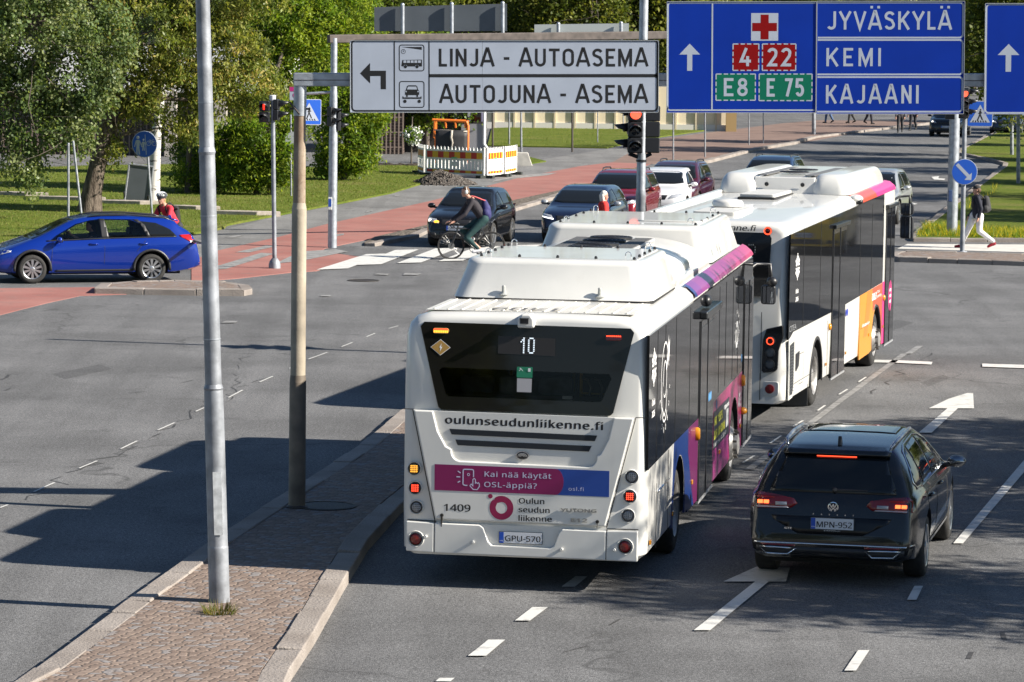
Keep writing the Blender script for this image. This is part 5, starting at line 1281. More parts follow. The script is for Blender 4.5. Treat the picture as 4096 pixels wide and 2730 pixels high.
# mirror at the front right corner
mb = MB(); mb.tube([(1.22, LB - .15, 2.56), (1.27, LB + .18, 2.60), (1.46, LB + .22, 2.60), (1.49, LB + .22, 2.30)], .03, 10); ma = mb.build('mirror_arm', BLK, B1, smooth=True)
mb = MB(); mb.prism(rrect(1.35, 2.06, 1.55, 2.32, .04), 'xz', LB + .16, LB + .28); mb.build('mirror', BLK, ma, bevel=.03)
mb = MB(); mb.prism(rrect(1.362, 2.075, 1.538, 2.305, .03), 'xz', LB + .152, LB + .159); mb.build('mirror_glass', pm('mirror_glass', (.25, .27, .3), .03, 1.0), ma)
mb = MB(); mb.ball((1.50, LB + .16, 2.37), (.075, .07, .07), 12); mb.build('convex_mirror', BLK, ma, smooth=True)
mb = MB(); mb.prism([(-1.05, 1.0), (1.05, 1.0), (1.1, 2.68), (-1.1, 2.68)], 'xz', LB, LB + .006); mb.build('windscreen', GLASS, B1)
for s in (-1, 1): mb = MB(); mb.prism(rrect(s * .85 - .2, .62, s * .85 + .2, .80, .06), 'xz', LB, LB + .01); mb.build('headlamp', LENSC, B1)
spanel('side_glazing', B1, [(.7, 2.66), (LB - .3, 2.72), (LB - .3, 1.3), (.7, 1.3)], SIDEBLK, side=-1, t=.0012)

# ------------------------------------------------------------------ second bus
B2 = thing('city_bus', 'second white city bus ahead with orange and pink wrap near its front door', 'bus', (2.7792, 51.066, 0), -.2392)
LB2 = 11.85; W1, W2 = 2.85, 9.50; lift2 = .013
prof = [(1.18, .31), (1.245, .36), (1.262, .8), (1.268, 2.2), (1.262, 2.74), (1.235, 2.86), (1.15, 2.93), (1.02, 2.95), (.6, 2.955), (0.001, 2.96)]
B1_, B1 = B1, B2
mb = bus_shell('body', B2, prof, LB2, lift2, 14, WHITE, round_r=.26, lean=lambda z: .16 * max(0, (z - 1.6)))
body = mb.build('body', [WHITE, BLKM], B2); cut = []
for wy in (W1, W2):
    for s in (1, -1): c = cyl_cut(s * .86, s * 1.5, wy, .46, .575); c.mi = [1] * len(c.mi); cut.append(c)
boolean_cut(body, cut, [WHITE, BLKM])
body.data.polygons.foreach_set('use_smooth', [True] * len(body.data.polygons)); body.data.set_sharp_from_angle(angle=radians(38))
for wy, fr in ((W1, False), (W2, True)):
    for s in (1, -1): bus_wheel(B2, (s * 1.225, wy, .465), s, R=.465, front=fr)
    mb = MB()
    for s in (1,):
        mb.grid([[(1.268, wy + r * cos(a), .46 + r * sin(a)) for a in [radians(-12 + 204 * i / 20) for i in range(21)]] for r in (.565, .615)]); mb.build('arch_trim', pm('arch_black', (.025, .025, .027), .5), B2, solid=.02)
mb = MB(); mb.box((0, LB2 / 2, .40), (2.3, LB2 - .5, .2)); mb.build('chassis', BLKM, B2)
X2 = 1.268
g2 = lambda y, z: z + lift2 * y
gz2 = spanel('side_glazing', B2, [(.10, g2(0, 2.79)), (10.15, g2(10.15, 2.80)), (10.15, 1.40), (5.72, 1.345), (4.22, 1.335), (.50, 1.335), (.22, 1.27), (.05, 1.25)], SIDEBLK, x=X2, t=.005)
ar2 = arch_pts(W2, .46, .60, .33)
spanel('side_panel', B2, [(7.42, 1.365), (8.9, 1.375), (9.0, .95)] + [p for p in ar2 if p[0] < 9.35][::-1] + [(8.6, .30), (7.42, .29)], ORANGE, x=X2, t=.004)
spanel('side_panel', B2, [(8.905, 1.375), (10.15, 1.39), (10.15, .32)] + ar2[::-1][:9] + [(9.3, 1.09), (9.002, .95)], ORANGER, x=X2, t=.0042)
spanel('side_panel', B2, [(10.16, 1.40), (10.42, 1.40), (10.42, .32), (10.16, .32)], PINK, x=X2, t=.0044)
mb = MB(); mb.prism([(7.9, .62), (8.35, .62), (8.7, 1.1), (8.9, 1.37), (8.3, 1.37)], 'yz', X2, X2 + .0055); mb.build('side_wrap', pm('light_orange_wrap', (.60, .20, .015), .3, coat=.4), B2)
P_ = [(1.259, 2.80), (1.235, 2.865), (1.15, 2.935), (1.05, 2.952)]
for y0, y1, mt in ((7.1, 9.3, REDO), (9.3, 11.7, PINK)):
    mb = MB(); mb.grid([[(x + .005, y, z + .004 + lift2 * y) for x, z in P_] for y in (y0, y1)]); mb.build('roof_edge_wrap', mt, B2, smooth=True)
for y0, y1, zt_ in ((4.25, 5.70, 2.64), (10.45, 11.62, 2.66)):
    d = door(y0, y1, .29, zt_, px=X2, P=B2)
    mb = MB(); mb.box((X2 + .03, (y0 + y1) / 2, zt_ + .04), (.07, y1 - y0 + .1, .06)); mb.build('door_canopy', MATS['canopy_black'], d, bevel=.01)
mb = MB()
for y in (1.35, 3.0, 7.3, 8.7): mb.box((X2 + .0065, y, 2.10), (.003, .012, 1.45))
mb.box((X2 + .0005, 3.9, .78), (.004, .008, .9)); mb.box((X2 + .0005, 1.7, .55), (.003, 2.0, .007)); mb.box((X2 + .0055, 8.1, .80), (.003, 1.2, .007)); mb.build('panel_gap', SEAM, B2)
flake(.75, 2.28, .40, X2 + .0075, gz2)
mb = MB(); text_mb(mb, 'CITEA', .10, RSIDE(.12, 1.36, X2 + .0075), 'LEFT', w=.62); mb.build('lettering', pm('grey_lettering', (.45, .46, .48), .4, .5), B2)
mb = MB(); text_mb(mb, 'Koiviston Auto', .075, RSIDE(7.75, .80, X2 + .0065), 'LEFT', w=.85, bold=.01); text_mb(mb, 'OULU', .15, RSIDE(8.85, 1.17, X2 + .0062), 'LEFT', w=.55, bold=.02); text_mb(mb, 'Oulun', .06, RSIDE(9.5, 1.26, X2 + .0062), 'LEFT', w=.3); text_mb(mb, 'joukkoliikenne', .06, RSIDE(9.5, 1.18, X2 + .0062), 'LEFT', w=.55); mb.build('lettering', WTXT, B2)
mb = MB(); mb.lathe([(.22, 0), (.001, .001)], 24, RSIDE(11.1, 1.10, X2 + .0145) @ Matrix.Diagonal((1, 1.25, 1, 1)), cap=False); st = mb.build('door_sticker', PINK, B2)
mb = MB(); 
for i in range(3): mb.box((X2 + .0162, 11.1, 1.2 - i * .10), (.001, .2, .05))
mb.build('sticker_mark', WTXT, st)
for y in (4.05, 10.3): mb = MB(); mb.lathe([(.055, 0), (.05, .03), (.001, .04)], 14, RSIDE(y, 1.12, X2 + .003), cap=False); mb.build('side_marker', LENSA, B2, smooth=True)
for y, z in ((3.75, .56), (5.85, .55), (8.55, .62), (10.3, .62)): mb = MB(); mb.box((X2 + .008, y, z), (.014, .09, .045)); mb.build('side_marker', LENSA, B2)
for i in (0, 1): mb = MB(); mb.lathe([(.06, 0), (.001, .001)], 14, RSIDE(5.86 + i * .16, 1.2, X2 + .003), cap=False); mb.build('access_sticker', pm('access_navy', (.03, .05, .35), .5), B2)
# rear right corner: lamp cluster, vents
ct = [(1.20, 1.47), (.955, 1.41), (.905, 1.25), (.895, .80), (.93, .765), (1.10, .79), (1.135, .83), (1.145, 1.10), (1.205, 1.28)]
mb = MB(); mb.prism(ct, 'xz', -.03, .05); cl = mb.build('lamp_cluster', pm('cluster_black', (.012, .012, .013), .2, coat=.5), B2, bevel=.012)
mb = MB(); mb.prism([(-x, z) for x, z in ct], 'xz', -.03, .05); mb.build('lamp_cluster', MATS['cluster_black'], B2, bevel=.012)
for i, z in enumerate((1.235, 1.06, .89)):
    F = REAR(1.02, z, -.032)
    mb = MB(); mb.lathe([(.075, 0), (.075, .012), (.06, .016), (.058, .0)], 24, F, cap=False); ln = mb.build('tail_lamp', BLK, cl, smooth=True, angle=.8)
    mb = MB(); mb.lathe([(.058, .002), (.03, .010), (.001, .011)], 20, F, cap=False); mb.build('lens', LENSR if i == 0 else pm('smoked_lens', (.10, .11, .12), .15, coat=.5), ln, smooth=True)
    if i == 0: mb = MB(); ribbon(mb, [(.050 * cos(a), .050 * sin(a)) for a in [i * pi / 12 for i in range(24)]], .013, REAR(1.02, z, -.0435), True); mb.build('led', RED_LED, ln)
F = REAR(1.02, .52, -.004); mb = MB(); mb.prism(rrect(.92, .43, 1.15, .64, .04), 'xz', -.008, .02); mb.build('reflector_recess', WHITE, B2, bevel=.006)
mb = MB(); mb.lathe([(.068, .0), (.066, .016), (.001, .022)], 24, REAR(1.02, .53, -.008), cap=False); mb.build('reflector', LENSR, B2, smooth=True, angle=.8)
mb = MB(); mb.prism([(.93, 2.80), (-.93, 2.80), (-.98, 2.72), (-.95, 1.88), (.95, 1.88), (.975, 2.72)], 'xz', -.02, .03, Matrix.Shear('XZ', 4, (0, 0)) if False else None)
mb.v = [(x, y + .16 * max(0, z - 1.6), z) for x, y, z in mb.v]; rw2 = mb.build('rear_window', GLASS, B2)
mb = MB()
for r_i, row in enumerate(dots['0']):
    for c_i, q in enumerate(row):
        if q == '#': mb.box((.62 + c_i * .03, .16 * (1.0) - .024 - .003 * r_i, 2.62 - r_i * .035), (.016, .004, .02))
mb.build('route_number', pm('dim_led', (.3, .3, .28), .5), rw2)
mb = MB(); text_mb(mb, 'oulunseudunliikenne.fi', .10, REAR(.74, 2.822, .16 * 1.22 - .012), 'RIGHT', w=1.55, bold=.012, italic=.2); mb.build('web_address', BLKTXT, B2)
F = REAR(.92, 2.83, .16 * 1.23 - .02); mb = MB(); mb.lathe([(.062, 0), (.062, .02), (.03, .03), (.001, .03)], 20, F, cap=False); ln = mb.build('high_lamp', LENSR, B2, smooth=True, angle=.8)
mb = MB(); ribbon(mb, [(.050 * cos(a), .050 * sin(a)) for a in [i * pi / 12 for i in range(24)]], .016, REAR(.92, 2.83, .16 * 1.23 - .052), True); mb.build('led', RED_LED, ln)
mb = MB(); mb.box((.875, -.004, .56), (.01, .006, .40)); mb.box((.88, -.004, 1.15), (.01, .006, 1.0)); mb.build('panel_gap', SEAM, B2)
mb = MB(); mb.prism([(.45, 1.32), (.62, 1.32), (.62, .95), (.45, .95)], 'xz', -.006, .0); mb.build('blue_panel', pm('deep_blue', (.01, .03, .22), .4), B2)
mb = MB(); mb.prism([(.10, 1.24), (.62, 1.27), (.60, .50), (.48, .36), (.15, .35)], 'yz', X2 - .01, X2 + .012); vf = mb.build('engine_vent', WHITE, B2, bevel=.01)
mb = MB(); mb.prism([(.16, 1.16), (.54, 1.19), (.52, .55), (.43, .42), (.20, .42)], 'yz', X2 + .011, X2 + .016); mb.build('vent_mesh', pm('vent_mesh', (.02, .022, .025), .6), vf)
mb = MB()
for i in range(16): mb.box((X2 + .018, .35, .47 + i * .044), (.006, .34, .012))
mb.build('vent_slat', pm('slat_dark', (.05, .055, .06), .4), vf)
mb = MB(); mb.prism([(.80, .98), (1.12, 1.0), (1.05, .78), (.82, .72)], 'yz', X2, X2 + .008); mb.build('air_inlet', BLK, B2, bevel=.003)
mb = MB(); ribbon(mb, rrect(1.15, .50, 1.55, .95, .04), .008, RSIDE(0, 0, X2 + .002), True); mb.build('service_flap', SEAM, B2)
mb = MB(); mb.box((1.10, 2.16, .30), (.02, .02, .01)); mb.box((1.05, 2.10, .24), (.40, .015, .34)); mb.build('mud_flap', pm('mud_flap', (.05, .05, .052), .7), B2)
# roof of second bus
rz = lambda y: 2.96 + lift2 * y
mb = MB(); mb.box((-1.06, LB2 / 2, rz(LB2 / 2) + .015), (.10, LB2 - .8, .05), Matrix.Translation((0, 0, 0))); mb.v = [(x, y, z + lift2 * (y - LB2 / 2)) for x, y, z in mb.v]; mb.build('roof_rail', WHITE, B2, bevel=.015)
mb = MB(); mb.prism(rrect(-.42, 5.3, .16, 7.0, .06), 'xy', rz(6) + .02, rz(6) + .075); hh = mb.build('roof_hatch', pm('hatch_grey', (.50, .50, .48), .5), B2, bevel=.012)
mb = MB(); mb.prism(rrect(-.45, 5.25, .19, 7.05, .06), 'xy', rz(6) - .02, rz(6) + .022); mb.build('hatch_seal', BLKM, hh)
mb = MB(); mb.prism(rrect(-.40, 1.2, .26, 2.7, .06), 'xy', rz(2) - .02, rz(2) + .05); mb.build('roof_hatch', MATS['hatch_grey'], B2, bevel=.012)
mb = MB(); mb.lathe([(.24, 0), (.24, .06), (.22, .09), (.10, .115), (.001, .12)], 24, Matrix.Translation((-.12, 2.6, rz(2.5) + .055)), cap=False); mb.build('vent_dome', WHITE, B2, smooth=True, angle=.9)
def pod2(x0, x1, y0, y1, z0, z1, dx, dy):
    rows = []
    for i in range(9):
        t = i / 8; k = 1 - cos(t * pi / 2); zz = z0 + (z1 - z0) * sin(t * pi / 2)
        rows.append([(a, b, zz) for a, b in rrect(x0 + dx * k, y0 + dy * k, x1 - dx * k, y1 - dy * k, .18, 5)])
    mb = MB(); mb.grid(rows, closed_u=True); n = len(rows[0]); mb.f.append([8 * n + i for i in range(n)]); mb.mi.append(0); return mb
o = pod2(-1.08, -.42, 7.0, 11.4, rz(9) - .03, rz(9) + .30, .14, .3).build('air_conditioner', WHITE, B2, smooth=True, angle=.6)
pod2(.46, 1.10, 7.0, 11.4, rz(9) - .03, rz(9) + .30, .14, .3).build('air_conditioner_side', WHITE, o, smooth=True, angle=.6)
mb = MB(); mb.prism([(7.05, rz(9) - .05), (7.15, rz(9) + .24), (11.2, rz(9) + .27), (11.3, rz(9) - .05)], 'yz', -.5, .52); mb.build('air_conditioner_cover', WHITE, o, bevel=.02)
for y in (8.2, 9.2):
    mb = MB(); T = Matrix.Translation((.0, y, rz(9) + .265))
    for r in (.08, .16, .24): mb.tube([(r * cos(a), r * sin(a), .02) for a in [2 * pi * j / 24 for j in range(24)]], .01, 5, T=T, closed=True)
    for j in range(5): a = pi * j / 5; mb.tube([(.24 * cos(a), .24 * sin(a), .018), (-.24 * cos(a), -.24 * sin(a), .018)], .009, 5, T=T)
    mb.build('fan_grille', BLK, o)
for x in (-.38, .42): mb = MB(); mb.box((x, 8.9, rz(9) + .268), (.16, 3.4, .012)); mb.build('vent_strip', MATS['vent_grey'], o)
for x in (-.28, .32): mb = MB(); mb.lathe([(.035, 0), (.035, .01), (.001, .011)], 14, REAR(x, rz(9) + .12, 7.085), cap=False); mb.build('pod_bolt', BLK, o)
mb = MB(); mb.ball((1.22, 7.05, g2(7, 2.90)), (.12, .18, .07), 14); sc = mb.build('camera_pod', WHITE, B2, smooth=True)
mb = MB(); mb.ball((1.28, 6.98, g2(7, 2.86)), (.07, .07, .05), 12); mb.build('side_camera', BLK, sc, smooth=True)
# front mirror of second bus
mb = MB(); mb.tube([(1.20, LB2 - .1, 2.74), (1.28, LB2 + .2, 2.80), (1.46, LB2 + .22, 2.82), (1.47, LB2 + .22, 2.68)], .022, 8); ma = mb.build('mirror_arm', BLK, B2, smooth=True)
for z0, z1 in ((2.485, 2.69), (2.055, 2.46)):
    mb = MB(); mb.prism(rrect(1.31, z0, 1.545, z1, .04), 'xz', LB2 + .16, LB2 + .27); mb.build('mirror', BLK, ma, bevel=.025)
    mb = MB(); mb.prism(rrect(1.325, z0 + .015, 1.53, z1 - .015, .03), 'xz', LB2 + .152, LB2 + .159); mb.build('mirror_glass', MATS['mirror_glass'], ma)
mb = MB(); mb.prism([(-1.05, .9), (1.05, .9), (1.1, 2.9), (-1.1, 2.9)], 'xz', LB2, LB2 + .006); mb.build('windscreen', GLASS, B2)
spanel('side_glazing', B2, [(.3, 2.7), (LB2 - .3, 2.85), (LB2 - .3, 1.35), (.3, 1.35)], SIDEBLK, x=X2, side=-1)
for s in (-1, 1): mb = MB(); mb.prism(rrect(s * .85 - .2, .62, s * .85 + .2, .80, .06), 'xz', LB2, LB2 + .01); mb.build('headlamp', LENSC, B2)
B1 = B1_
# ================================================================== cars
def interp(tab, y):
    if y <= tab[0][0]: return tab[0][1]
    for (a, va), (b, vb) in zip(tab, tab[1:]):
        if y <= b:
            t = (y - a) / (b - a); return va + (vb - va) * t
    return tab[-1][1]
def smooth_tab(tab, n=200):
    """monotone cubic resample"""
    xs = [t[0] for t in tab]; ys = [t[1] for t in tab]; N = len(xs)
    d = [(ys[i + 1] - ys[i]) / (xs[i + 1] - xs[i]) for i in range(N - 1)]; m = [d[0]] + [0] * (N - 2) + [d[-1]]
    for i in range(1, N - 1):
        if d[i - 1] * d[i] > 0: w1 = 2 * (xs[i + 1] - xs[i]) + xs[i] - xs[i - 1]; w2 = xs[i + 1] - xs[i] + 2 * (xs[i] - xs[i - 1]); m[i] = (w1 + w2) / (w1 / d[i - 1] + w2 / d[i])
    def f(x):
        if x <= xs[0]: return ys[0]
        if x >= xs[-1]: return ys[-1]
        i = max(k for k in range(N - 1) if xs[k] <= x); h = xs[i + 1] - xs[i]; t = (x - xs[i]) / h
        return ys[i] * (1 + 2 * t) * (1 - t) ** 2 + m[i] * h * t * (1 - t) ** 2 + ys[i + 1] * t * t * (3 - 2 * t) + m[i + 1] * h * t * t * (t - 1)
    return f
CGLASS = pm('car_glass', (.010, .012, .014), .03, spec=.4)
ARCHM = pm('arch_dark', (.010, .010, .011), .8)
TRIMB = pm('car_trim_black', (.016, .016, .018), .45)
SILV = pm('alloy_silver', (.55, .56, .57), .28, .9)
ALLOYD = pm('alloy_dark', (.05, .05, .055), .35, .6)
HEADL = pm('headlamp_glass', (.45, .47, .50), .08, .3, coat=.8)
HEADON = pm('headlamp_lit', (.8, .8, .75), .2, emit=(1, .93, .8), estr=1.2); DRL = pm('running_light', (.8, .8, .8), .2, emit=(1, 1, 1), estr=1.2)
TURN = pm('turn_lit', (.8, .4, .03), .3, emit=(1, .40, .03), estr=1.2)
def car_wheel(parent, c, out, R, w=.22, spokes=5, twin=True, rimm=None, dark=None):
    T = Matrix.Translation(c) @ Matrix.Rotation(pi / 2 * out, 4, 'Y')
    mb = MB(); mb.lathe([(R * .66, -.012), (R * .74, .004), (R * .90, 0), (R * .985, -.025), (R, -.05), (R, -w + .04), (R * .96, -w), (R * .6, -w)], 36, T, cap=False)
    o = mb.build('wheel', TYRE, parent, smooth=True, angle=radians(50))
    mb = MB(); mb.lathe([(R * .68, -.008), (R * .655, -.004), (R * .63, -.02), (R * .60, -.10), (.001, -.10)], 36, T, cap=False); mb.build('rim_barrel', dark or ALLOYD, o, smooth=True, angle=radians(40))
    mb = MB(); mb.lathe([(R * .69, -.010), (R * .67, .002), (R * .63, -.004), (R * .625, -.03)], 36, T, cap=False); mb.lathe([(R * .17, -.04), (R * .16, .0), (R * .10, .006), (.001, .006)], 16, T, cap=False)
    for i in range(spokes):
        a = 2 * pi * i / spokes
        for da in ((-.16, .16) if twin else (0,)):
            S = T @ Matrix.Rotation(a + da, 4, 'Z')
            w0, w1 = (R * .055, R * .065) if twin else (R * .05, R * .095)
            mb.add([(R * .12, -w0, -.004), (R * .645, -w1, -.006), (R * .645, w1, -.006), (R * .12, w0, -.004), (R * .12, -w0, -.05), (R * .645, -w1, -.05), (R * .645, w1, -.05), (R * .12, w0, -.05)],
                   [(0, 1, 2, 3), (0, 4, 5, 1), (3, 2, 6, 7), (1, 5, 6, 2)], S)
    mb.build('rim', rimm or SILV, o)
    return o
def car(name, label, spec, paint, loc, yaw, group=None, mats=None):
    S = spec; L, W, H = S['L'], S['W'] / 2, S['H']
    root = thing(name, label, 'car', loc, -yaw, group)
    zr = smooth_tab(S['roof']); zs = smooth_tab(S['belt']); zu = lambda y: interp(S['under'], y)
    wf = smooth_tab(S['plan']); wr = S['wr']; 
    cab0, cab1 = S['cab']       # rear and front end of the glasshouse
    ys = sorted(set([0, .008, .025, .05, .08, .12, .17, .23, .30, .38, .47, .57] + [.57 + (L - 1.1) * i / 34 for i in range(35)] + [L - .45, L - .36, L - .28, L - .21, L - .15, L - .10, L - .06, L - .03, L - .01, L]))
    rows = []
    for y in ys:
        w = W * wf(y); R_, B_, U_ = zr(y), zs(y), zu(y); R_ = max(R_, B_ + .015)
        h = B_ - U_
        gl = max(0., min(1., (R_ - B_ - .10) / (H - 1.05)))
        wb = w * (.93 + .0 * gl); wt = w * (1 - gl) * .84 + min(wr, w) * gl
        crown = .035 * (1 - gl) + .03 * gl
        pts = [(0, U_), (w * .80, U_), (w * .93, U_ + .04 * min(1, h / .3)), (w * .975, U_ + .22 * h), (w * .992, U_ + .42 * h), (w * 1.0, U_ + .64 * h), (w * .99, U_ + .80 * h), (w * .965, B_ - .05 * h), (wb * .99, B_ + .004)]
        e = R_ - crown - B_
        for t, q in ((.12, .02), (.35, .22), (.62, .52), (.84, .82), (.94, 1.0)): pts.append((wb * .985 + (wt - wb * .985) * q, B_ + .004 + (e - .004) * t))
        pts += [(wt - .05 * w, R_ - crown * .72), (wt * .80, R_ - crown * .32), (wt * .5, R_ - crown * .10), (wt * .2, R_ - .002), (0, R_)]
        full = [(-x, z) for x, z in pts[::-1]][:-1] + [(x, z) for x, z in pts][:-1]
        full = [(-x, z) for x, z in pts[1:][::-1]] + [(x, z) for x, z in pts[:-1]]
        rows.append([(x, y + S.get('lean', lambda z, y: 0)(z, y), z) for x, z in full])
    mb = MB(); mb.grid(rows, closed_u=True); n = len(rows[0])
    mb.f.append(list(range(n))); mb.mi.append(0); mb.f.append(list(range((len(rows) - 1) * n, len(rows) * n))[::-1]); mb.mi.append(0)
    body = mb.build('body', [paint, ARCHM], root)
    bmx = bmesh.new(); bmx.from_mesh(body.data); bmesh.ops.recalc_face_normals(bmx, faces=bmx.faces); bvh = BVHTree.FromBMesh(bmx); bmx.to_mesh(body.data); bmx.free()
    R = S['R']; axles = S['axles']; cut = []
    for wy in axles:
        for s in (1, -1): c = cyl_cut(s * (W - .30), s * (W + .3), wy, R + .01, R + .055); c.mi = [1] * len(c.mi); cut.append(c)
    for pl in S.get('tunnels', ()): c = MB(); c.prism(pl, 'yz', -2, 2); c.mi = [1] * len(c.mi); cut.append(c)
    boolean_cut(body, cut, [paint, ARCHM])
    body.data.polygons.foreach_set('use_smooth', [True] * len(body.data.polygons)); body.data.set_sharp_from_angle(angle=radians(42))
    D = {'rear': (Vector((0, 1, 0)), lambda a, b: Vector((a, -2, b))), 'front': (Vector((0, -1, 0)), lambda a, b: Vector((a, L + 2, b))),
         'right': (Vector((-1, 0, 0)), lambda a, b: Vector((3, a, b))), 'left': (Vector((1, 0, 0)), lambda a, b: Vector((-3, a, b))), 'top': (Vector((0, 0, -1)), lambda a, b: Vector((a, b, 4)))}
    def decal(nm, poly, face, mat, off=.004, parent=None, step=.07, thick=.004, trim=None, tw=.012):
        b = bmesh.new(); P = []
        nn = len(poly)
        for i in range(nn):
            a, c = Vector(poly[i]), Vector(poly[(i + 1) % nn]); k = max(1, int((c - a).length / step))
            P += [a.lerp(c, j / k) for j in range(k)]
        b.faces.new([b.verts.new((p.x, p.y, 0)) for p in P])
        x0, x1 = min(p.x for p in P), max(p.x for p in P); y0, y1 = min(p.y for p in P), max(p.y for p in P)
        for ax, lo, hi in ((0, x0, x1), (1, y0, y1)):
            k = int((hi - lo) / step)
            for j in range(1, k + 1):
                co = [0, 0, 0]; co[ax] = lo + (hi - lo) * j / (k + 1); no = [0, 0, 0]; no[ax] = 1
                bmesh.ops.bisect_plane(b, geom=b.verts[:] + b.edges[:] + b.faces[:], plane_co=co, plane_no=no)
        d, st = D[face]; last = None
        def proj(a, c, o):
            nonlocal last
            hit = bvh.ray_cast(st(a, c), d)
            if hit[0] is None: 
                q = st(a, c); q = Vector((q.x, last.y, q.z)) if last and face in ('rear', 'front') else (last or q); return q
            last = hit[0]; return hit[0] - d * o
        for v in b.verts: v.co = proj(v.co.x, v.co.y, off)
        me = bpy.data.meshes.new(nm); b.to_mesh(me); b.free(); me.materials.append(mat)
        me.polygons.foreach_set('use_smooth', [True] * len(me.polygons))
        ob = bpy.data.objects.new(nm, me); COL.objects.link(ob); ob.parent = parent or root
        md = ob.modifiers.new('thickness', 'SOLIDIFY'); md.thickness = thick; md.offset = 0
        if trim:
            mb = MB(); mb.tube([proj(p.x, p.y, off) for p in P], tw, 6, closed=True); mb.build('window_trim', trim, ob, smooth=True)
        return ob
    def hit(face, a, c, o=0.):
        d, st = D[face]; h = bvh.ray_cast(st(a, c), d); return (h[0] - d * o) if h[0] else st(a, c)
    for wy in axles:
        for s in (1, -1): car_wheel(root, (s * (W - .02), wy, R), s, R, spokes=S.get('spokes', 5), twin=S.get('twin', True), rimm=S.get('rimm'))
    mb = MB(); mb.box((0, L / 2, .26), (W * 1.5, L - .9, .14)); mb.build('underbody', ARCHM, root)
    # mirrors
    my, mz = S['mirror']
    for s in (1, -1):
        mb = MB(); mb.ball((s * (W + .095), my, mz), (.105, .07, .068), 12); mo = mb.build('mirror', S.get('mirmat') or paint, root, smooth=True)
        mb = MB(); mb.tube([(s * (W * .92), my + .02, mz - .06), (s * (W + .05), my, mz - .03)], .028, 8); mb.build('mirror_stalk', TRIMB, mo, smooth=True)
        mb = MB(); mb.ball((s * (W + .10), my - .045, mz), (.095, .035, .06), 10); mb.build('mirror_glass', MATS['mirror_glass'], mo, smooth=True)
    return root, decal, hit, body
def mirx(p): return [(-x, z) for x, z in p][::-1]

BLKCAR = pm('black_car_paint', (.006, .006, .0065), .22, 0, .7, spec=.35)
SEEG = _g.copy(); SEEG.name = 'car_side_glass'
for n_ in SEEG.node_tree.nodes:
    if n_.type == 'BSDF_TRANSPARENT': n_.inputs[0].default_value = (.84, .88, .88, 1)
PLAN = lambda L, r0=.72, r1=.70: [(0, r0), (.03, r0 + .10), (.10, .90), (.25, .955), (.55, .985), (1.1, 1.0), (L - 1.2, 1.0), (L - .6, .97), (L - .3, .92), (L - .12, .84), (L - .03, r1 + .05), (L, r1)]
# ---- black estate car in the foreground
est = dict(L=4.77, W=1.84, H=1.47, R=.335, axles=(1.06, 3.85), wr=.585, cab=(.2, 3.5), twin=True, spokes=5,
    roof=[(0, .56), (.02, .62), (.05, .72), (.09, .86), (.13, .955), (.20, 1.03), (.34, 1.20), (.47, 1.355), (.56, 1.405), (.9, 1.44), (1.5, 1.465), (2.2, 1.46), (2.7, 1.41), (3.1, 1.25), (3.5, 1.03), (3.7, .97), (4.2, .90), (4.55, .80), (4.70, .68), (4.77, .50)],
    belt=[(0, .50), (.03, .58), (.09, .82), (.14, .92), (.3, .965), (1.0, .985), (2.5, .945), (3.4, .93), (3.8, .90), (4.3, .82), (4.6, .72), (4.70, .60), (4.77, .44)],
    under=[(0, .33), (.2, .27), (.6, .22), (4.2, .20), (4.77, .26)], plan=PLAN(4.77, .80, .72), mirror=(3.15, .99), mirmat=BLKCAR)
c1, dec, hit, body = car('estate_car', 'black estate car braking in the shade to the right of the near bus', est, BLKCAR, (3.33, 36.02, 0), .215)
rwp = [(-.66, .975), (.66, .975), (.655, 1.02), (.53, 1.30), (.47, 1.345), (-.47, 1.345), (-.53, 1.30), (-.655, 1.02)]
rwn = dec('rear_window', rwp, 'rear', CGLASS, .004)
sp = dec('spoiler', [(-.56, 1.345), (.56, 1.345), (.56, 1.405), (-.56, 1.405)], 'rear', BLKCAR, .05, thick=.03)
bk = dec('brake_light', [(-.21, 1.322), (.21, 1.322), (.21, 1.336), (-.21, 1.336)], 'rear', RED_LED, .012, sp)
mb = MB(); a = hit('rear', .02, 1.005, .02); b = hit('rear', .36, 1.01, .02); mb.tube([a, b], [.014, .008], 6); mb.ball(a, .03, 8); mb.build('wiper', TRIMB, rwn)
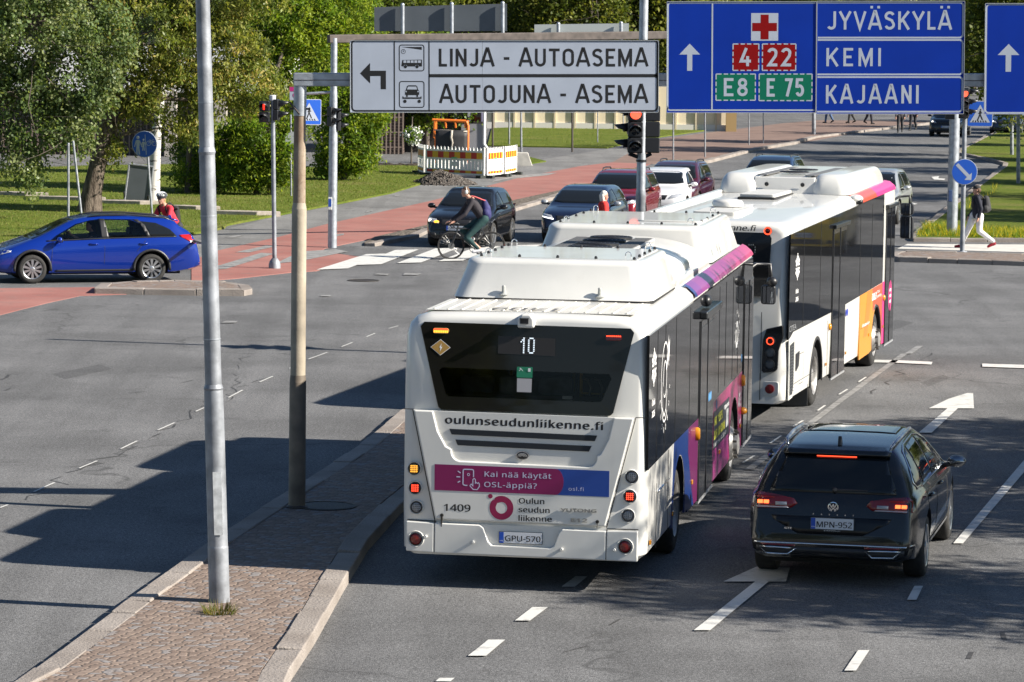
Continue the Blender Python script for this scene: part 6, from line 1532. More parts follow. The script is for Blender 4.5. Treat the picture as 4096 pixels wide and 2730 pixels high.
for s in (1, -1):
    lp = [(s * .36, .86), (s * .40, .91), (s * .60, .945), (s * .86, .965), (s * .90, .88), (s * .86, .80), (s * .60, .805), (s * .42, .815)]
    if s < 0: lp = lp[::-1]
    l = dec('tail_light', lp, 'rear', LENSR, .006)
    for i in (0, 1): 
        xa = s * (.66 + i * .065); dec('brake_lamp', sorted([(xa, .848), (xa + s * .055, .848)]) + sorted([(xa + s * .055, .882), (xa, .882)], reverse=True), 'rear', pm('brake_lit', (.8, .1, .03), .3, emit=(1, .12, .03), estr=1.8), .012, l, step=.03)
    dec('reverse_lamp', sorted([(s * .47, .835), (s * .59, .835)]) + sorted([(s * .59, .87), (s * .47, .87)], reverse=True), 'rear', LENSC, .011, l)
    dec('lamp_strip', sorted([(s * .44, .812), (s * .84, .806)]) + sorted([(s * .84, .822), (s * .46, .824)], reverse=True), 'rear', pm('pale_lens', (.4, .36, .38), .2), .010, l)
    dec('lamp_outline', sorted([(s * .60, .905), (s * .78, .91)]) + sorted([(s * .78, .925), (s * .60, .92)], reverse=True), 'rear', pm('deep_red', (.35, .01, .01), .2), .010, l)
    dec('reflector', sorted([(s * .36, .422), (s * .72, .428)]) + sorted([(s * .72, .446), (s * .36, .440)], reverse=True), 'rear', LENSR, .012)
    ex = [(s * .44, .335), (s * .66, .34), (s * .73, .41), (s * .36, .40)]
    e_ = dec('exhaust_trim', ex if s > 0 else ex[::-1], 'rear', BLKM, .012, trim=CHROME, tw=.011)
    rl = MB(); xr = s * .56
    pts = [hit('top', s * (.56 - .02), .62, .01) + Vector((0, 0, -.0)), hit('top', s * .575, .75, .05), hit('top', s * .59, 1.4, .055), hit('top', s * .585, 2.1, .05), hit('top', s * .57, 2.42, .005)]
    rl.tube(pts, [.012, .022, .022, .022, .012], 8); rl.build('roof_rail', pm('rail_alu', (.45, .46, .48), .25, .8), root if False else c1, smooth=True)
    f = 'right' if s > 0 else 'left'
    for nm, pl in (('front_window', [(2.02, .985), (3.28, .965), (3.12, 1.06), (2.75, 1.26), (2.45, 1.34), (2.12, 1.375)]), ('rear_side_window', [(1.06, 1.01), (1.96, .988), (2.06, 1.378), (1.16, 1.372)]), ('quarter_window', [(.52, 1.075), (.62, 1.02), (.98, 1.012), (1.08, 1.368), (.84, 1.33), (.62, 1.18)])):
        dec(nm, pl, f, CGLASS, .004, trim=None)
    loop = [(.46, 1.075), (.58, 1.0), (1.0, .99), (3.33, .945), (3.14, 1.08), (2.76, 1.285), (2.45, 1.365), (2.1, 1.40), (1.1, 1.395), (.82, 1.355), (.58, 1.19)]
    tr = MB(); tr.tube([hit(f, a, b, .008) for a, b in loop], .009, 6, closed=True); tr.build('window_trim', CHROME, c1, smooth=True)
    hd = MB()
    for y in (1.32, 2.35): hd.tube([hit(f, y - .10, .85, .01), hit(f, y - .05, .855, .035), hit(f, y + .05, .855, .035), hit(f, y + .10, .85, .01)], .014, 6)
    hd.build('door_handle', BLKCAR, c1, smooth=True)
    dec('sill_trim', [(1.5, .285), (3.42, .28), (3.42, .33), (1.5, .335)], f, pm('grey_sill', (.10, .10, .105), .5), .012)
    gp_ = MB(); 
    for y0, z0, y1, z1 in ((1.0, .98, 1.12, .72), (2.0, .97, 1.98, .34), (3.12, .93, 3.2, .45)):
        gp_.tube([hit(f, y0 + (y1 - y0) * t, z0 + (z1 - z0) * t, .0005) for t in (0, .25, .5, .75, 1)], .004, 5)
    gp_.build('door_gap', SEAM, c1)
dec('windscreen', [(-.66, 1.0), (.66, 1.0), (.52, 1.37), (-.52, 1.37)], 'front', CGLASS, .004)
dec('bumper_trim', [(-.86, .445), (.86, .445), (.86, .462), (-.86, .462)], 'rear', CHROME, .012)
dec('diffuser', [(-.80, .30), (.80, .30), (.84, .42), (-.84, .42)], 'rear', TRIMB, .008)
dec('tailgate_gap', [(-.62, .545), (.62, .545), (.62, .552), (-.62, .552)], 'rear', SEAM, .004)
np_ = hit('rear', .0, .665, .0)
dec('plate_panel', [(-.63, .735), (-.60, .69), (-.34, .556), (.34, .556), (.60, .69), (.63, .735)], 'rear', pm('gloss_black', (.004, .004, .0045), .3), .0015, thick=.002)
pc = number_plate(c1, (.022, hit('rear', 0.0, .615).y - .02, .672), 'MPN-952', w=.442, h=.112, small='KYMPPIPLUS')
mb = MB(); yb_ = hit('rear', 0, .84).y - .012; F = REAR(.018, .838, yb_)
mb.lathe([(.055, 0), (.055, .008), (.046, .010), (.046, .004)], 28, F, cap=False)
for pts in (((-.034, .030), (-.016, -.004), (0, .028), (.016, -.004), (.034, .030)), ((-.038, -.006), (-.020, -.038), (0, -.008), (.020, -.038), (.038, -.006))): ribbon(mb, pts, .009, F @ Matrix.Translation((0, 0, .008)))
ribbon(mb, [(-.012, .006), (.012, .006)], .006, F @ Matrix.Translation((0, 0, .008)))
mb.build('emblem', CHROME, c1); mb = MB()
for i, ch in enumerate('PASSAT'): x = -.185 + i * .083; text_mb(mb, ch, .018, REAR(x, .752, hit('rear', x, .76).y - .008), bold=.03)
text_mb(mb, 'GTE', .022, REAR(-.44, .60, hit('rear', -.44, .60).y - .008), w=.075, bold=.03); mb.build('model_lettering', CHROME, c1)
mb = MB(); p = hit('top', 0, .72); mb.prism([(p.y - .09, p.z - .01), (p.y + .09, p.z - .01), (p.y + .03, p.z + .02), (p.y - .03, p.z + .085), (p.y - .05, p.z + .08)], 'yz', -.018, .018); mb.build('roof_aerial', TRIMB, c1, bevel=.006)
dec('sunroof', [(-.5, 1.55), (.5, 1.55), (.5, 2.5), (-.5, 2.5)], 'top', pm('sunroof_glass', (.012, .013, .016), .04), .004)

# ---- blue estate driving across on the left
BLUECAR = pm('blue_car_paint', (.003, .026, .25), .22, .25, 1.0)
wA, wB = G(75, 653), G(349, 650.5)
bd_ = wA - wB; byaw = atan2(bd_.x, bd_.y)
hw = .87; rt = Vector((cos(byaw), -sin(byaw), 0)); fw = Vector((sin(byaw), cos(byaw), 0))
# near (camera) side of this car is its left side: contact points lie on local x = -hw
wbm = bd_.length; axr = 1.12
org = wB + rt * hw - fw * axr
YS = lambda t: [(y + .16 if y > .3 else y, z) for y, z in t]
trr = dict(L=4.69, W=1.77, H=1.48, R=.318, axles=(axr, axr + wbm), wr=.60, cab=(.1, 3.7), twin=False, spokes=10,
    roof=YS([(0, .56), (.02, .64), (.06, .80), (.12, .96), (.22, 1.10), (.34, 1.28), (.42, 1.36), (.55, 1.40), (1.0, 1.445), (1.7, 1.475), (2.2, 1.46), (2.6, 1.40), (3.0, 1.24), (3.4, 1.05), (3.7, .94), (4.1, .80), (4.35, .68), (4.48, .56), (4.53, .44)]),
    belt=YS([(0, .50), (.04, .62), (.12, .90), (.3, .985), (.9, .995), (1.8, .97), (2.6, .93), (3.1, .90), (3.5, .87), (3.9, .80), (4.2, .70), (4.40, .58), (4.53, .40)]),
    under=[(0, .34), (.3, .26), (.6, .21), (4.05, .20), (4.69, .26)], plan=PLAN(4.69, .74, .66), mirror=(3.18, .96), mirmat=BLUECAR)
WIN_ = [YS(p) for p in ([(2.04, 1.0), (3.12, .955), (2.98, 1.06), (2.60, 1.27), (2.3, 1.355), (2.10, 1.375)], [(1.06, 1.025), (1.90, 1.005), (1.98, 1.375), (1.37, 1.365), (1.18, 1.28)])]
trr['tunnels'] = WIN_
c2, dec, hit, body = car('estate_car', 'bright blue estate car driving left across the junction behind the tall lamp post', trr, BLUECAR, org, byaw)
f = 'left'
for f in ('left', 'right'):
    for nm, pl in (('front_window', [(2.02, .985), (3.20, .935), (3.05, 1.05), (2.62, 1.29), (2.3, 1.37), (2.08, 1.395)]), ('rear_side_window', [(1.02, 1.012), (1.92, .99), (2.0, 1.395), (1.35, 1.385), (1.15, 1.29)]), ('quarter_window', [(.40, 1.03), (.98, 1.02), (1.10, 1.26), (1.25, 1.355), (.85, 1.31), (.55, 1.18)])):
        dec(nm, YS(pl), f, CGLASS if nm == 'quarter_window' else SEEG, .004)
    dec('pillar_cover', YS([(1.90, .99), (2.05, .975), (2.11, 1.40), (1.98, 1.40)]), f, TRIMB, .006)
    dec('pillar_cover', YS([(.98, 1.015), (1.06, 1.01), (1.19, 1.29), (1.36, 1.385), (1.24, 1.385), (1.10, 1.27)]), f, TRIMB, .006)
    dec('belt_trim', YS([(.40, 1.005), (2.0, .970), (3.28, .918), (3.28, .942), (2.0, .995), (.40, 1.028)]), f, TRIMB, .006)
    0 and dec('window_surround', YS([(.36, 1.01), (1.0, .998), (2.0, .972), (3.28, .915), (3.40, .92), (3.08, 1.07), (2.64, 1.31), (2.3, 1.392), (2.05, 1.41), (1.3, 1.40), (.85, 1.335), (.52, 1.20)]), f, TRIMB, .0018)
    hd = MB()
    for y in (1.31, 2.41): hd.tube([hit(f, y - .10, .86, .005), hit(f, y - .05, .865, .03), hit(f, y + .05, .865, .03), hit(f, y + .10, .86, .005)], .015, 6)
    hd.build('door_handle', BLUECAR, c2, smooth=True)
    gp_ = MB()
    for y0, z0, y1, z1 in ((1.21, .99, 1.45, .70), (2.16, .97, 2.18, .30), (3.31, .90, 3.34, .45)): gp_.tube([hit(f, y0 + (y1 - y0) * t, z0 + (z1 - z0) * t, .0005) for t in (0, .25, .5, .75, 1)], .005, 5)
    gp_.build('door_gap', SEAM, c2)
    dec('sill_trim', [(1.52, .24), (3.25, .235), (3.25, .30), (1.52, .31)], f, TRIMB, .008)
    tl = [(.02, .93), (.10, .83), (.26, .90), (.48, 1.02), (.50, 1.05), (.22, 1.06), (.06, 1.03)]
    l = dec('tail_light', tl, f, pm('red_lens_bright', (.45, .012, .012), .15, coat=.7), .008); dec('reverse_lamp', [(.06, .90), (.16, .86), (.24, .92), (.12, .96)], f, LENSC, .014, l)
    dec('headlight', [(4.21, .70), (4.56, .60), (4.60, .66), (4.28, .79)], f, HEADL, .006)
    for wy in trr['axles']:
        mb = MB(); sg = -1 if f == 'left' else 1
        mb.grid([[(sg * .887, wy + r * cos(a), .328 + r * sin(a)) for a in [radians(-8 + 196 * i / 20) for i in range(21)]] for r in (.37, .425)]); mb.build('arch_trim', TRIMB, c2, solid=.02, smooth=True)
dec('rear_window', [(-.58, 1.06), (.58, 1.06), (.50, 1.33), (-.50, 1.33)], 'rear', CGLASS, .004); dec('windscreen', [(-.66, .97), (.66, .97), (.52, 1.38), (-.52, 1.38)], 'front', CGLASS, .004)
dec('spoiler', [(-.52, 1.345), (.52, 1.345), (.52, 1.40), (-.52, 1.40)], 'rear', BLUECAR, .10, thick=.03)
dec('grille', [(-.5, .5), (.5, .5), (.55, .6), (-.55, .6)], 'front', TRIMB, .006); dec('reflector', [(.5, .40), (.75, .40), (.75, .44), (.5, .44)], 'rear', LENSR, .008); dec('reflector', [(-.75, .40), (-.5, .40), (-.5, .44), (-.75, .44)], 'rear', LENSR, .008)
number_plate(c2, (0, hit('rear', 0, .74).y - .02, .76), 'LNR-318')
mb = MB(); p = hit('top', 0, .62); mb.prism([(p.y - .12, p.z - .01), (p.y + .10, p.z - .01), (p.y + .02, p.z + .02), (p.y - .06, p.z + .075), (p.y - .09, p.z + .07)], 'yz', -.02, .02); mb.build('roof_aerial', BLUECAR, c2, bevel=.006)
for s in (1, -1): mb = MB(); mb.tube([hit('top', s * .56, .55, .0), hit('top', s * .57, .8, .03), hit('top', s * .57, 1.6, .035), hit('top', s * .56, 2.2, .03), hit('top', s * .55, 2.5, .0)], .018, 6); mb.build('roof_rail', TRIMB, c2, smooth=True)

dk = pm('cabin_dark', (.02, .02, .022), .8)
for x in (-.36, .36):
    for y, nm in ((2.08, 'front_seat'), (1.32, 'rear_seat')):
        mb = MB(); mb.prism([(y, .9), (y + .14, .9), (y + .10, 1.14), (y + .02, 1.16)], 'yz', x - .2, x + .2); mb.prism(rrect(y - .01, 1.18, y + .08, 1.33, .03), 'yz', x - .11, x + .11); mb.tube([(x, y + .05, 1.12), (x, y + .04, 1.2)], .02, 6); mb.build(nm, dk, c2, bevel=.02)
mb = MB(); mb.tube([(-.36 + .18 * cos(a), 2.92 + .06 * sin(a), .99 + .16 * sin(a)) for a in [pi * i / 10 for i in range(20)]], .016, 6, closed=True); mb.build('steering_wheel', dk, c2)
# ---- waiting cars facing the camera
def facing(name, label, kind, paint, pcx, pcy, yaw, plate_txt, D=None, W=1.76, L=4.1, H=1.48, grille=TRIMB, lit=None, group='cars waiting at the far stop line', rails=False, mirm=None, loc=None, hood=.93):
    """pcx,pcy: survey pixel of the middle of the roof's front edge; the car points toward the camera"""
    S = dict(L=L, W=W, H=H, R=.32 if kind != 'suv' else .355, axles=(.72, L - .88), wr=W / 2 * .67, cab=(.1, L - 1.2), twin=True, spokes=5,
        roof=[(0, .60), (.03, .78), (.10, .98), (.22, 1.12), (.42, 1.33), (.62, H - .05), (1.0, H - .015), (L * .40, H), (L * .50, H - .02), (L - 1.9, H - .09), (L - 1.55, H - .24), (L - 1.20, hood + .10), (L - 1.05, hood + .045), (L - .6, hood - .03), (L - .3, hood - .10), (L - .12, hood - .20), (L - .03, hood - .34), (L, hood - .45)],
        belt=[(0, .52), (.05, .72), (.15, .92), (.5, hood + .06), (L * .5, hood + .02), (L - 1.2, hood - .01), (L - .6, hood - .10), (L - .3, hood - .18), (L - .12, hood - .28), (L - .03, hood - .42), (L, hood - .50)],
        under=[(0, .34), (.4, .24), (.7, .20), (L - .6, .19), (L, .25)], plan=PLAN(L, .76, .74), mirror=(L - 1.52, hood + .08), mirmat=mirm or paint)
    yw = pi + yaw; fwd = Vector((sin(yw), cos(yw), 0))
    r0 = _ray(pcx, pcy); t0 = (H - .03 - CAMH) / r0.z          # the roof's front edge lies on this sight line
    loc = Vector((r0.x * t0, r0.y * t0, 0)) + fwd * 1.95; org = loc - fwd * L
    c, dec, hit, body = car(name, label, S, paint, org, yw, group)
    w = W / 2
    wsl = hood + .12
    dec('windscreen', [(-w * .80, wsl), (-w * .5, wsl - .03), (w * .5, wsl - .03), (w * .80, wsl), (w * .66, H - .12), (w * .5, H - .085), (-w * .5, H - .085), (-w * .66, H - .12)], 'front', CGLASS, .004)
    dec('rear_window', [(-w * .7, 1.08), (w * .7, 1.08), (w * .6, H - .12), (-w * .6, H - .12)], 'rear', CGLASS, .004)
    for f in ('left', 'right'):
        b_ = hood + .08
        for nm, pl in (('front_window', [(L * .44, b_), (L - 1.45, b_ - .015), (L - 1.62, b_ + .10), (L - 1.98, H - .16), (L * .46, H - .10)]), ('rear_side_window', [(.52, b_ + .08), (.75, b_ + .01), (L * .42, b_), (L * .435, H - .10), (.85, H - .13)])): dec(nm, pl, f, CGLASS, .004)
        dec('sill_trim', [(1.1, .23), (L - 1.25, .23), (L - 1.25, .29), (1.1, .29)], f, TRIMB, .006)
    for s in (1, -1):
        hl = [(s * w * .50, hood - .30), (s * w * .88, hood - .25), (s * w * .93, hood - .15), (s * w * .60, hood - .19)]
        l = dec('headlight', hl if s > 0 else hl[::-1], 'front', HEADL, .008, step=.05)
        if lit == 'on':
            q = hit('front', s * w * .74, hood - .225, .01); mb = MB(); mb.ball(q, (.055, .02, .05), 8); mb.build('lamp', HEADON, l, smooth=True)
        if lit == 'turn' and s > 0:
            q = hit('front', s * w * .58, hood - .26, .012); mb = MB(); mb.ball(q, (.07, .02, .035), 8); mb.build('turn_signal', TURN, l, smooth=True)
            q = hit('front', s * w * .80, hood - .23, .01); mb = MB(); mb.ball(q, (.045, .02, .045), 8); mb.build('lamp', HEADON, l, smooth=True)
        if lit == 'drl':
            dl = [(s * w * .52, hood - .30), (s * w * .90, hood - .24), (s * w * .90, hood - .22), (s * w * .52, hood - .275)]
            dec('running_light', dl if s > 0 else dl[::-1], 'front', DRL, .014, l, step=.05)
        tl = [(s * w * .62, .86), (s * w * .95, .86), (s * w * .95, 1.0), (s * w * .68, 1.0)]
        dec('tail_light', tl if s > 0 else tl[::-1], 'rear', LENSR, .006)
        fl = [(s * w * .55, .30), (s * w * .85, .32), (s * w * .85, .40), (s * w * .60, .40)]
        dec('fog_lamp', fl if s > 0 else fl[::-1], 'front', TRIMB, .006)
        if rails: mb = MB(); mb.tube([hit('top', s * w * .62, .55, .0), hit('top', s * w * .63, .8, .05), hit('top', s * w * .63, 1.5, .055), hit('top', s * w * .62, 2.0, .05), hit('top', s * w * .6, 2.2, .0)], .02, 6); mb.build('roof_rail', TRIMB, c, smooth=True)
    dec('grille', [(-w * .40, hood - .33), (w * .40, hood - .33), (w * .47, hood - .20), (-w * .47, hood - .20)], 'front', grille, .006)
    dec('lower_grille', [(-w * .5, .29), (w * .5, .29), (w * .46, .42), (-w * .46, .42)], 'front', TRIMB, .006)
    pz = .52; number_plate(c, (0, hit('front', 0, pz).y + .012, pz), plate_txt, face='front')
    return c, dec, hit
PNAVY = pm('navy_car_paint', (.008, .014, .04), .24, .2, 1.0); PRED = pm('red_car_paint', (.20, .006, .012), .24, .2, 1.0); PWHT = pm('white_car_paint', (.70, .70, .70), .28, 0, .8); PDRED = pm('dark_red_paint', (.07, .006, .014), .24, .3, 1.0)
PSILV = pm('silver_car_paint', (.42, .44, .45), .28, .5, .8); PSUV = pm('slate_blue_paint', (.02, .04, .09), .26, .3, 1.0)
facing('hatchback', 'black hatchback with an orange turn signal lit, behind the cyclist on the zebra', 'hatch', BLKCAR, 1083, 434, .20, 'GNL-673', lit='turn', L=4.04, W=1.74, H=1.48)
facing('sedan', 'dark navy car waiting with white running lights behind the near bus roof', 'sedan', PNAVY, 1342, 429, .20, 'XKB-204', lit='drl', L=4.4, W=1.80, H=1.46, mirm=PSILV)
cr_ = facing('suv', 'red car with roof rails waiting behind the navy car', 'suv', PRED, 1425, 393, .20, 'BTF-871', lit='on', L=4.4, W=1.82, H=1.62, rails=True, hood=1.02)[0]
facing('sedan', 'white car with a black grille waiting right of the red car', 'sedan', PWHT, 1524, 389, .20, 'MSL-415', L=4.6, W=1.86, H=1.46)
facing('suv', 'dark red car with roof rails waiting behind the white car', 'suv', PDRED, 1554, 373, .20, 'JHO-259', L=4.5, W=1.84, H=1.62, rails=True, hood=1.02)
facing('suv', 'slate blue car arriving beyond the second bus roof', 'suv', PSUV, 1774, 361, .22, 'ZPR-630', L=4.5, W=1.86, H=1.62, rails=True, hood=1.02)
facing('hatchback', 'silver car partly hidden behind the front of the second bus', 'suv', PSILV, 2012, 391, .24, 'VNE-742', L=4.3, W=1.80, H=1.58, hood=.98, group=None)
facing('suv', 'black car far up the road with its headlights on', 'suv', BLKCAR, 2183, 243, .24, 'OKT-118', lit='on', L=4.6, W=1.9, H=1.66, hood=1.02, group=None)
facing('sedan', 'dark car far off under the trees at the right edge', 'sedan', PNAVY, 2318, 249, .24, 'ILA-906', lit='on', L=4.5, W=1.8, H=1.45, group=None)
c_ = copy_tree(c1); c_.location = (11.0, 53.5, 0); c_.rotation_euler = (0, 0, -.2); c_['label'] = 'black estate car in the outer right lane, its shadow reaching in from the right edge'
c_ = copy_tree(c1); c_.location = (13.3, 67, 0); c_.rotation_euler = (0, 0, -.24); c_['label'] = 'black estate car ahead in the outer right lane, mirrored in the second bus'

facing('van', 'yellow van added out of view to be mirrored in the windows of the second bus', 'suv', pm('yellow_van_paint', (.60, .38, .01), .3, coat=.6), 2933, 391, .3, 'YRT-508', L=5.2, W=2.0, H=2.4, hood=1.25, group=None)  # unseen van, put in for the yellow reflections on the bus glass
# ================================================================== people, bicycles and roadside objects
SKIN = pm('skin', (.45, .24, .17), .55); HAIRB = pm('hair_brown', (.10, .055, .03), .7, var=.3, vscale=40); HAIRW = pm('hair_white', (.62, .60, .56), .7, var=.2, vscale=40); HAIRK = pm('hair_dark', (.02, .016, .014), .6)
def cloth(name, c): return pm(name, c, .8, var=.18, vscale=9, bump=.25, bscale=18)
def chain_body(name, chains, mat, parent, vox=.014, sm=4):
    """one continuous surface grown from tapering limbs: union of capsules, voxel remeshed and smoothed"""
    mb = MB()
    for pts in chains:
        P = [Vector(p[:3]) for p in pts]; R = [p[3] for p in pts]
        for i in range(len(P)): mb.ball(P[i], R[i], 10)
        for i in range(len(P) - 1):
            if (P[i + 1] - P[i]).length > 1e-4: mb.tube([P[i], P[i + 1]], [R[i], R[i + 1]], 12)
    o = mb.build(name, mat, parent)
    md = o.modifiers.new('remesh', 'REMESH'); md.mode = 'VOXEL'; md.voxel_size = vox; md.use_smooth_shade = True
    md = o.modifiers.new('smooth', 'SMOOTH'); md.iterations = sm; md.factor = .5
    return o
def hand_chains(w, d, curl, r=.009, side=1):
    """palm and five fingers from wrist w pointing along d; curl is the direction fingers bend to"""
    d = Vector(d).normalized(); cu = Vector(curl).normalized(); lat = d.cross(cu).normalized(); w = Vector(w)
    out = [[(*(w), .026), (*(w + d * .05), .030), (*(w + d * .085), .027)]]
    for i, (o, L) in enumerate(((-.030, .066), (-.010, .076), (.011, .072), (.030, .056))):
        b = w + d * .085 + lat * o
        p1 = b + d * L * .45; p2 = p1 + (d * .6 + cu * .8).normalized() * L * .35; p3 = p2 + (d * .1 + cu).normalized() * L * .3
        out.append([(*b, r * 1.1), (*p1, r), (*p2, r * .95), (*p3, r * .8)])
    b = w + d * .03 - lat * .03 * side; p1 = b + (d * .6 - lat * .8 * side).normalized() * .035; p2 = p1 + (d * .8 + cu * .7).normalized() * .035
    out.append([(*b, r * 1.3), (*p1, r * 1.15), (*p2, r)])
    return out
def head(parent, c, f, hairmat, hair='short', tilt=0):
    """head centred at c looking along horizontal direction f; returns body chains for skull + neck"""
    f = Vector(f).normalized(); c = Vector(c); u = Vector((0, 0, 1)); s = f.cross(u)
    ch = [[(*(c + f * .012 + u * .03), .083), (*(c + f * .018 - u * .03), .072), (*(c + f * .045 - u * .078), .042)], [(*(c + f * .082 - u * .012), .014), (*(c + f * .096 - u * .03), .013)]]
    ch += [[(*(c + s * .078 * k - u * .01), .018), (*(c + s * .080 * k + u * .012), .016)] for k in (1, -1)]
    fm = MB()
    for k in (1, -1): fm.ball(c + f * .082 + s * .030 * k + u * .004, .010, 8)
    fm.build('eyes', pm('eye_dark', (.03, .02, .018), .3), parent)
    fm = MB(); fm.tube([c + f * .078 - u * .058 + s * .022, c + f * .086 - u * .056, c + f * .078 - u * .058 - s * .022], .006, 6); fm.build('mouth', pm('lip', (.32, .11, .10), .5), parent)
    hc = []
    if hair: hc = [[(*(c - f * .012 + u * .045), .092), (*(c - f * .035 + u * .0), .086)]]
    if hair == 'bob': hc += [[(*(c - f * .05 + s * .045 * k), .055), (*(c - f * .045 + s * .055 * k - u * .08), .045), (*(c - f * .035 + s * .05 * k - u * .13), .03)] for k in (1, -1)] + [[(*(c - f * .06), .07), (*(c - f * .055 - u * .12), .055)]]
    if hair == 'long': hc += [[(*(c - f * .06), .07), (*(c - f * .08 - u * .12), .06), (*(c - f * .09 - u * .24), .045)]]
    if hc: chain_body('hair', hc, hairmat, parent, .012, 3)
    return ch
def V3(*a): return Vector(a)

# --- bicycle, local: +X is the riding direction, wheels on the ground
def bicycle(name, label, loc, rz, framec, R=.345, wb=1.02):
    root = thing(name, label, 'bicycle', loc, rz)
    FR = pm(framec[0], framec[1], .35, coat=.5)
    fw, rw_ = V3(wb / 2, 0, R), V3(-wb / 2, 0, R)
    for c, lab in ((fw, 'f'), (rw_, 'r')):
        mb = MB(); mb.tube([(c.x + (R - .016) * cos(a), 0, c.z + (R - .016) * sin(a)) for a in [2 * pi * i / 40 for i in range(40)]], .017, 8, closed=True); w = mb.build('wheel', TYRE, root, smooth=True)
        mb = MB(); mb.tube([(c.x + (R - .042) * cos(a), 0, c.z + (R - .042) * sin(a)) for a in [2 * pi * i / 40 for i in range(40)]], .010, 6, closed=True); mb.build('rim', pm('bike_rim', (.03, .03, .032), .4, .5), w, smooth=True)
        mb = MB()
        for i in range(24):
            a = 2 * pi * i / 24; mb.tube([(c.x + .02 * cos(a + .4), .02 * (-1) ** i, c.z + .02 * sin(a + .4)), (c.x + (R - .045) * cos(a), 0, c.z + (R - .045) * sin(a))], .0015, 3, cap=False)
        mb.build('spokes', pm('spoke_steel', (.3, .3, .3), .3, .9), w)
        mb = MB(); mb.lathe([(.08, -.004), (.08, .004)], 20, Matrix.Translation(c + V3(0, .035, 0)) @ Matrix.Rotation(pi / 2, 4, 'X')); mb.lathe([(.022, -.05), (.022, .05)], 12, Matrix.Translation(c) @ Matrix.Rotation(pi / 2, 4, 'X')); mb.build('hub', pm('hub_grey', (.18, .18, .18), .4, .8), w)
        mb = MB(); mb.box((c.x - R * .93, 0, c.z + .02), (.014, .03, .05)); mb.build('reflector', LENSR, w)
    bb = V3(-.06, 0, .285); hd0, hd1 = V3(wb / 2 - .13, 0, .66), V3(wb / 2 - .17, 0, .82); st = V3(-.26, 0, .80)
    mb = MB(); mb.tube([bb, hd0], .021, 10); mb.tube([hd0, hd1], .024, 10); mb.tube([bb, st], .017, 10); mb.tube([st + V3(.01, 0, -.05), hd1 - V3(-.01, 0, .05)], .018, 10)
    for s in (-1, 1): mb.tube([bb + V3(0, .02 * s, 0), rw_ + V3(0, .05 * s, 0)], .010, 6); mb.tube([st + V3(.01, .015 * s, -.06), rw_ + V3(0, .05 * s, 0)], .009, 6)
    mb.build('frame', FR, root, smooth=True, angle=.8)
    mb = MB()
    for s in (-1, 1): mb.tube([hd0 + V3(.01, .03 * s, -.02), fw + V3(0, .045 * s, 0)], [.016, .011], 8)
    mb.tube([hd0 + V3(.01, -.035, -.02), hd0 + V3(.01, .035, -.02)], .018, 8); mb.build('fork', pm('fork_black', (.02, .02, .022), .4), root, smooth=True, angle=.8)
    mb = MB(); mb.tube([hd1, hd1 + V3(-.02, 0, .06), hd1 + V3(.06, 0, .09)], .016, 8)
    hb = hd1 + V3(.06, 0, .09)
    for s in (-1, 1): mb.tube([hb, hb + V3(0, .20 * s, .0), hb + V3(.08, .21 * s, -.01), hb + V3(.11, .21 * s, -.06), hb + V3(.06, .215 * s, -.12), hb + V3(.0, .215 * s, -.125)], .013, 8)
    mb.build('handlebar', BLK, root, smooth=True, angle=.8)
    mb = MB(); mb.tube([st, st + V3(-.035, 0, .13)], .014, 8); mb.build('seat_post', BLK, root, smooth=True)
    mb = MB(); mb.ball(st + V3(-.05, 0, .15), (.13, .07, .03), 10); mb.ball(st + V3(.06, 0, .15), (.09, .025, .022), 8); mb.build('saddle', BLK, root, smooth=True)
    mb = MB(); mb.tube([bb + V3(.10 * cos(a), -.04, .10 * sin(a)) for a in [2 * pi * i / 24 for i in range(24)]], .008, 5, closed=True); mb.tube([bb + V3(0, -.05, 0), bb + V3(.10, -.06, .13)], .012, 6); mb.tube([bb + V3(0, .05, 0), bb + V3(-.10, .06, -.13)], .012, 6)
    mb.box(bb + V3(.10, -.11, .13), (.09, .09, .02)); mb.box(bb + V3(-.10, .11, -.13), (.09, .09, .02)); mb.build('crank', pm('crank_black', (.03, .03, .03), .4, .5), root)
    return root, dict(bb=bb, hb=hb, st=st, bar=hb)
cyc = G(1088, 591); fwheel = G(1036, 597.5); 
byc = atan2((G(1036, 597.5) - G(1138, 589)).y, (G(1036, 597.5) - G(1138, 589)).x)
brz = radians(194)
bcen = fwheel - Vector((cos(brz), sin(brz), 0)) * .51 + Vector((0, 0, .0))
bk1, J = bicycle('bicycle', 'black road bicycle ridden over the zebra crossing by the headphone wearer', bcen, brz, ('bike_black', (.02, .022, .025)))
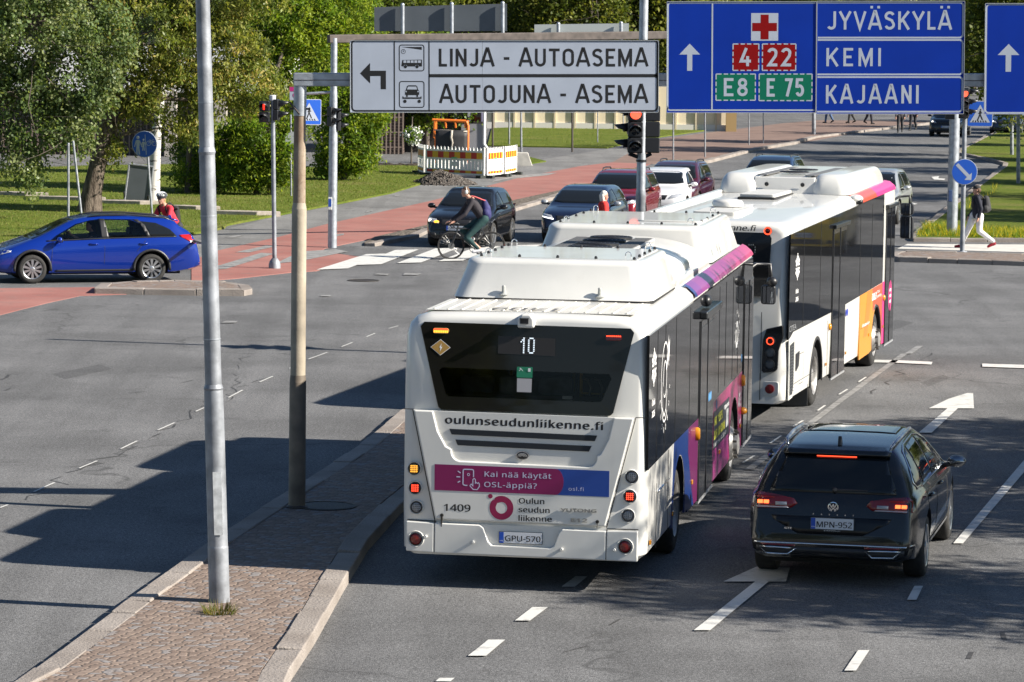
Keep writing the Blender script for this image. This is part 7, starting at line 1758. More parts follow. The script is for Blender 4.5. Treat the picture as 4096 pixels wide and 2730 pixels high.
def rider(label, root_loc, rz, J, top, trs, shoe, hairmat, hair, lean=.42, headf=(1, 0, -.12), jname='jacket'):
    P = thing('person', label, 'person', root_loc, rz)
    hip = J['st'] + V3(-.04, 0, .20); sh = hip + V3(sin(lean) * .52 + .12, 0, cos(lean) * .50); nk = sh + V3(.05, 0, .06); hc = nk + V3(.085, 0, .145)
    bar = J['bar'] + V3(.10, 0, .02)
    kR = V3(.20, -.11, .62 + .08); fR = J['bb'] + V3(.06, -.11, .20); kL = V3(.14, .10, .55); fL = J['bb'] + V3(-.10, .11, -.06)
    body = head(P, hc, headf, hairmat, hair)
    body += [[(*(nk - V3(.03, 0, .02)), .058), (*(nk + V3(.04, 0, .06)), .052), (*hc, .06)]]
    arms = []
    for s in (-1, 1):
        S_ = sh + V3(.0, .17 * s, -.02); W_ = bar + V3(-.02, .21 * s, .02); el = S_.lerp(W_, .5) + V3(-.03, .05 * s, -.07)
        arms.append((S_, el, W_)); body += [[(*S_, .055), (*el, .04), (*W_, .028)]] + hand_chains(W_, (.8, 0, -.35), (0.2, 0, -1), side=s)
    body += [[(*hip, .12), (*hip.lerp(sh, .5), .11), (*sh, .11)]]
    for k, f, s in ((kR, fR, -1), (kL, fL, 1)): body += [[(hip.x, .09 * s, hip.z, .085), (*k, .058), (*(f + V3(-.03, 0, .06)), .036), (*f, .035)]]
    chain_body('body', body, SKIN, P, .012, 3)
    j = [[(*(hip + V3(0, 0, .02)), .135), (*hip.lerp(sh, .35), .125), (*hip.lerp(sh, .75), .135), (*(sh - V3(0, 0, .02)), .12)], [(*(sh + V3(0, .15, -.01)), .075), (*(sh + V3(0, -.15, -.01)), .075)]]
    for a, e, w in arms: j += [[(*a, .07), (*e, .055), (*e.lerp(w, .85), .042)]]
    jk = chain_body(jname, j, top, P, .014, 5)
    t = []
    for k, f, s in ((kR, fR, -1), (kL, fL, 1)): t += [[(hip.x, .085 * s, hip.z, .115), (*k, .075), (*(k.lerp(f, .90) + V3(-.01, 0, .03)), .05)]]
    chain_body('trousers', t, trs, P, .014, 5)
    for f in (fR, fL): chain_body('shoe', [[(*(f + V3(-.07, 0, .02)), .048), (*(f + V3(.02, 0, .0)), .05), (*(f + V3(.14, 0, -.025)), .038)]], shoe, P, .012, 3)
    return P, hip, sh, hc
P1, hip, sh, hc = rider('young cyclist in a dark sweater and green trousers wearing white headphones', bcen, brz, J, cloth('charcoal_sweater', (.022, .018, .024)), cloth('green_trousers', (.010, .045, .045)), cloth('white_shoe', (.6, .6, .62)), HAIRB, 'short')
mb = MB(); mb.tube([hc + V3(-.01 + .0 * a, .098 * cos(a), .02 + .115 * sin(a)) for a in [pi * i / 12 for i in range(13)]], .007, 6); hp = mb.build('headphones', pm('headphone_white', (.66, .66, .62), .4), P1, smooth=True)
mb = MB(); mb.ball(hc + V3(-.005, .098, .0), (.045, .026, .055), 10); mb.ball(hc + V3(-.005, -.098, .0), (.045, .026, .055), 10); mb.build('ear_cup', MATS['headphone_white'], hp, smooth=True)
bpk = thing('backpack', 'navy drawstring bag with a coral strap on the back of the headphone cyclist', 'bag', bcen, brz)
m_ = hip.lerp(sh, .55); chain_body('bag', [[(*(m_ + V3(-.20, 0, .16)), .075), (*(m_ + V3(-.24, 0, .0)), .12), (*(m_ + V3(-.26, 0, -.16)), .125)], [(*(m_ + V3(-.22, .07, -.1)), .10), (*(m_ + V3(-.22, -.07, -.1)), .10)]], cloth('navy_bag', (.025, .025, .11)), bpk, .014, 5)
mb = MB(); 
for s in (-1, 1): mb.tube([m_ + V3(-.20, .08 * s, .20), sh + V3(-.07, .12 * s, .10), sh + V3(.02, .13 * s, .085)], .014, 6)
mb.build('strap', pm('coral_strap', (.55, .10, .10), .7), bpk, smooth=True)

# --- cyclist in red behind the blue car
bloc = RP(384, 500, 80.8); bloc.z = 0; brz2 = radians(235)
bk2, J2 = bicycle('bicycle', 'bicycle of the rider in red, hidden behind the blue estate car', bloc, brz2, ('bike_grey', (.08, .08, .085)))
REDJ = cloth('red_jacket', (.50, .02, .04))
P2, hip, sh, hc = rider('cyclist in a red jacket and striped helmet riding behind the blue estate', bloc, brz2, J2, REDJ, cloth('dark_trousers', (.02, .02, .025)), cloth('grey_shoe', (.2, .2, .2)), pm('hair_blond', (.35, .24, .11), .7), 'long', lean=.50, headf=(1, .15, -.15))
mb = MB(); mb.ball(hc + V3(-.01, 0, .065), (.135, .105, .095), 14); hel = mb.build('helmet', pm('helmet_dark', (.035, .04, .045), .4, coat=.4), P2, smooth=True)
mb = MB()
for i in range(5):
    y = -.07 + i * .035; mb.tube([hc + V3(-.01 + .132 * cos(a) * sqrt(max(.05, 1 - (y / .12) ** 2)), y, .07 + .098 * sin(a) * sqrt(max(.05, 1 - (y / .12) ** 2))) for a in [pi * k / 10 for k in range(11)]], .009, 5)
mb.build('helmet_stripe', pm('helmet_pale', (.40, .43, .45), .4), hel, smooth=True)
mb = MB(); mb.ball(hc + V3(.075, 0, .008), (.028, .065, .02), 8); mb.build('glasses', BLK, P2, smooth=True)
bp2 = thing('backpack', 'black backpack on the back of the cyclist in red', 'bag', bloc, brz2)
m_ = hip.lerp(sh, .6); chain_body('bag', [[(*(m_ + V3(-.21, 0, .12)), .10), (*(m_ + V3(-.23, 0, -.14)), .12)]], cloth('black_bag', (.012, .012, .014)), bp2, .014, 4)
mb = MB()
for s in (-1, 1): mb.tube([m_ + V3(-.18, .10 * s, .14), sh + V3(-.02, .11 * s, .12), sh + V3(.13, .11 * s, .02), m_ + V3(.13, .12 * s, -.1)], .02, 6)
mb.build('strap', cloth('black_bag', (.012, .012, .014)), bp2, smooth=True)

# --- driver of the blue estate, seen through its side window
dv = thing('person', 'driver with dark hair and dark top at the wheel of the blue estate car', 'person', c2.location, c2.rotation_euler.z + pi / 2)
LV = lambda x, y, z: V3(y, -x, z)      # car coordinates to the driver's frame (+X forward)
hc_ = LV(-.37, 2.40, 1.235); body = head(dv, hc_, (1, 0, -.05), HAIRK, 'long')
sh_ = LV(-.37, 2.33, 1.02); body += [[(*(hc_ - V3(.03, 0, .05)), .05), (*sh_, .07)]]
for s in (-1, 1):
    S_ = sh_ + V3(0, .17 * s, -.03); W_ = LV(-.37, 2.84, 1.04) + V3(0, .14 * s, 0); E_l = S_.lerp(W_, .5) + V3(0, .04 * s, -.12); body += [[(*S_, .05), (*E_l, .04), (*W_, .028)]] + hand_chains(W_, (.6, 0, .6), (.6, 0, -.6), side=s)
chain_body('body', body, SKIN, dv, .012, 3)
chain_body('jacket', [[(*(sh_ + V3(0, .15, -.03)), .085), (*(sh_ + V3(0, -.15, -.03)), .085)], [(*sh_, .11), (*(sh_ - V3(.02, 0, .25)), .14)]], cloth('driver_top', (.015, .016, .02)), dv, .014, 4)
# --- standing / walking people, local: +X facing
def walker(label, loc, rz, top, trs, shoe, hairmat, hair, H=1.75, stride=.36, arm=.25, cap=None, headturn=0., hem=None):
    P = thing('person', label, 'person', loc, rz); k = H / 1.75
    hip = V3(0, 0, .93) * k; sh = V3(.03, 0, 1.43) * k; hc = V3(.05, 0, 1.635) * k
    legs = [((.10, -.09, .92), (.36 * stride / .36 * .5 + .05, -.10, .50), (stride, -.10, .09), (stride + .13, -.10, .05), -1), ((-.04, .09, .92), (-.04, .10, .50), (-stride, .10, .19), (-stride + .10, .10, .07), 1)]
    body = head(P, hc, (cos(headturn), sin(headturn), -.08), hairmat, hair)
    body += [[(*(sh + V3(0, 0, .03)), .058), (*hc, .055)], [(*hip, .12), (*(hip.lerp(sh, .5)), .115), (*sh, .105)]]
    A = []
    for s in (-1, 1):
        a = arm * s; S_ = sh + V3(0, .18 * s, -.02); e = S_ + V3(-.22 * a - .03, .05 * s, -.27); w = e + V3(.30 * abs(arm) + a * -.2 + .04, 0, -.23)
        A.append((S_, e, w)); body += [[(*S_, .055), (*e, .042), (*w, .030)]] + hand_chains(w, (.3, 0, -1), (.8, 0, -.2), side=s)
    for h_, kn, an, to, s in legs: body += [[tuple(x * k for x in h_) + (.085,), tuple(x * k for x in kn) + (.058,), tuple(x * k for x in an) + (.038,)]]
    chain_body('body', body, SKIN, P, .012, 3)
    j = [[(*(hip + V3(0, 0, .03)), .150), (*hip.lerp(sh, .4), .145), (*hip.lerp(sh, .8), .15), (*(sh - V3(0, 0, .03)), .13)], [(*(sh + V3(0, .16, -.02)), .08), (*(sh + V3(0, -.16, -.02)), .08)]]
    for a, e, w in A: j += [[(*a, .075), (*e, .06), (*e.lerp(w, .9), .046)]]
    jk = chain_body('jacket', j, top, P, .014, 5)
    if hem: mb = MB(); mb.lathe([(.150, 0), (.158, .01), (.158, .04), (.15, .05)], 20, Matrix.Translation(hip + V3(0, 0, -.115)) @ Matrix.Diagonal((1, 1.02, 1, 1)), cap=False); mb.build('hem', hem, jk, smooth=True)
    t = []
    for h_, kn, an, to, s in legs: t += [[tuple(x * k for x in h_) + (.115,), tuple(x * k for x in kn) + (.078,), (an[0] * k, an[1] * k, an[2] * k + .03, .058)]]
    chain_body('trousers', t, trs, P, .014, 5)
    for h_, kn, an, to, s in legs:
        an = V3(*an) * k; to = V3(*to) * k; chain_body('shoe', [[(*(an + V3(-.04, 0, -.035)), .045), (*(an.lerp(to, .5) + V3(0, 0, -.01)), .043), (*(to + V3(.03, 0, .0)), .036)]], shoe, P, .012, 3)
    if cap:
        mb = MB(); mb.ball(hc + V3(-.005, 0, .06), (.105, .092, .075), 12); c_ = mb.build('cap', cap, P, smooth=True); mb = MB(); mb.ball(hc + V3(.10, 0, .045), (.075, .07, .012), 8); mb.build('visor', cap, c_, smooth=True)
    return P, hip, sh, hc
pw = G(2245, 572)
Pd, hip, sh, hc = walker('walker in a navy jacket, white trousers and red shoes passing the blue arrow sign', pw, radians(178), cloth('navy_jacket', (.008, .010, .022)), cloth('white_trousers', (.62, .60, .60)), cloth('red_shoe', (.28, .01, .02)), HAIRB, 'short', H=1.66, stride=.43, cap=cloth('black_cap', (.015, .015, .016)), hem=pm('cream_hem', (.55, .52, .42), .8))
bp3 = thing('backpack', 'dark grey backpack on the back of the walker in white trousers', 'bag', pw, radians(178))
m_ = hip.lerp(sh, .62); chain_body('bag', [[(*(m_ + V3(-.22, 0, .14)), .10), (*(m_ + V3(-.25, 0, -.10)), .12)], [(*(m_ + V3(-.21, .06, -.12)), .11), (*(m_ + V3(-.21, -.06, -.12)), .11)]], cloth('grey_bag', (.03, .03, .033)), bp3, .014, 4)
mb = MB()
for s in (-1, 1): mb.tube([m_ + V3(-.17, .10 * s, .16), sh + V3(-.02, .12 * s, .11), sh + V3(.12, .12 * s, .0), m_ + V3(.14, .12 * s, -.1)], .018, 6)
mb.build('strap', MATS['grey_bag'], bp3, smooth=True)
# woman with white hair in red, crossing behind the near bus (only head and shoulders show)
ww = RP(1384, 457, 86.0); ww.z = 0
hz = RP(1384, 457, 86.0).z
walker('woman with a white bob and red jacket crossing beyond the near bus', ww, radians(8), cloth('scarlet_jacket', (.52, .02, .015)), cloth('dark_slacks', (.02, .02, .024)), cloth('black_shoe', (.015, .015, .015)), HAIRW, 'bob', H=1.70, stride=.25)
# far people on the brick pavement
for i, (px, py, c, t, lab) in enumerate(((1905, 284, (.05, .06, .10), (.06, .11, .22), 'person in blue jeans far off on the brick pavement'), (1957, 284, (.02, .08, .07), (.03, .03, .03), 'person in dark green far off on the brick pavement'), (1995, 286, (.40, .38, .36), (.02, .02, .03), 'person in a pale top far off on the brick pavement'),
        (2068, 306, (.02, .015, .02), (.03, .03, .035), 'person in black nearest the far kerb'), (2098, 301, (.03, .03, .06), (.02, .02, .025), 'person in dark navy near the far kerb'), (2160, 292, (.015, .015, .02), (.015, .015, .02), 'person in dark clothes beside the far black car'))):
    walker(lab, G(px, py), radians((200, 170, 10, 260, 240, 100)[i]), cloth('far_top_%d' % i, c), cloth('far_trousers_%d' % i, t), MATS['black_shoe'], (HAIRB, HAIRK, HAIRB, HAIRK, HAIRB, HAIRK)[i], 'short', H=1.72, stride=.2)

# --- barrier fence: three panels, reflective bands
BWHT = pm('barrier_white', (.70, .70, .68), .5, var=.06); BRED = pm('barrier_red', (.46, .012, .010), .4); BYEL = pm('barrier_yellow', (.70, .38, .01), .4)
def barrier(label, a, b, flip=1, slats=True):
    a = Vector((a.x, a.y, 0)); b = Vector((b.x, b.y, 0)); L = (b - a).length; d = (b - a).normalized()
    root = thing('barrier_panel', label, 'barrier', a, atan2(d.y, d.x), 'barrier panels round the dig')
    H = 1.0; z0 = .12
    mb = MB()
    for x in (.04, L - .04): mb.box((x, 0, z0 + H / 2), (.08, .06, H + .06))
    for z, h in ((z0 + .02, .07), (z0 + .17, .05), (z0 + .56, .06), (z0 + .86, .08)): mb.box((L / 2, 0, z), (L - .12, .05, h))
    mb.build('frame', BWHT, root)
    mb = MB(); n = max(8, round(L / .19))
    for i in range(n): x = .12 + (L - .24) * (i + .5) / n; mb.box((x, 0, z0 + .36), (.115 if slats else .17, .035, .40)); mb.box((x, 0, z0 + .93), (.07, .035, .10)); mb.ball((x, 0, z0 + .985), (.035, .018, .035), 8)
    mb.build('slats', BWHT, root)
    m = 10
    for z, h in ((z0 + .71, .235), (z0 + .095, .095)):
        for q, mt in ((0, BRED), (1, BYEL)):
            mb = MB()
            for i in range(q, m, 2): x0 = .09 + (L - .18) * i / m; x1 = .09 + (L - .18) * (i + 1) / m; mb.box(((x0 + x1) / 2, -.004 * flip, z), (x1 - x0, .055, h))
            mb.build('reflective_band', mt, root)
    mb = MB(); mb.box((L * .5, -.035 * flip, z0 + .38), (.26, .012, .17)); mb.build('owner_label', BWHT, root)
    mb = MB(); mb.box((L * .5, -.034 * flip, z0 + .60), (.28, .012, .05)); mb.build('green_tag', pm('tag_green', (.10, .45, .22), .5), root)
    for x in (.1, L - .1): mb = MB(); mb.box((x, 0, .06), (.26, .5, .12)); mb.build('foot', pm('recycled_rubber', (.02, .025, .022), .8), root, bevel=.02)
    return root
A, B, C, D_ = G(978, 404), G(1113, 411), G(1155, 407), G(1186, 402)
Ld = (B - A).normalized()
barrier('barrier panel with red and yellow bands facing the road, behind the gravel heap', A, B)
barrier('barrier panel turned edge-on at the corner, with orange bands', B + V3(.08, .05, 0), C, 1, False)
barrier('barrier panel farthest right of the three round the dig', C + V3(.05, .08, 0), D_, 1, False)
lt = barrier('barrier panel seen end on at the left of the dig', A + V3(-.05, .1, 0), A + V3(-.32, 1.7, 0), -1)
# gravel heap
rs_ = np.random.RandomState(4); hp_ = G(1008, 424); mb = MB(); rows = []
for i in range(13):
    r = i / 12; row = []
    for k in range(48): a = 2 * pi * k / 48; row.append((r * 1.0 * cos(a) * (1 + .12 * sin(3 * a + 1)) + r * .3 * (cos(a) > 0), r * 1.0 * sin(a), .46 * (1 - r) ** .8 * (1 + .2 * sin(a * 2 + .5)) + rs_.uniform(-.03, .03)))
    rows.append(row)
mb.grid(rows, closed_u=True); hpo = thing('gravel_heap', 'heap of grey gravel in front of the red and yellow barrier', 'gravel heap', hp_)
HEAPM = NT('heap_gravel', .9, .2); _c = HEAPM.mix(HEAPM.rng(HEAPM.noise(3, 4), .35, .65), (.13, .11, .095), (.26, .235, .21)); _c = HEAPM.mix(HEAPM.rng(HEAPM.vor(13), .1, .5), _c, (.06, .052, .046)); HEAPM.col(_c); HEAPM.bump(HEAPM.vor(13), 1, .05)
mb.build('heap', HEAPM.M, hpo, smooth=True)
mb = MB()
for i in range(260):
    a, r = rs_.uniform(0, 2 * pi), rs_.uniform(.2, 1.4); s = rs_.uniform(.02, .07); z = max(0, .46 * (1 - min(1, r / 1.0)) ** .8)
    mb.box((r * cos(a), r * sin(a), z + s * .3), (s, s * rs_.uniform(.7, 1.3), s), Matrix.Translation((0, 0, 0)), rs_.uniform(0, 3))
o = mb.build('loose_stones', HEAPM.M, hpo); o['kind'] = 'stuff'
mb = MB(); q = G(905, 383)
for i in range(14): mb.ball((rs_.uniform(-.9, .9), rs_.uniform(-.4, .4), .03), (rs_.uniform(.1, .3), .14, rs_.uniform(.05, .12)), 7)
o = thing('soil_mound', 'low mound of dark dug soil on the lawn left of the barrier', 'soil', q); mb.build('soil', pm('dark_soil', (.03, .022, .016), .95, bump=.6, bscale=12), o)
# hanging black bag in an orange frame
ORG = pm('orange_frame', (.62, .15, .015), .45); BAGM = pm('black_sack', (.018, .018, .02), .6, var=.3, vscale=3, bump=.5, bscale=4)
q = G(1036, 376); bg_ = thing('rubble_sack', 'large black rubble sack in an orange frame behind the barrier', 'rubble sack', q)
def bpt(x, y): v = RP(x, y, q.y) - q; return v
tl_, tr_, bl_2, br_ = bpt(998, 276), bpt(1074, 278), bpt(1000, 352), bpt(1074, 356)
mb = MB()
rows = [[(x, -.1 - .12 * sin(pi * t) , z) for t, x in [(i / 8, bl_2.x + (br_.x - bl_2.x) * i / 8) for i in range(9)]] for z in (bl_2.z - .3, bl_2.z + .1, (bl_2.z + tl_.z) / 2, bl_2.z + (tl_.z - bl_2.z) * .70)]
mb.grid(rows); mb.build('sack', BAGM, bg_, smooth=True, solid=.03)
mb = MB(); mb.tube([tl_ + V3(.05, .6, 0), bl_2 + V3(0, .6, -1.2)], .05, 6); mb.tube([tr_ + V3(0, .6, 0), br_ + V3(0, .6, -1.2)], .05, 6); mb.tube([tl_ + V3(-.08, 0, 0), tr_ + V3(-.05, 0, -.02)], .06, 8); mb.tube([tr_ + V3(-.05, 0, -.02), tr_ + V3(.02, 0, -.2), br_ + V3(0, 0, 0)], .065, 8); mb.tube([tl_ + V3(.02, 0, -.05), tl_ + V3(0, 0, -.75)], .05, 6); mb.tube([bl_2 + V3(0, -.1, .05), br_ + V3(0, -.1, 0)], .04, 6)
for i in range(3): x = tl_.x + .45 + i * .4; mb.tube([(x, 0, tl_.z), (x + .03, 0, tl_.z - .32)], .04, 6)
mb.build('frame', ORG, bg_, smooth=True, angle=.8)
mb = MB(); z = bl_2.z + (tl_.z - bl_2.z) * .70; mb.tube([(tl_.x, -.12, z), (tr_.x, -.12, z - .05)], .03, 6); mb.tube([(.03, -.25, z), (0, -.27, z - .3), (.06, -.27, z - .5), (.0, -.25, z - .8)], [.05, .05, .04, .03], 6); mb.build('tie_rope', pm('rope', (.42, .38, .32), .8), bg_, smooth=True)
mb = MB()
# ================================================================== buildings behind
ZB = 0
def building(name, label, cat='building'): return thing(name, label, cat, (0, 0, 0))
BRN = NT('brown_slats', .75, .2)
_w = BRN.nt.nodes.new('ShaderNodeTexWave'); _w.wave_type = 'BANDS'; _w.bands_direction = 'Z'; _w.inputs['Scale'].default_value = 2.4; BRN.nt.links.new(BRN.tc, _w.inputs['Vector'])
_c = BRN.mix(BRN.rng(_w.outputs['Fac'], .3, .7), (.055, .042, .036), (.14, .105, .09)); BRN.col(_c)
def bbox(mb, pxl, pxr, D, z0, z1, depth):
    a = RP(pxl, 300, D).x; b = RP(pxr, 300, D).x; mb.box(((a + b) / 2, D + depth / 2, (z0 + z1) / 2), (b - a, depth, z1 - z0)); return a, b
sl = building('slatted_building', 'low brown slatted building behind the barrier and shrubs'); D = 153
mb = MB(); a, b = bbox(mb, 850, 926, D, 0, 3.1, 8); mb.build('wall', BRN.M, sl)
mb = MB()
for i in range(9): mb.box((a + (b - a) * i / 8, D - .02, 1.55), (.06, .05, 3.1))
for i in range(5): mb.box(((a + b) / 2, D - .015, .3 + i * .65), (b - a, .04, .05))
mb.build('wall_batten', pm('pale_batten', (.22, .17, .14), .7), sl)
mb = MB(); a, b = bbox(mb, 926, 1115, D + 2.5, 0, 3.1, 8); mb.build('wall', pm('dark_wall', (.028, .024, .022), .7), sl)
mb = MB(); bbox(mb, 845, 1120, D - .5, 3.1, 3.5, 9); mb.build('roof', pm('dark_roof', (.05, .05, .055), .6), sl)
mb = MB(); a, b = bbox(mb, 985, 1108, D + 2.3, 1.4, 2.9, .1); wn_ = mb.build('window', GLASS, sl)
mb = MB()
for i in range(5): mb.box((a + (b - a) * i / 4, D + 2.26, 2.15), (.12, .06, 1.5))
mb.build('window_frame', pm('lilac_frame', (.30, .28, .42), .6), wn_)
mb = MB(); bbox(mb, 1060, 1112, D + 2.2, .1, 1.3, .1); mb.build('panel', pm('grey_panel', (.24, .24, .26), .6), sl)
mb = MB(); x = RP(1113, 300, D).x; mb.tube([(x, D - .1, 3.0), (x, D - .1, .5), (x + .1, D - .4, .35)], .07, 8); mb.build('downpipe', pm('white_pipe', (.7, .7, .7), .4), sl, smooth=True)
# cream wall beyond the verge
cw_ = thing('cream_wall', 'long cream wall with upright ribs beyond the grass verge', 'wall', (0, 0, 0)); D = 192
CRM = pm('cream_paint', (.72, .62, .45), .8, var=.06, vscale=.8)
mb = MB(); a, b = bbox(mb, 1112, 1668, D, 0, 2.9, .5); mb.build('wall_face', CRM, cw_)
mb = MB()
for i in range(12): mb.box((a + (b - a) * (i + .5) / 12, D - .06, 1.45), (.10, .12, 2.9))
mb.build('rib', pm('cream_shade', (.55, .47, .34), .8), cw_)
mb = MB(); bbox(mb, 1112, 1668, D - .1, 0, .35, .1); mb.build('plinth', pm('pale_plinth', (.6, .58, .54), .8), cw_)
mb = MB(); bbox(mb, 1668, 1692, D - .5, 0, 2.7, .3); mb.build('end_panel', pm('ochre_panel', (.36, .25, .11), .8), cw_)
# white building behind the left trees
wbld = building('white_building', 'white building with a dark gridded ground floor behind the left trees'); D = 147
mb = MB(); bbox(mb, -150, 640, D, 2.7, 4.6, 14); mb.build('upper_wall', pm('white_render', (.74, .74, .74), .8), wbld)
mb = MB(); a, b = bbox(mb, -150, 640, D + .6, 0, 2.7, 13); mb.build('ground_wall', pm('brown_tile_wall', (.04, .032, .028), .6), wbld)
mb = MB()
for i in range(60): mb.box((a + (b - a) * i / 60, D + .56, 1.35), (.06, .08, 2.7))
for i in range(4): mb.box(((a + b) / 2, D + .57, .3 + i * .65), (b - a, .06, .05))
mb.build('wall_grid', pm('grid_line', (.16, .12, .10), .6), wbld)
mb = MB(); bbox(mb, -150, 640, D + .01, 4.6, 8.0, 14); mb.build('attic_wall', pm('dark_clapboard', (.06, .055, .05), .7), wbld)
for i in range(9):
    x = a + (b - a) * (i + .5) / 9; mb = MB(); mb.prism([(x - .9, 5.0), (x + .9, 5.0), (x + .9, 6.8), (x - .9, 6.8)], 'xz', D - .03, D + .05); mb.build('window', GLASS, wbld)
for px0, px1, nm, c in ((258, 275, 'pier', (.42, .38, .34)), (372, 390, 'pier', (.42, .38, .34))): mb = MB(); bbox(mb, px0 + 120, px1 + 130, D - .2, 0, 2.7, .5); mb.build('pier', pm('pier_beige', c, .8), wbld)
w2 = building('far_building', 'pale far building showing in gaps above the sign board'); D = 300
mb = MB(); bbox(mb, 1120, 1260, D, 0, 14, 10); mb.build('wall', MATS['white_render'], w2); mb = MB()
for i in range(4): x = RP(1135 + i * 35, 100, D).x; mb.box((x, D - .02, 9), (1.4, .1, 1.6))
mb.build('windows', GLASS, w2)
mb = MB()

# ================================================================== trees
def limb(mb, p, d, L, r, depth, rs, tips, bend=.18, up=.0, n=5):
    pts = [Vector(p)]; dd = Vector(d).normalized(); rr = [r]
    for i in range(n):
        dd = (dd + Vector(rs.normal(0, bend, 3)) + Vector((0, 0, up))).normalized(); pts.append(pts[-1] + dd * L / n); rr.append(r * (1 - .55 * (i + 1) / n))
    mb.tube(pts, rr, 7 if r > .05 else 5, cap=False)
    if depth <= 0: tips.append(pts[-1]); tips.append(pts[-2]); return
    for k in range(3 if depth > 1 else 4):
        i = rs.randint(max(1, n // 2 - 1), n + 1); q = pts[i]; a = rs.uniform(0, 2 * pi); side = Vector((cos(a), sin(a), rs.uniform(-.1, .5)))
        limb(mb, q, (dd * .7 + side).normalized(), L * rs.uniform(.5, .75), rr[i] * .6, depth - 1, rs, tips, bend, up, n)
    tips.append(pts[-1])
def leaf_cloud(clumps, per, size, spread, rs, droop=0., aspect=1.6, strand=0.):
    """clumps: (k,3) centres; leaf quads scattered round each, optionally on hanging strands"""
    C = np.repeat(np.asarray(clumps), per, 0); N = len(C)
    P = C + rs.normal(0, spread, (N, 3)) * np.array([1, 1, .8])
    if strand: P[:, 2] -= rs.uniform(0, 1, N) ** 1.3 * strand
    nrm = rs.normal(0, 1, (N, 3)); nrm[:, 2] += .6; nrm /= np.linalg.norm(nrm, axis=1)[:, None]
    t = rs.normal(0, 1, (N, 3)); t[:, 2] -= droop; t -= nrm * (t * nrm).sum(1)[:, None]; t /= np.linalg.norm(t, axis=1)[:, None]
    b = np.cross(nrm, t); s = size * rs.uniform(.6, 1.25, N)[:, None]; w = s / aspect
    a0 = P - t * s * .5; a1 = P + b * w * .5 ; a2 = P + t * s * .5; a3 = P - b * w * .5
    return np.stack([a0, a1, a2, a3], 1).reshape(-1, 3)
def tree(name, label, base, ells, trunk, leaf, mats, seed, bark, cat='tree', group=None, nclump=220, per=70, size=.07, spread=.16, strand=0., droop=0., aspect=1.6, limbs=True, shell=.55):
    """ells: crown ellipsoids (cx,cy,cz,rx,ry,rz) relative to base ; trunk: list of (x,y,z,r)"""
    rs = np.random.RandomState(seed); root = thing(name, label, cat, base, group=group)
    mb = MB(); tips = []
    for tr in trunk:
        mb.tube([p[:3] for p in tr], [p[3] for p in tr], 12, cap=False)
    tr = trunk[0]; top = Vector(tr[-1][:3])
    mb2 = MB()
    if limbs:
        for e in ells:
            for k in range(2):
                u = rs.normal(0, 1, 3); u /= np.linalg.norm(u); tgt = Vector((e[0] + e[3] * .6 * u[0], e[1] + e[4] * .6 * u[1], e[2] + e[5] * .6 * u[2]))
                src = Vector(tr[rs.randint(len(tr) // 2, len(tr))][:3]); limb(mb2, src, tgt - src, (tgt - src).length * .85, tr[-1][3] * .35, 1, rs, tips, .10)
    mb.build('trunk', bark, root, smooth=True)
    if mb2.v: mb2.build('branches', SBARK, root, smooth=True)
    V = []; vol = [e[3] * e[4] * e[5] for e in ells]; tot = sum(v ** .67 for v in vol)
    for e, v in zip(ells, vol):
        k = max(6, int(nclump * v ** .67 / tot)); u = rs.normal(0, 1, (k, 3)); u /= np.linalg.norm(u, axis=1)[:, None]; r = shell + (1 - shell) * rs.uniform(0, 1, k) ** .6
        r *= 1 + rs.normal(0, .10, k)
        c = np.array(e[:3]) + u * r[:, None] * np.array(e[3:6]); V.append(leaf_cloud(c, per, size, spread, rs, droop, aspect, strand))
    V = np.concatenate(V); V[:, 2] = np.maximum(V[:, 2], .1)
    N = len(V) // 4; mi = np.repeat(rs.choice(len(mats), max(1, N // per + 1), p=leaf), per)[:N]
    flip = rs.uniform(0, 1, N) < .25; mi = np.where(flip, rs.randint(0, len(mats), N), mi)
    tri_mesh('crown', V, 4, mats, mi, root)
    return root
BARK = NT('rough_bark', .9, .15); _n = BARK.noise(5, 5, .7, BARK.scalevec(2.2, 2.2, .35)); _c = BARK.mix(BARK.rng(_n, .38, .62), (.055, .042, .034), (.19, .155, .125)); BARK.col(_c); BARK.bump(_n, 1, .08)
BIRCHB = NT('birch_bark', .8, .2); _n = BIRCHB.noise(4, 4, .7, BIRCHB.scalevec(.7, .7, 3)); _c = BIRCHB.mix(BIRCHB.rng(_n, .55, .63), (.55, .53, .50), (.05, .045, .04)); BIRCHB.col(_c)
SBARK = pm('smooth_bark', (.10, .08, .065), .85, var=.3, vscale=6, bump=.3)
LB_ = [leafmat('birch_leaf_a', (0.138, 0.195, 0.074), .40, .35), leafmat('birch_leaf_b', (0.228, 0.264, 0.119), .40, .32), leafmat('birch_leaf_c', (0.087, 0.126, 0.054), .35, .4)]
LW_ = [leafmat('cherry_leaf_a', (0.164, 0.203, 0.043), .42, .35), leafmat('cherry_leaf_b', (0.253, 0.268, 0.069), .42, .32), leafmat('cherry_leaf_c', (0.088, 0.118, 0.029), .35, .4), leafmat('cherry_leaf_d', (0.388, 0.322, 0.099), .35, .4)]
LR_ = [leafmat('rowan_leaf_a', (0.137, 0.221, 0.025), .50, .4), leafmat('rowan_leaf_b', (0.252, 0.312, 0.039), .50, .38), leafmat('rowan_leaf_c', (0.064, 0.110, 0.017), .4, .45)]
LF_ = [leafmat('far_leaf_a', (0.114, 0.143, 0.026), .42, .5), leafmat('far_leaf_b', (0.193, 0.202, 0.042), .42, .5), leafmat('far_leaf_c', (0.053, 0.076, 0.014), .4, .5)]
def rel(px, py, base, D=None): p = RP(px, py, D or base.y) - base; return p
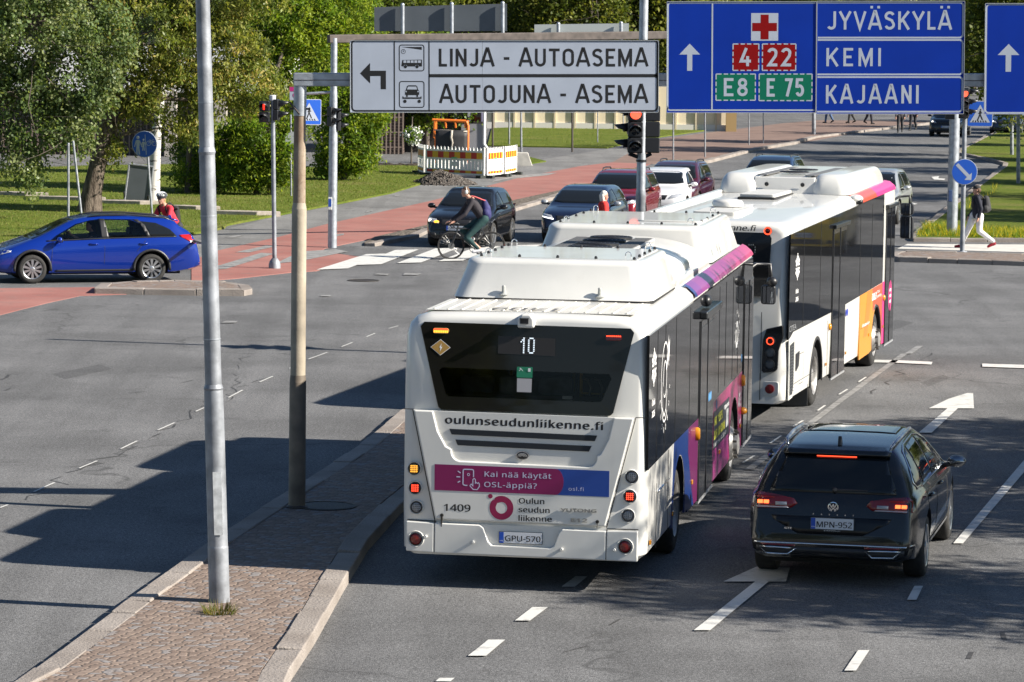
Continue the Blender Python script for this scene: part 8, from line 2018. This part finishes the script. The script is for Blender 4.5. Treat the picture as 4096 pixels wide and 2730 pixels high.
# leaning old tree with the olive crown
b0 = G(207, 492)
def E_(px, py, rx, ry, base, dy=0., ryd=None):
    """ellipsoid from survey pixels: centre and radii in px at depth base.y+dy"""
    D = base.y + dy; p = RP(px, py, D) - base; k = D * KD / FPX; return (p.x, p.y, p.z, rx * k, ryd if ryd else rx * k * .8, ry * k)
tp_ = [rel(x, y, b0) for x, y in ((205, 496), (212, 440), (222, 390), (236, 330), (252, 260), (275, 180), (300, 90))]
trunk = [[(p.x, p.y, max(0, p.z), r) for p, r in zip(tp_, (.40, .29, .255, .23, .20, .16, .10))],
         [(tp_[3].x, 0, tp_[3].z, .15), *[(q.x, 0, q.z, r) for q, r in zip([rel(x, y, b0) for x, y in ((290, 255), (350, 225), (430, 230))], (.12, .09, .05))]]]
tree('leaning_tree', 'old tree with a thick leaning trunk and olive crown on the left lawn', b0,
     [E_(330, 60, 150, 110, b0), E_(480, 110, 130, 100, b0, 1), E_(560, 190, 95, 60, b0, 1), E_(420, 210, 120, 70, b0, .5), E_(300, 190, 70, 80, b0), E_(430, 300, 60, 35, b0), E_(255, 300, 28, 30, b0), E_(500, -60, 170, 120, b0, 1), E_(260, 345, 22, 22, b0)],
     trunk, [.4, .28, .24, .08], LW_, 21, BARK.M, nclump=780, per=66, size=.15, spread=.155, strand=.15, droop=1.6, aspect=2.6)
# birch with drooping branches at the left edge (crown nearer than its trunk)
b1_ = G(-95, 505)
tree('weeping_birch', 'birch with small drooping leaves filling the upper left corner', b1_,
     [E_(60, 60, 170, 120, b1_), E_(160, 150, 110, 120, b1_), E_(40, 230, 120, 110, b1_), E_(150, 270, 70, 75, b1_), E_(40, 350, 55, 55, b1_), E_(85, 395, 35, 30, b1_), E_(-120, 100, 150, 200, b1_), E_(190, 320, 28, 40, b1_), E_(240, 90, 70, 90, b1_), E_(-10, -90, 240, 110, b1_)],
     [[(0, 0, 0, .24), (.1, 0, 2, .20), (.2, 0, 4, .16), (.5, 0, 6.5, .10)]], [.45, .30, .25], LB_, 22, BIRCHB.M, nclump=800, per=76, size=.11, spread=.14, strand=.55, droop=1.2, aspect=1.3)
b2_ = G(356, 466)
tb = [rel(x, y, b2_) for x, y in ((355, 470), (353, 440), (356, 380), (360, 300), (372, 200), (385, 80))]
tree('birch', 'white-barked birch behind the round blue walking and cycling sign', b2_, [E_(385, 60, 70, 90, b2_, 2), E_(430, 20, 80, 80, b2_, 2)], [[(p.x, p.y, max(0, p.z), r) for p, r in zip(tb, (.32, .20, .17, .15, .13, .09))]], [.45, .3, .25], LB_, 23, BIRCHB.M, nclump=120, per=60, size=.09, spread=.2, strand=.4)
# bright rowans
b3_ = G(590, 452)
tree('rowan', 'tall bright green rowan left of the two gantry posts', b3_, [E_(600, 330, 85, 70, b3_), E_(560, 400, 60, 50, b3_), E_(640, 250, 80, 80, b3_, 1), E_(700, 130, 110, 110, b3_, 2), E_(650, 60, 110, 90, b3_, 2), E_(530, 330, 55, 60, b3_), E_(640, 390, 45, 45, b3_), E_(740, 30, 130, 90, b3_, 3)],
     [[(0, 0, 0, .12), (.1, 0, 1.4, .10), (.3, .2, 3, .08), (.8, 1, 5, .05)], [(.4, .1, 0, .09), (.5, .1, 1.5, .08), (.6, .3, 3, .05)]], [.42, .36, .22], LR_, 24, SBARK, nclump=1000, per=62, size=.15, spread=.16, droop=.6, aspect=2.4)
b4_ = G(790, 418)
tree('rowan', 'bright green rowan between the gantry posts and the brown building', b4_, [E_(800, 320, 75, 70, b4_), E_(840, 260, 60, 60, b4_), E_(770, 200, 90, 90, b4_, 1), E_(820, 110, 80, 90, b4_, 2), E_(760, 380, 40, 38, b4_), E_(820, 360, 42, 35, b4_), E_(850, 170, 40, 60, b4_, 1), E_(790, 20, 90, 80, b4_, 2)],
     [[(0, 0, 0, .12), (.1, 0, 1.4, .10), (.2, .2, 3, .08), (.4, 1, 5, .05)]], [.38, .42, .20], LR_, 25, SBARK, nclump=850, per=60, size=.16, spread=.17, droop=.6, aspect=2.4)
b5_ = G(430, 448)
tree('shrub', 'dark green shrub under the olive tree beside the notice board', b5_, [E_(425, 400, 22, 28, b5_), E_(475, 400, 60, 55, b5_, 1), E_(520, 370, 50, 60, b5_, 2), E_(450, 350, 50, 40, b5_, 2)], [[(0, 0, 0, .10), (.05, 0, 1.2, .09), (.1, 0, 2.6, .05)]], [.35, .2, .45], LR_, 26, SBARK, cat='shrub', nclump=230, per=60, size=.13, spread=.20, droop=.6, aspect=2.4)
# climbing greenery / lime in front of the brown building, white flowering standard
b6_ = G(945, 384)
tree('flower_standard', 'small standard plant with a ball of white flowers in front of the slatted wall', b6_, [E_(948, 312, 15, 16, b6_)], [[(0, 0, 0, .035), (0, 0, 1.2, .03), (0.02, 0, 2.0, .025)]], [.7, .3], [pm('white_petal', (.72, .73, .70), .6), LR_[0]], 27, SBARK, cat='flower', nclump=60, per=26, size=.10, spread=.10, aspect=1.1, limbs=False, shell=.2)
b7_ = G(980, 352)
tree('lime_tree', 'tree hanging over the slatted building behind the white sign', b7_, [E_(980, 255, 40, 35, b7_), E_(1060, 250, 28, 25, b7_), E_(930, 200, 70, 60, b7_, 2), E_(1000, 150, 100, 70, b7_, 2)], [[(0, 0, 0, .14), (0, 0, 3, .10), (.1, 0, 5, .07)]], [.4, .35, .25], LR_, 28, SBARK, nclump=200, per=60, size=.18, spread=.28, aspect=2)
# far wood: three kinds copied along the skyline
far = []
for k, (h, w, sd) in enumerate(((14, 4.2, 31), (11, 3.6, 32), (16, 4.6, 33))):
    lab = ('broad mid-green tree', 'rounded pale-green tree', 'tall dark-green tree')[k]
    rs = np.random.RandomState(sd); el = [(rs.uniform(-.45, .45) * w, rs.uniform(-.4, .4) * w, h * rs.uniform(.22, .85), w * rs.uniform(.35, .6), w * rs.uniform(.35, .6), h * rs.uniform(.12, .2)) for _ in range(11)] + [(0, 0, h * .5, w * .6, w * .6, h * .35), (0, 0, h * .22, w * .7, w * .6, h * .16)]
    far.append(tree('far_tree', lab, (0, 0, 0), el, [[(0, 0, 0, .25), (0, 0, h * .4, .18), (.1, 0, h * .8, .08)]], ([.45, .35, .2], [.3, .5, .2], [.3, .1, .6])[k], LF_, sd, SBARK, nclump=300, per=46, size=.30, spread=.42, aspect=1.6, shell=.5))
spots = []
rs = np.random.RandomState(5)
for i, px in enumerate(range(1090, 1560, 44)): spots.append((px + rs.uniform(-12, 12), 226 + rs.uniform(-12, 16), 'beyond the cream wall'))
for i, px in enumerate(range(1600, 2330, 62)): spots.append((px + rs.uniform(-20, 20), 290 + rs.uniform(-10, 40), 'at the far end of the road'))
for i, px in enumerate(range(640, 1090, 75)): spots.append((px + rs.uniform(-20, 20), 215 + rs.uniform(-10, 20), 'behind the brown building'))
used = [0, 0, 0]; ords = ['leftmost', 'second', 'third', 'fourth', 'fifth', 'sixth', 'seventh', 'eighth', 'ninth', 'tenth', 'eleventh', 'twelfth', 'thirteenth', 'fourteenth']
cnt = {}
for i, (px, D, where) in enumerate(spots):
    k = i % 3; o = far[k] if not used[k] else copy_tree(far[k]); used[k] = 1
    p = RP(px, 300, D); o.location = (p.x, D, 0); o.rotation_euler = (0, 0, rs.uniform(0, 6.28)); s = rs.uniform(.85, 1.2); o.scale = (s, s, s)
    cnt[where] = cnt.get(where, 0) + 1
    o['label'] = ('broad mid-green tree', 'rounded pale-green tree', 'tall dark-green tree')[k] + ' ' + where + ', ' + ords[cnt[where] - 1] + ' in its row'; o['group'] = 'trees ' + where
# right-hand trees: dark ones behind the lamp posts and roadside birches whose shade falls on the road
rs = np.random.RandomState(9)
def road_tree(kind, x, y, h, w, seed, label, mats=LF_, n=240, size=.16, per=50, group=None, low=.28, strand=.3):
    rs = np.random.RandomState(seed); el = [(rs.uniform(-.5, .5) * w, rs.uniform(-.5, .5) * w, h * rs.uniform(low, .9), w * rs.uniform(.3, .5), w * rs.uniform(.3, .5), h * rs.uniform(.09, .16)) for _ in range(12)]
    return tree(kind, label, (x, y, 0), el, [[(0, 0, 0, .2), (.05, 0, h * .35, .16), (.1, 0, h * .8, .06)]], [.35, .3, .35], mats, seed, BIRCHB.M if 'birch' in kind else SBARK, nclump=n, per=per, size=size, spread=.28, strand=strand, group=group)
rt1 = road_tree('dark_tree', 23.5, 160, 13, 4.5, 41, 'dark tree above the right lawn between the two blue signs', n=420, size=.22, low=.16)
roadside = []
for i, (x, y, h, w, sd) in enumerate(((15.6, 33.6, 9.8, 3.8, 51), (16.2, 38.8, 9.8, 3.8, 52), (16.0, 44.3, 9.6, 3.4, 53), (17.0, 47.6, 9.0, 3.0, 54))):
    road_tree('roadside_tree', x, y, h, w, sd, ('roadside tree beside the near lanes, outside the right edge', 'second roadside tree along the near lanes, outside the right edge', 'third roadside tree along the lanes, outside the right edge', 'fourth roadside tree along the lanes, outside the right edge')[i], n=380, per=52, size=.17, group='roadside trees outside the right edge')
for i, (x, y) in enumerate(((29, 104), (31, 116), (30, 127), (33, 139), (34, 186), (38, 200), (42, 214))):
    t_ = copy_tree(rt1); t_.location = (x, y, 0); t_.rotation_euler = (0, 0, i * 1.3); t_['label'] = 'tree along the far right lawn, outside the picture'; t_['group'] = 'trees along the far right lawn'
for i, (x, y, s) in enumerate(((-26, -30, 1.5), (-14, -38, 1.6), (-3, -42, 1.5), (9, -48, 1.6), (-36, 8, 1.4), (-34, 30, 1.4), (-30, -12, 1.5))):
    t_ = copy_tree(far[i % 3]); t_.location = (x, y, 0); t_.rotation_euler = (0, 0, i); t_.scale = (s, s, s); t_['label'] = 'tall unseen tree added behind the viewpoint to dim sky and glass'; t_['group'] = 'unseen trees added behind the viewpoint'  # unseen trees, added to darken glass reflections and cut sky fill
for i, (px, D, s) in enumerate(((-1000, 118, .9), (-820, 132, 1.0), (-640, 120, .85), (-500, 150, 1.0), (-330, 158, 1.1), (-150, 172, 1.0), (60, 176, 1.1), (250, 180, 1.0), (430, 178, 1.1), (570, 182, 1.0))):
    t_ = copy_tree(far[i % 3]); p = RP(px, 300, D); t_.location = (p.x, D, 0); t_.rotation_euler = (0, 0, i * 1.7); t_.scale = (s, s, s); t_['label'] = 'tree behind the white building and the left lawn'; t_['group'] = 'trees behind the left lawn'
t2 = copy_tree(rt1); t2.location = (27.5, 172, 0); t2.rotation_euler = (0, 0, 2.1); t2['label'] = 'dark tree at the right edge behind the cut-off blue sign'
t3 = copy_tree(rt1); t3.location = (30, 150, 0); t3.rotation_euler = (0, 0, 4.1); t3['label'] = 'dark tree farthest right on the lawn, mostly outside the picture'
pb_ = RP(2295, 255, 128)
tree('hanging_birch', 'drooping birch branch hanging over the right lawn below the crossing sign', (pb_.x + 5.5, 128, 0), [(-4.6, 0, pb_.z + .3, 1.0, .8, .5), (-4.2, 0, pb_.z - .5, .5, .5, .5), (-2.0, 0, 8, 2.6, 2.4, 2.6), (0, 0, 6, 2.5, 2.5, 2.6)], [[(0, 0, 0, .22), (-.2, 0, 4, .16), (-1, 0, 8, .08)]], [.4, .3, .3], LB_, 43, BIRCHB.M, nclump=170, per=55, size=.13, spread=.2, strand=.7)
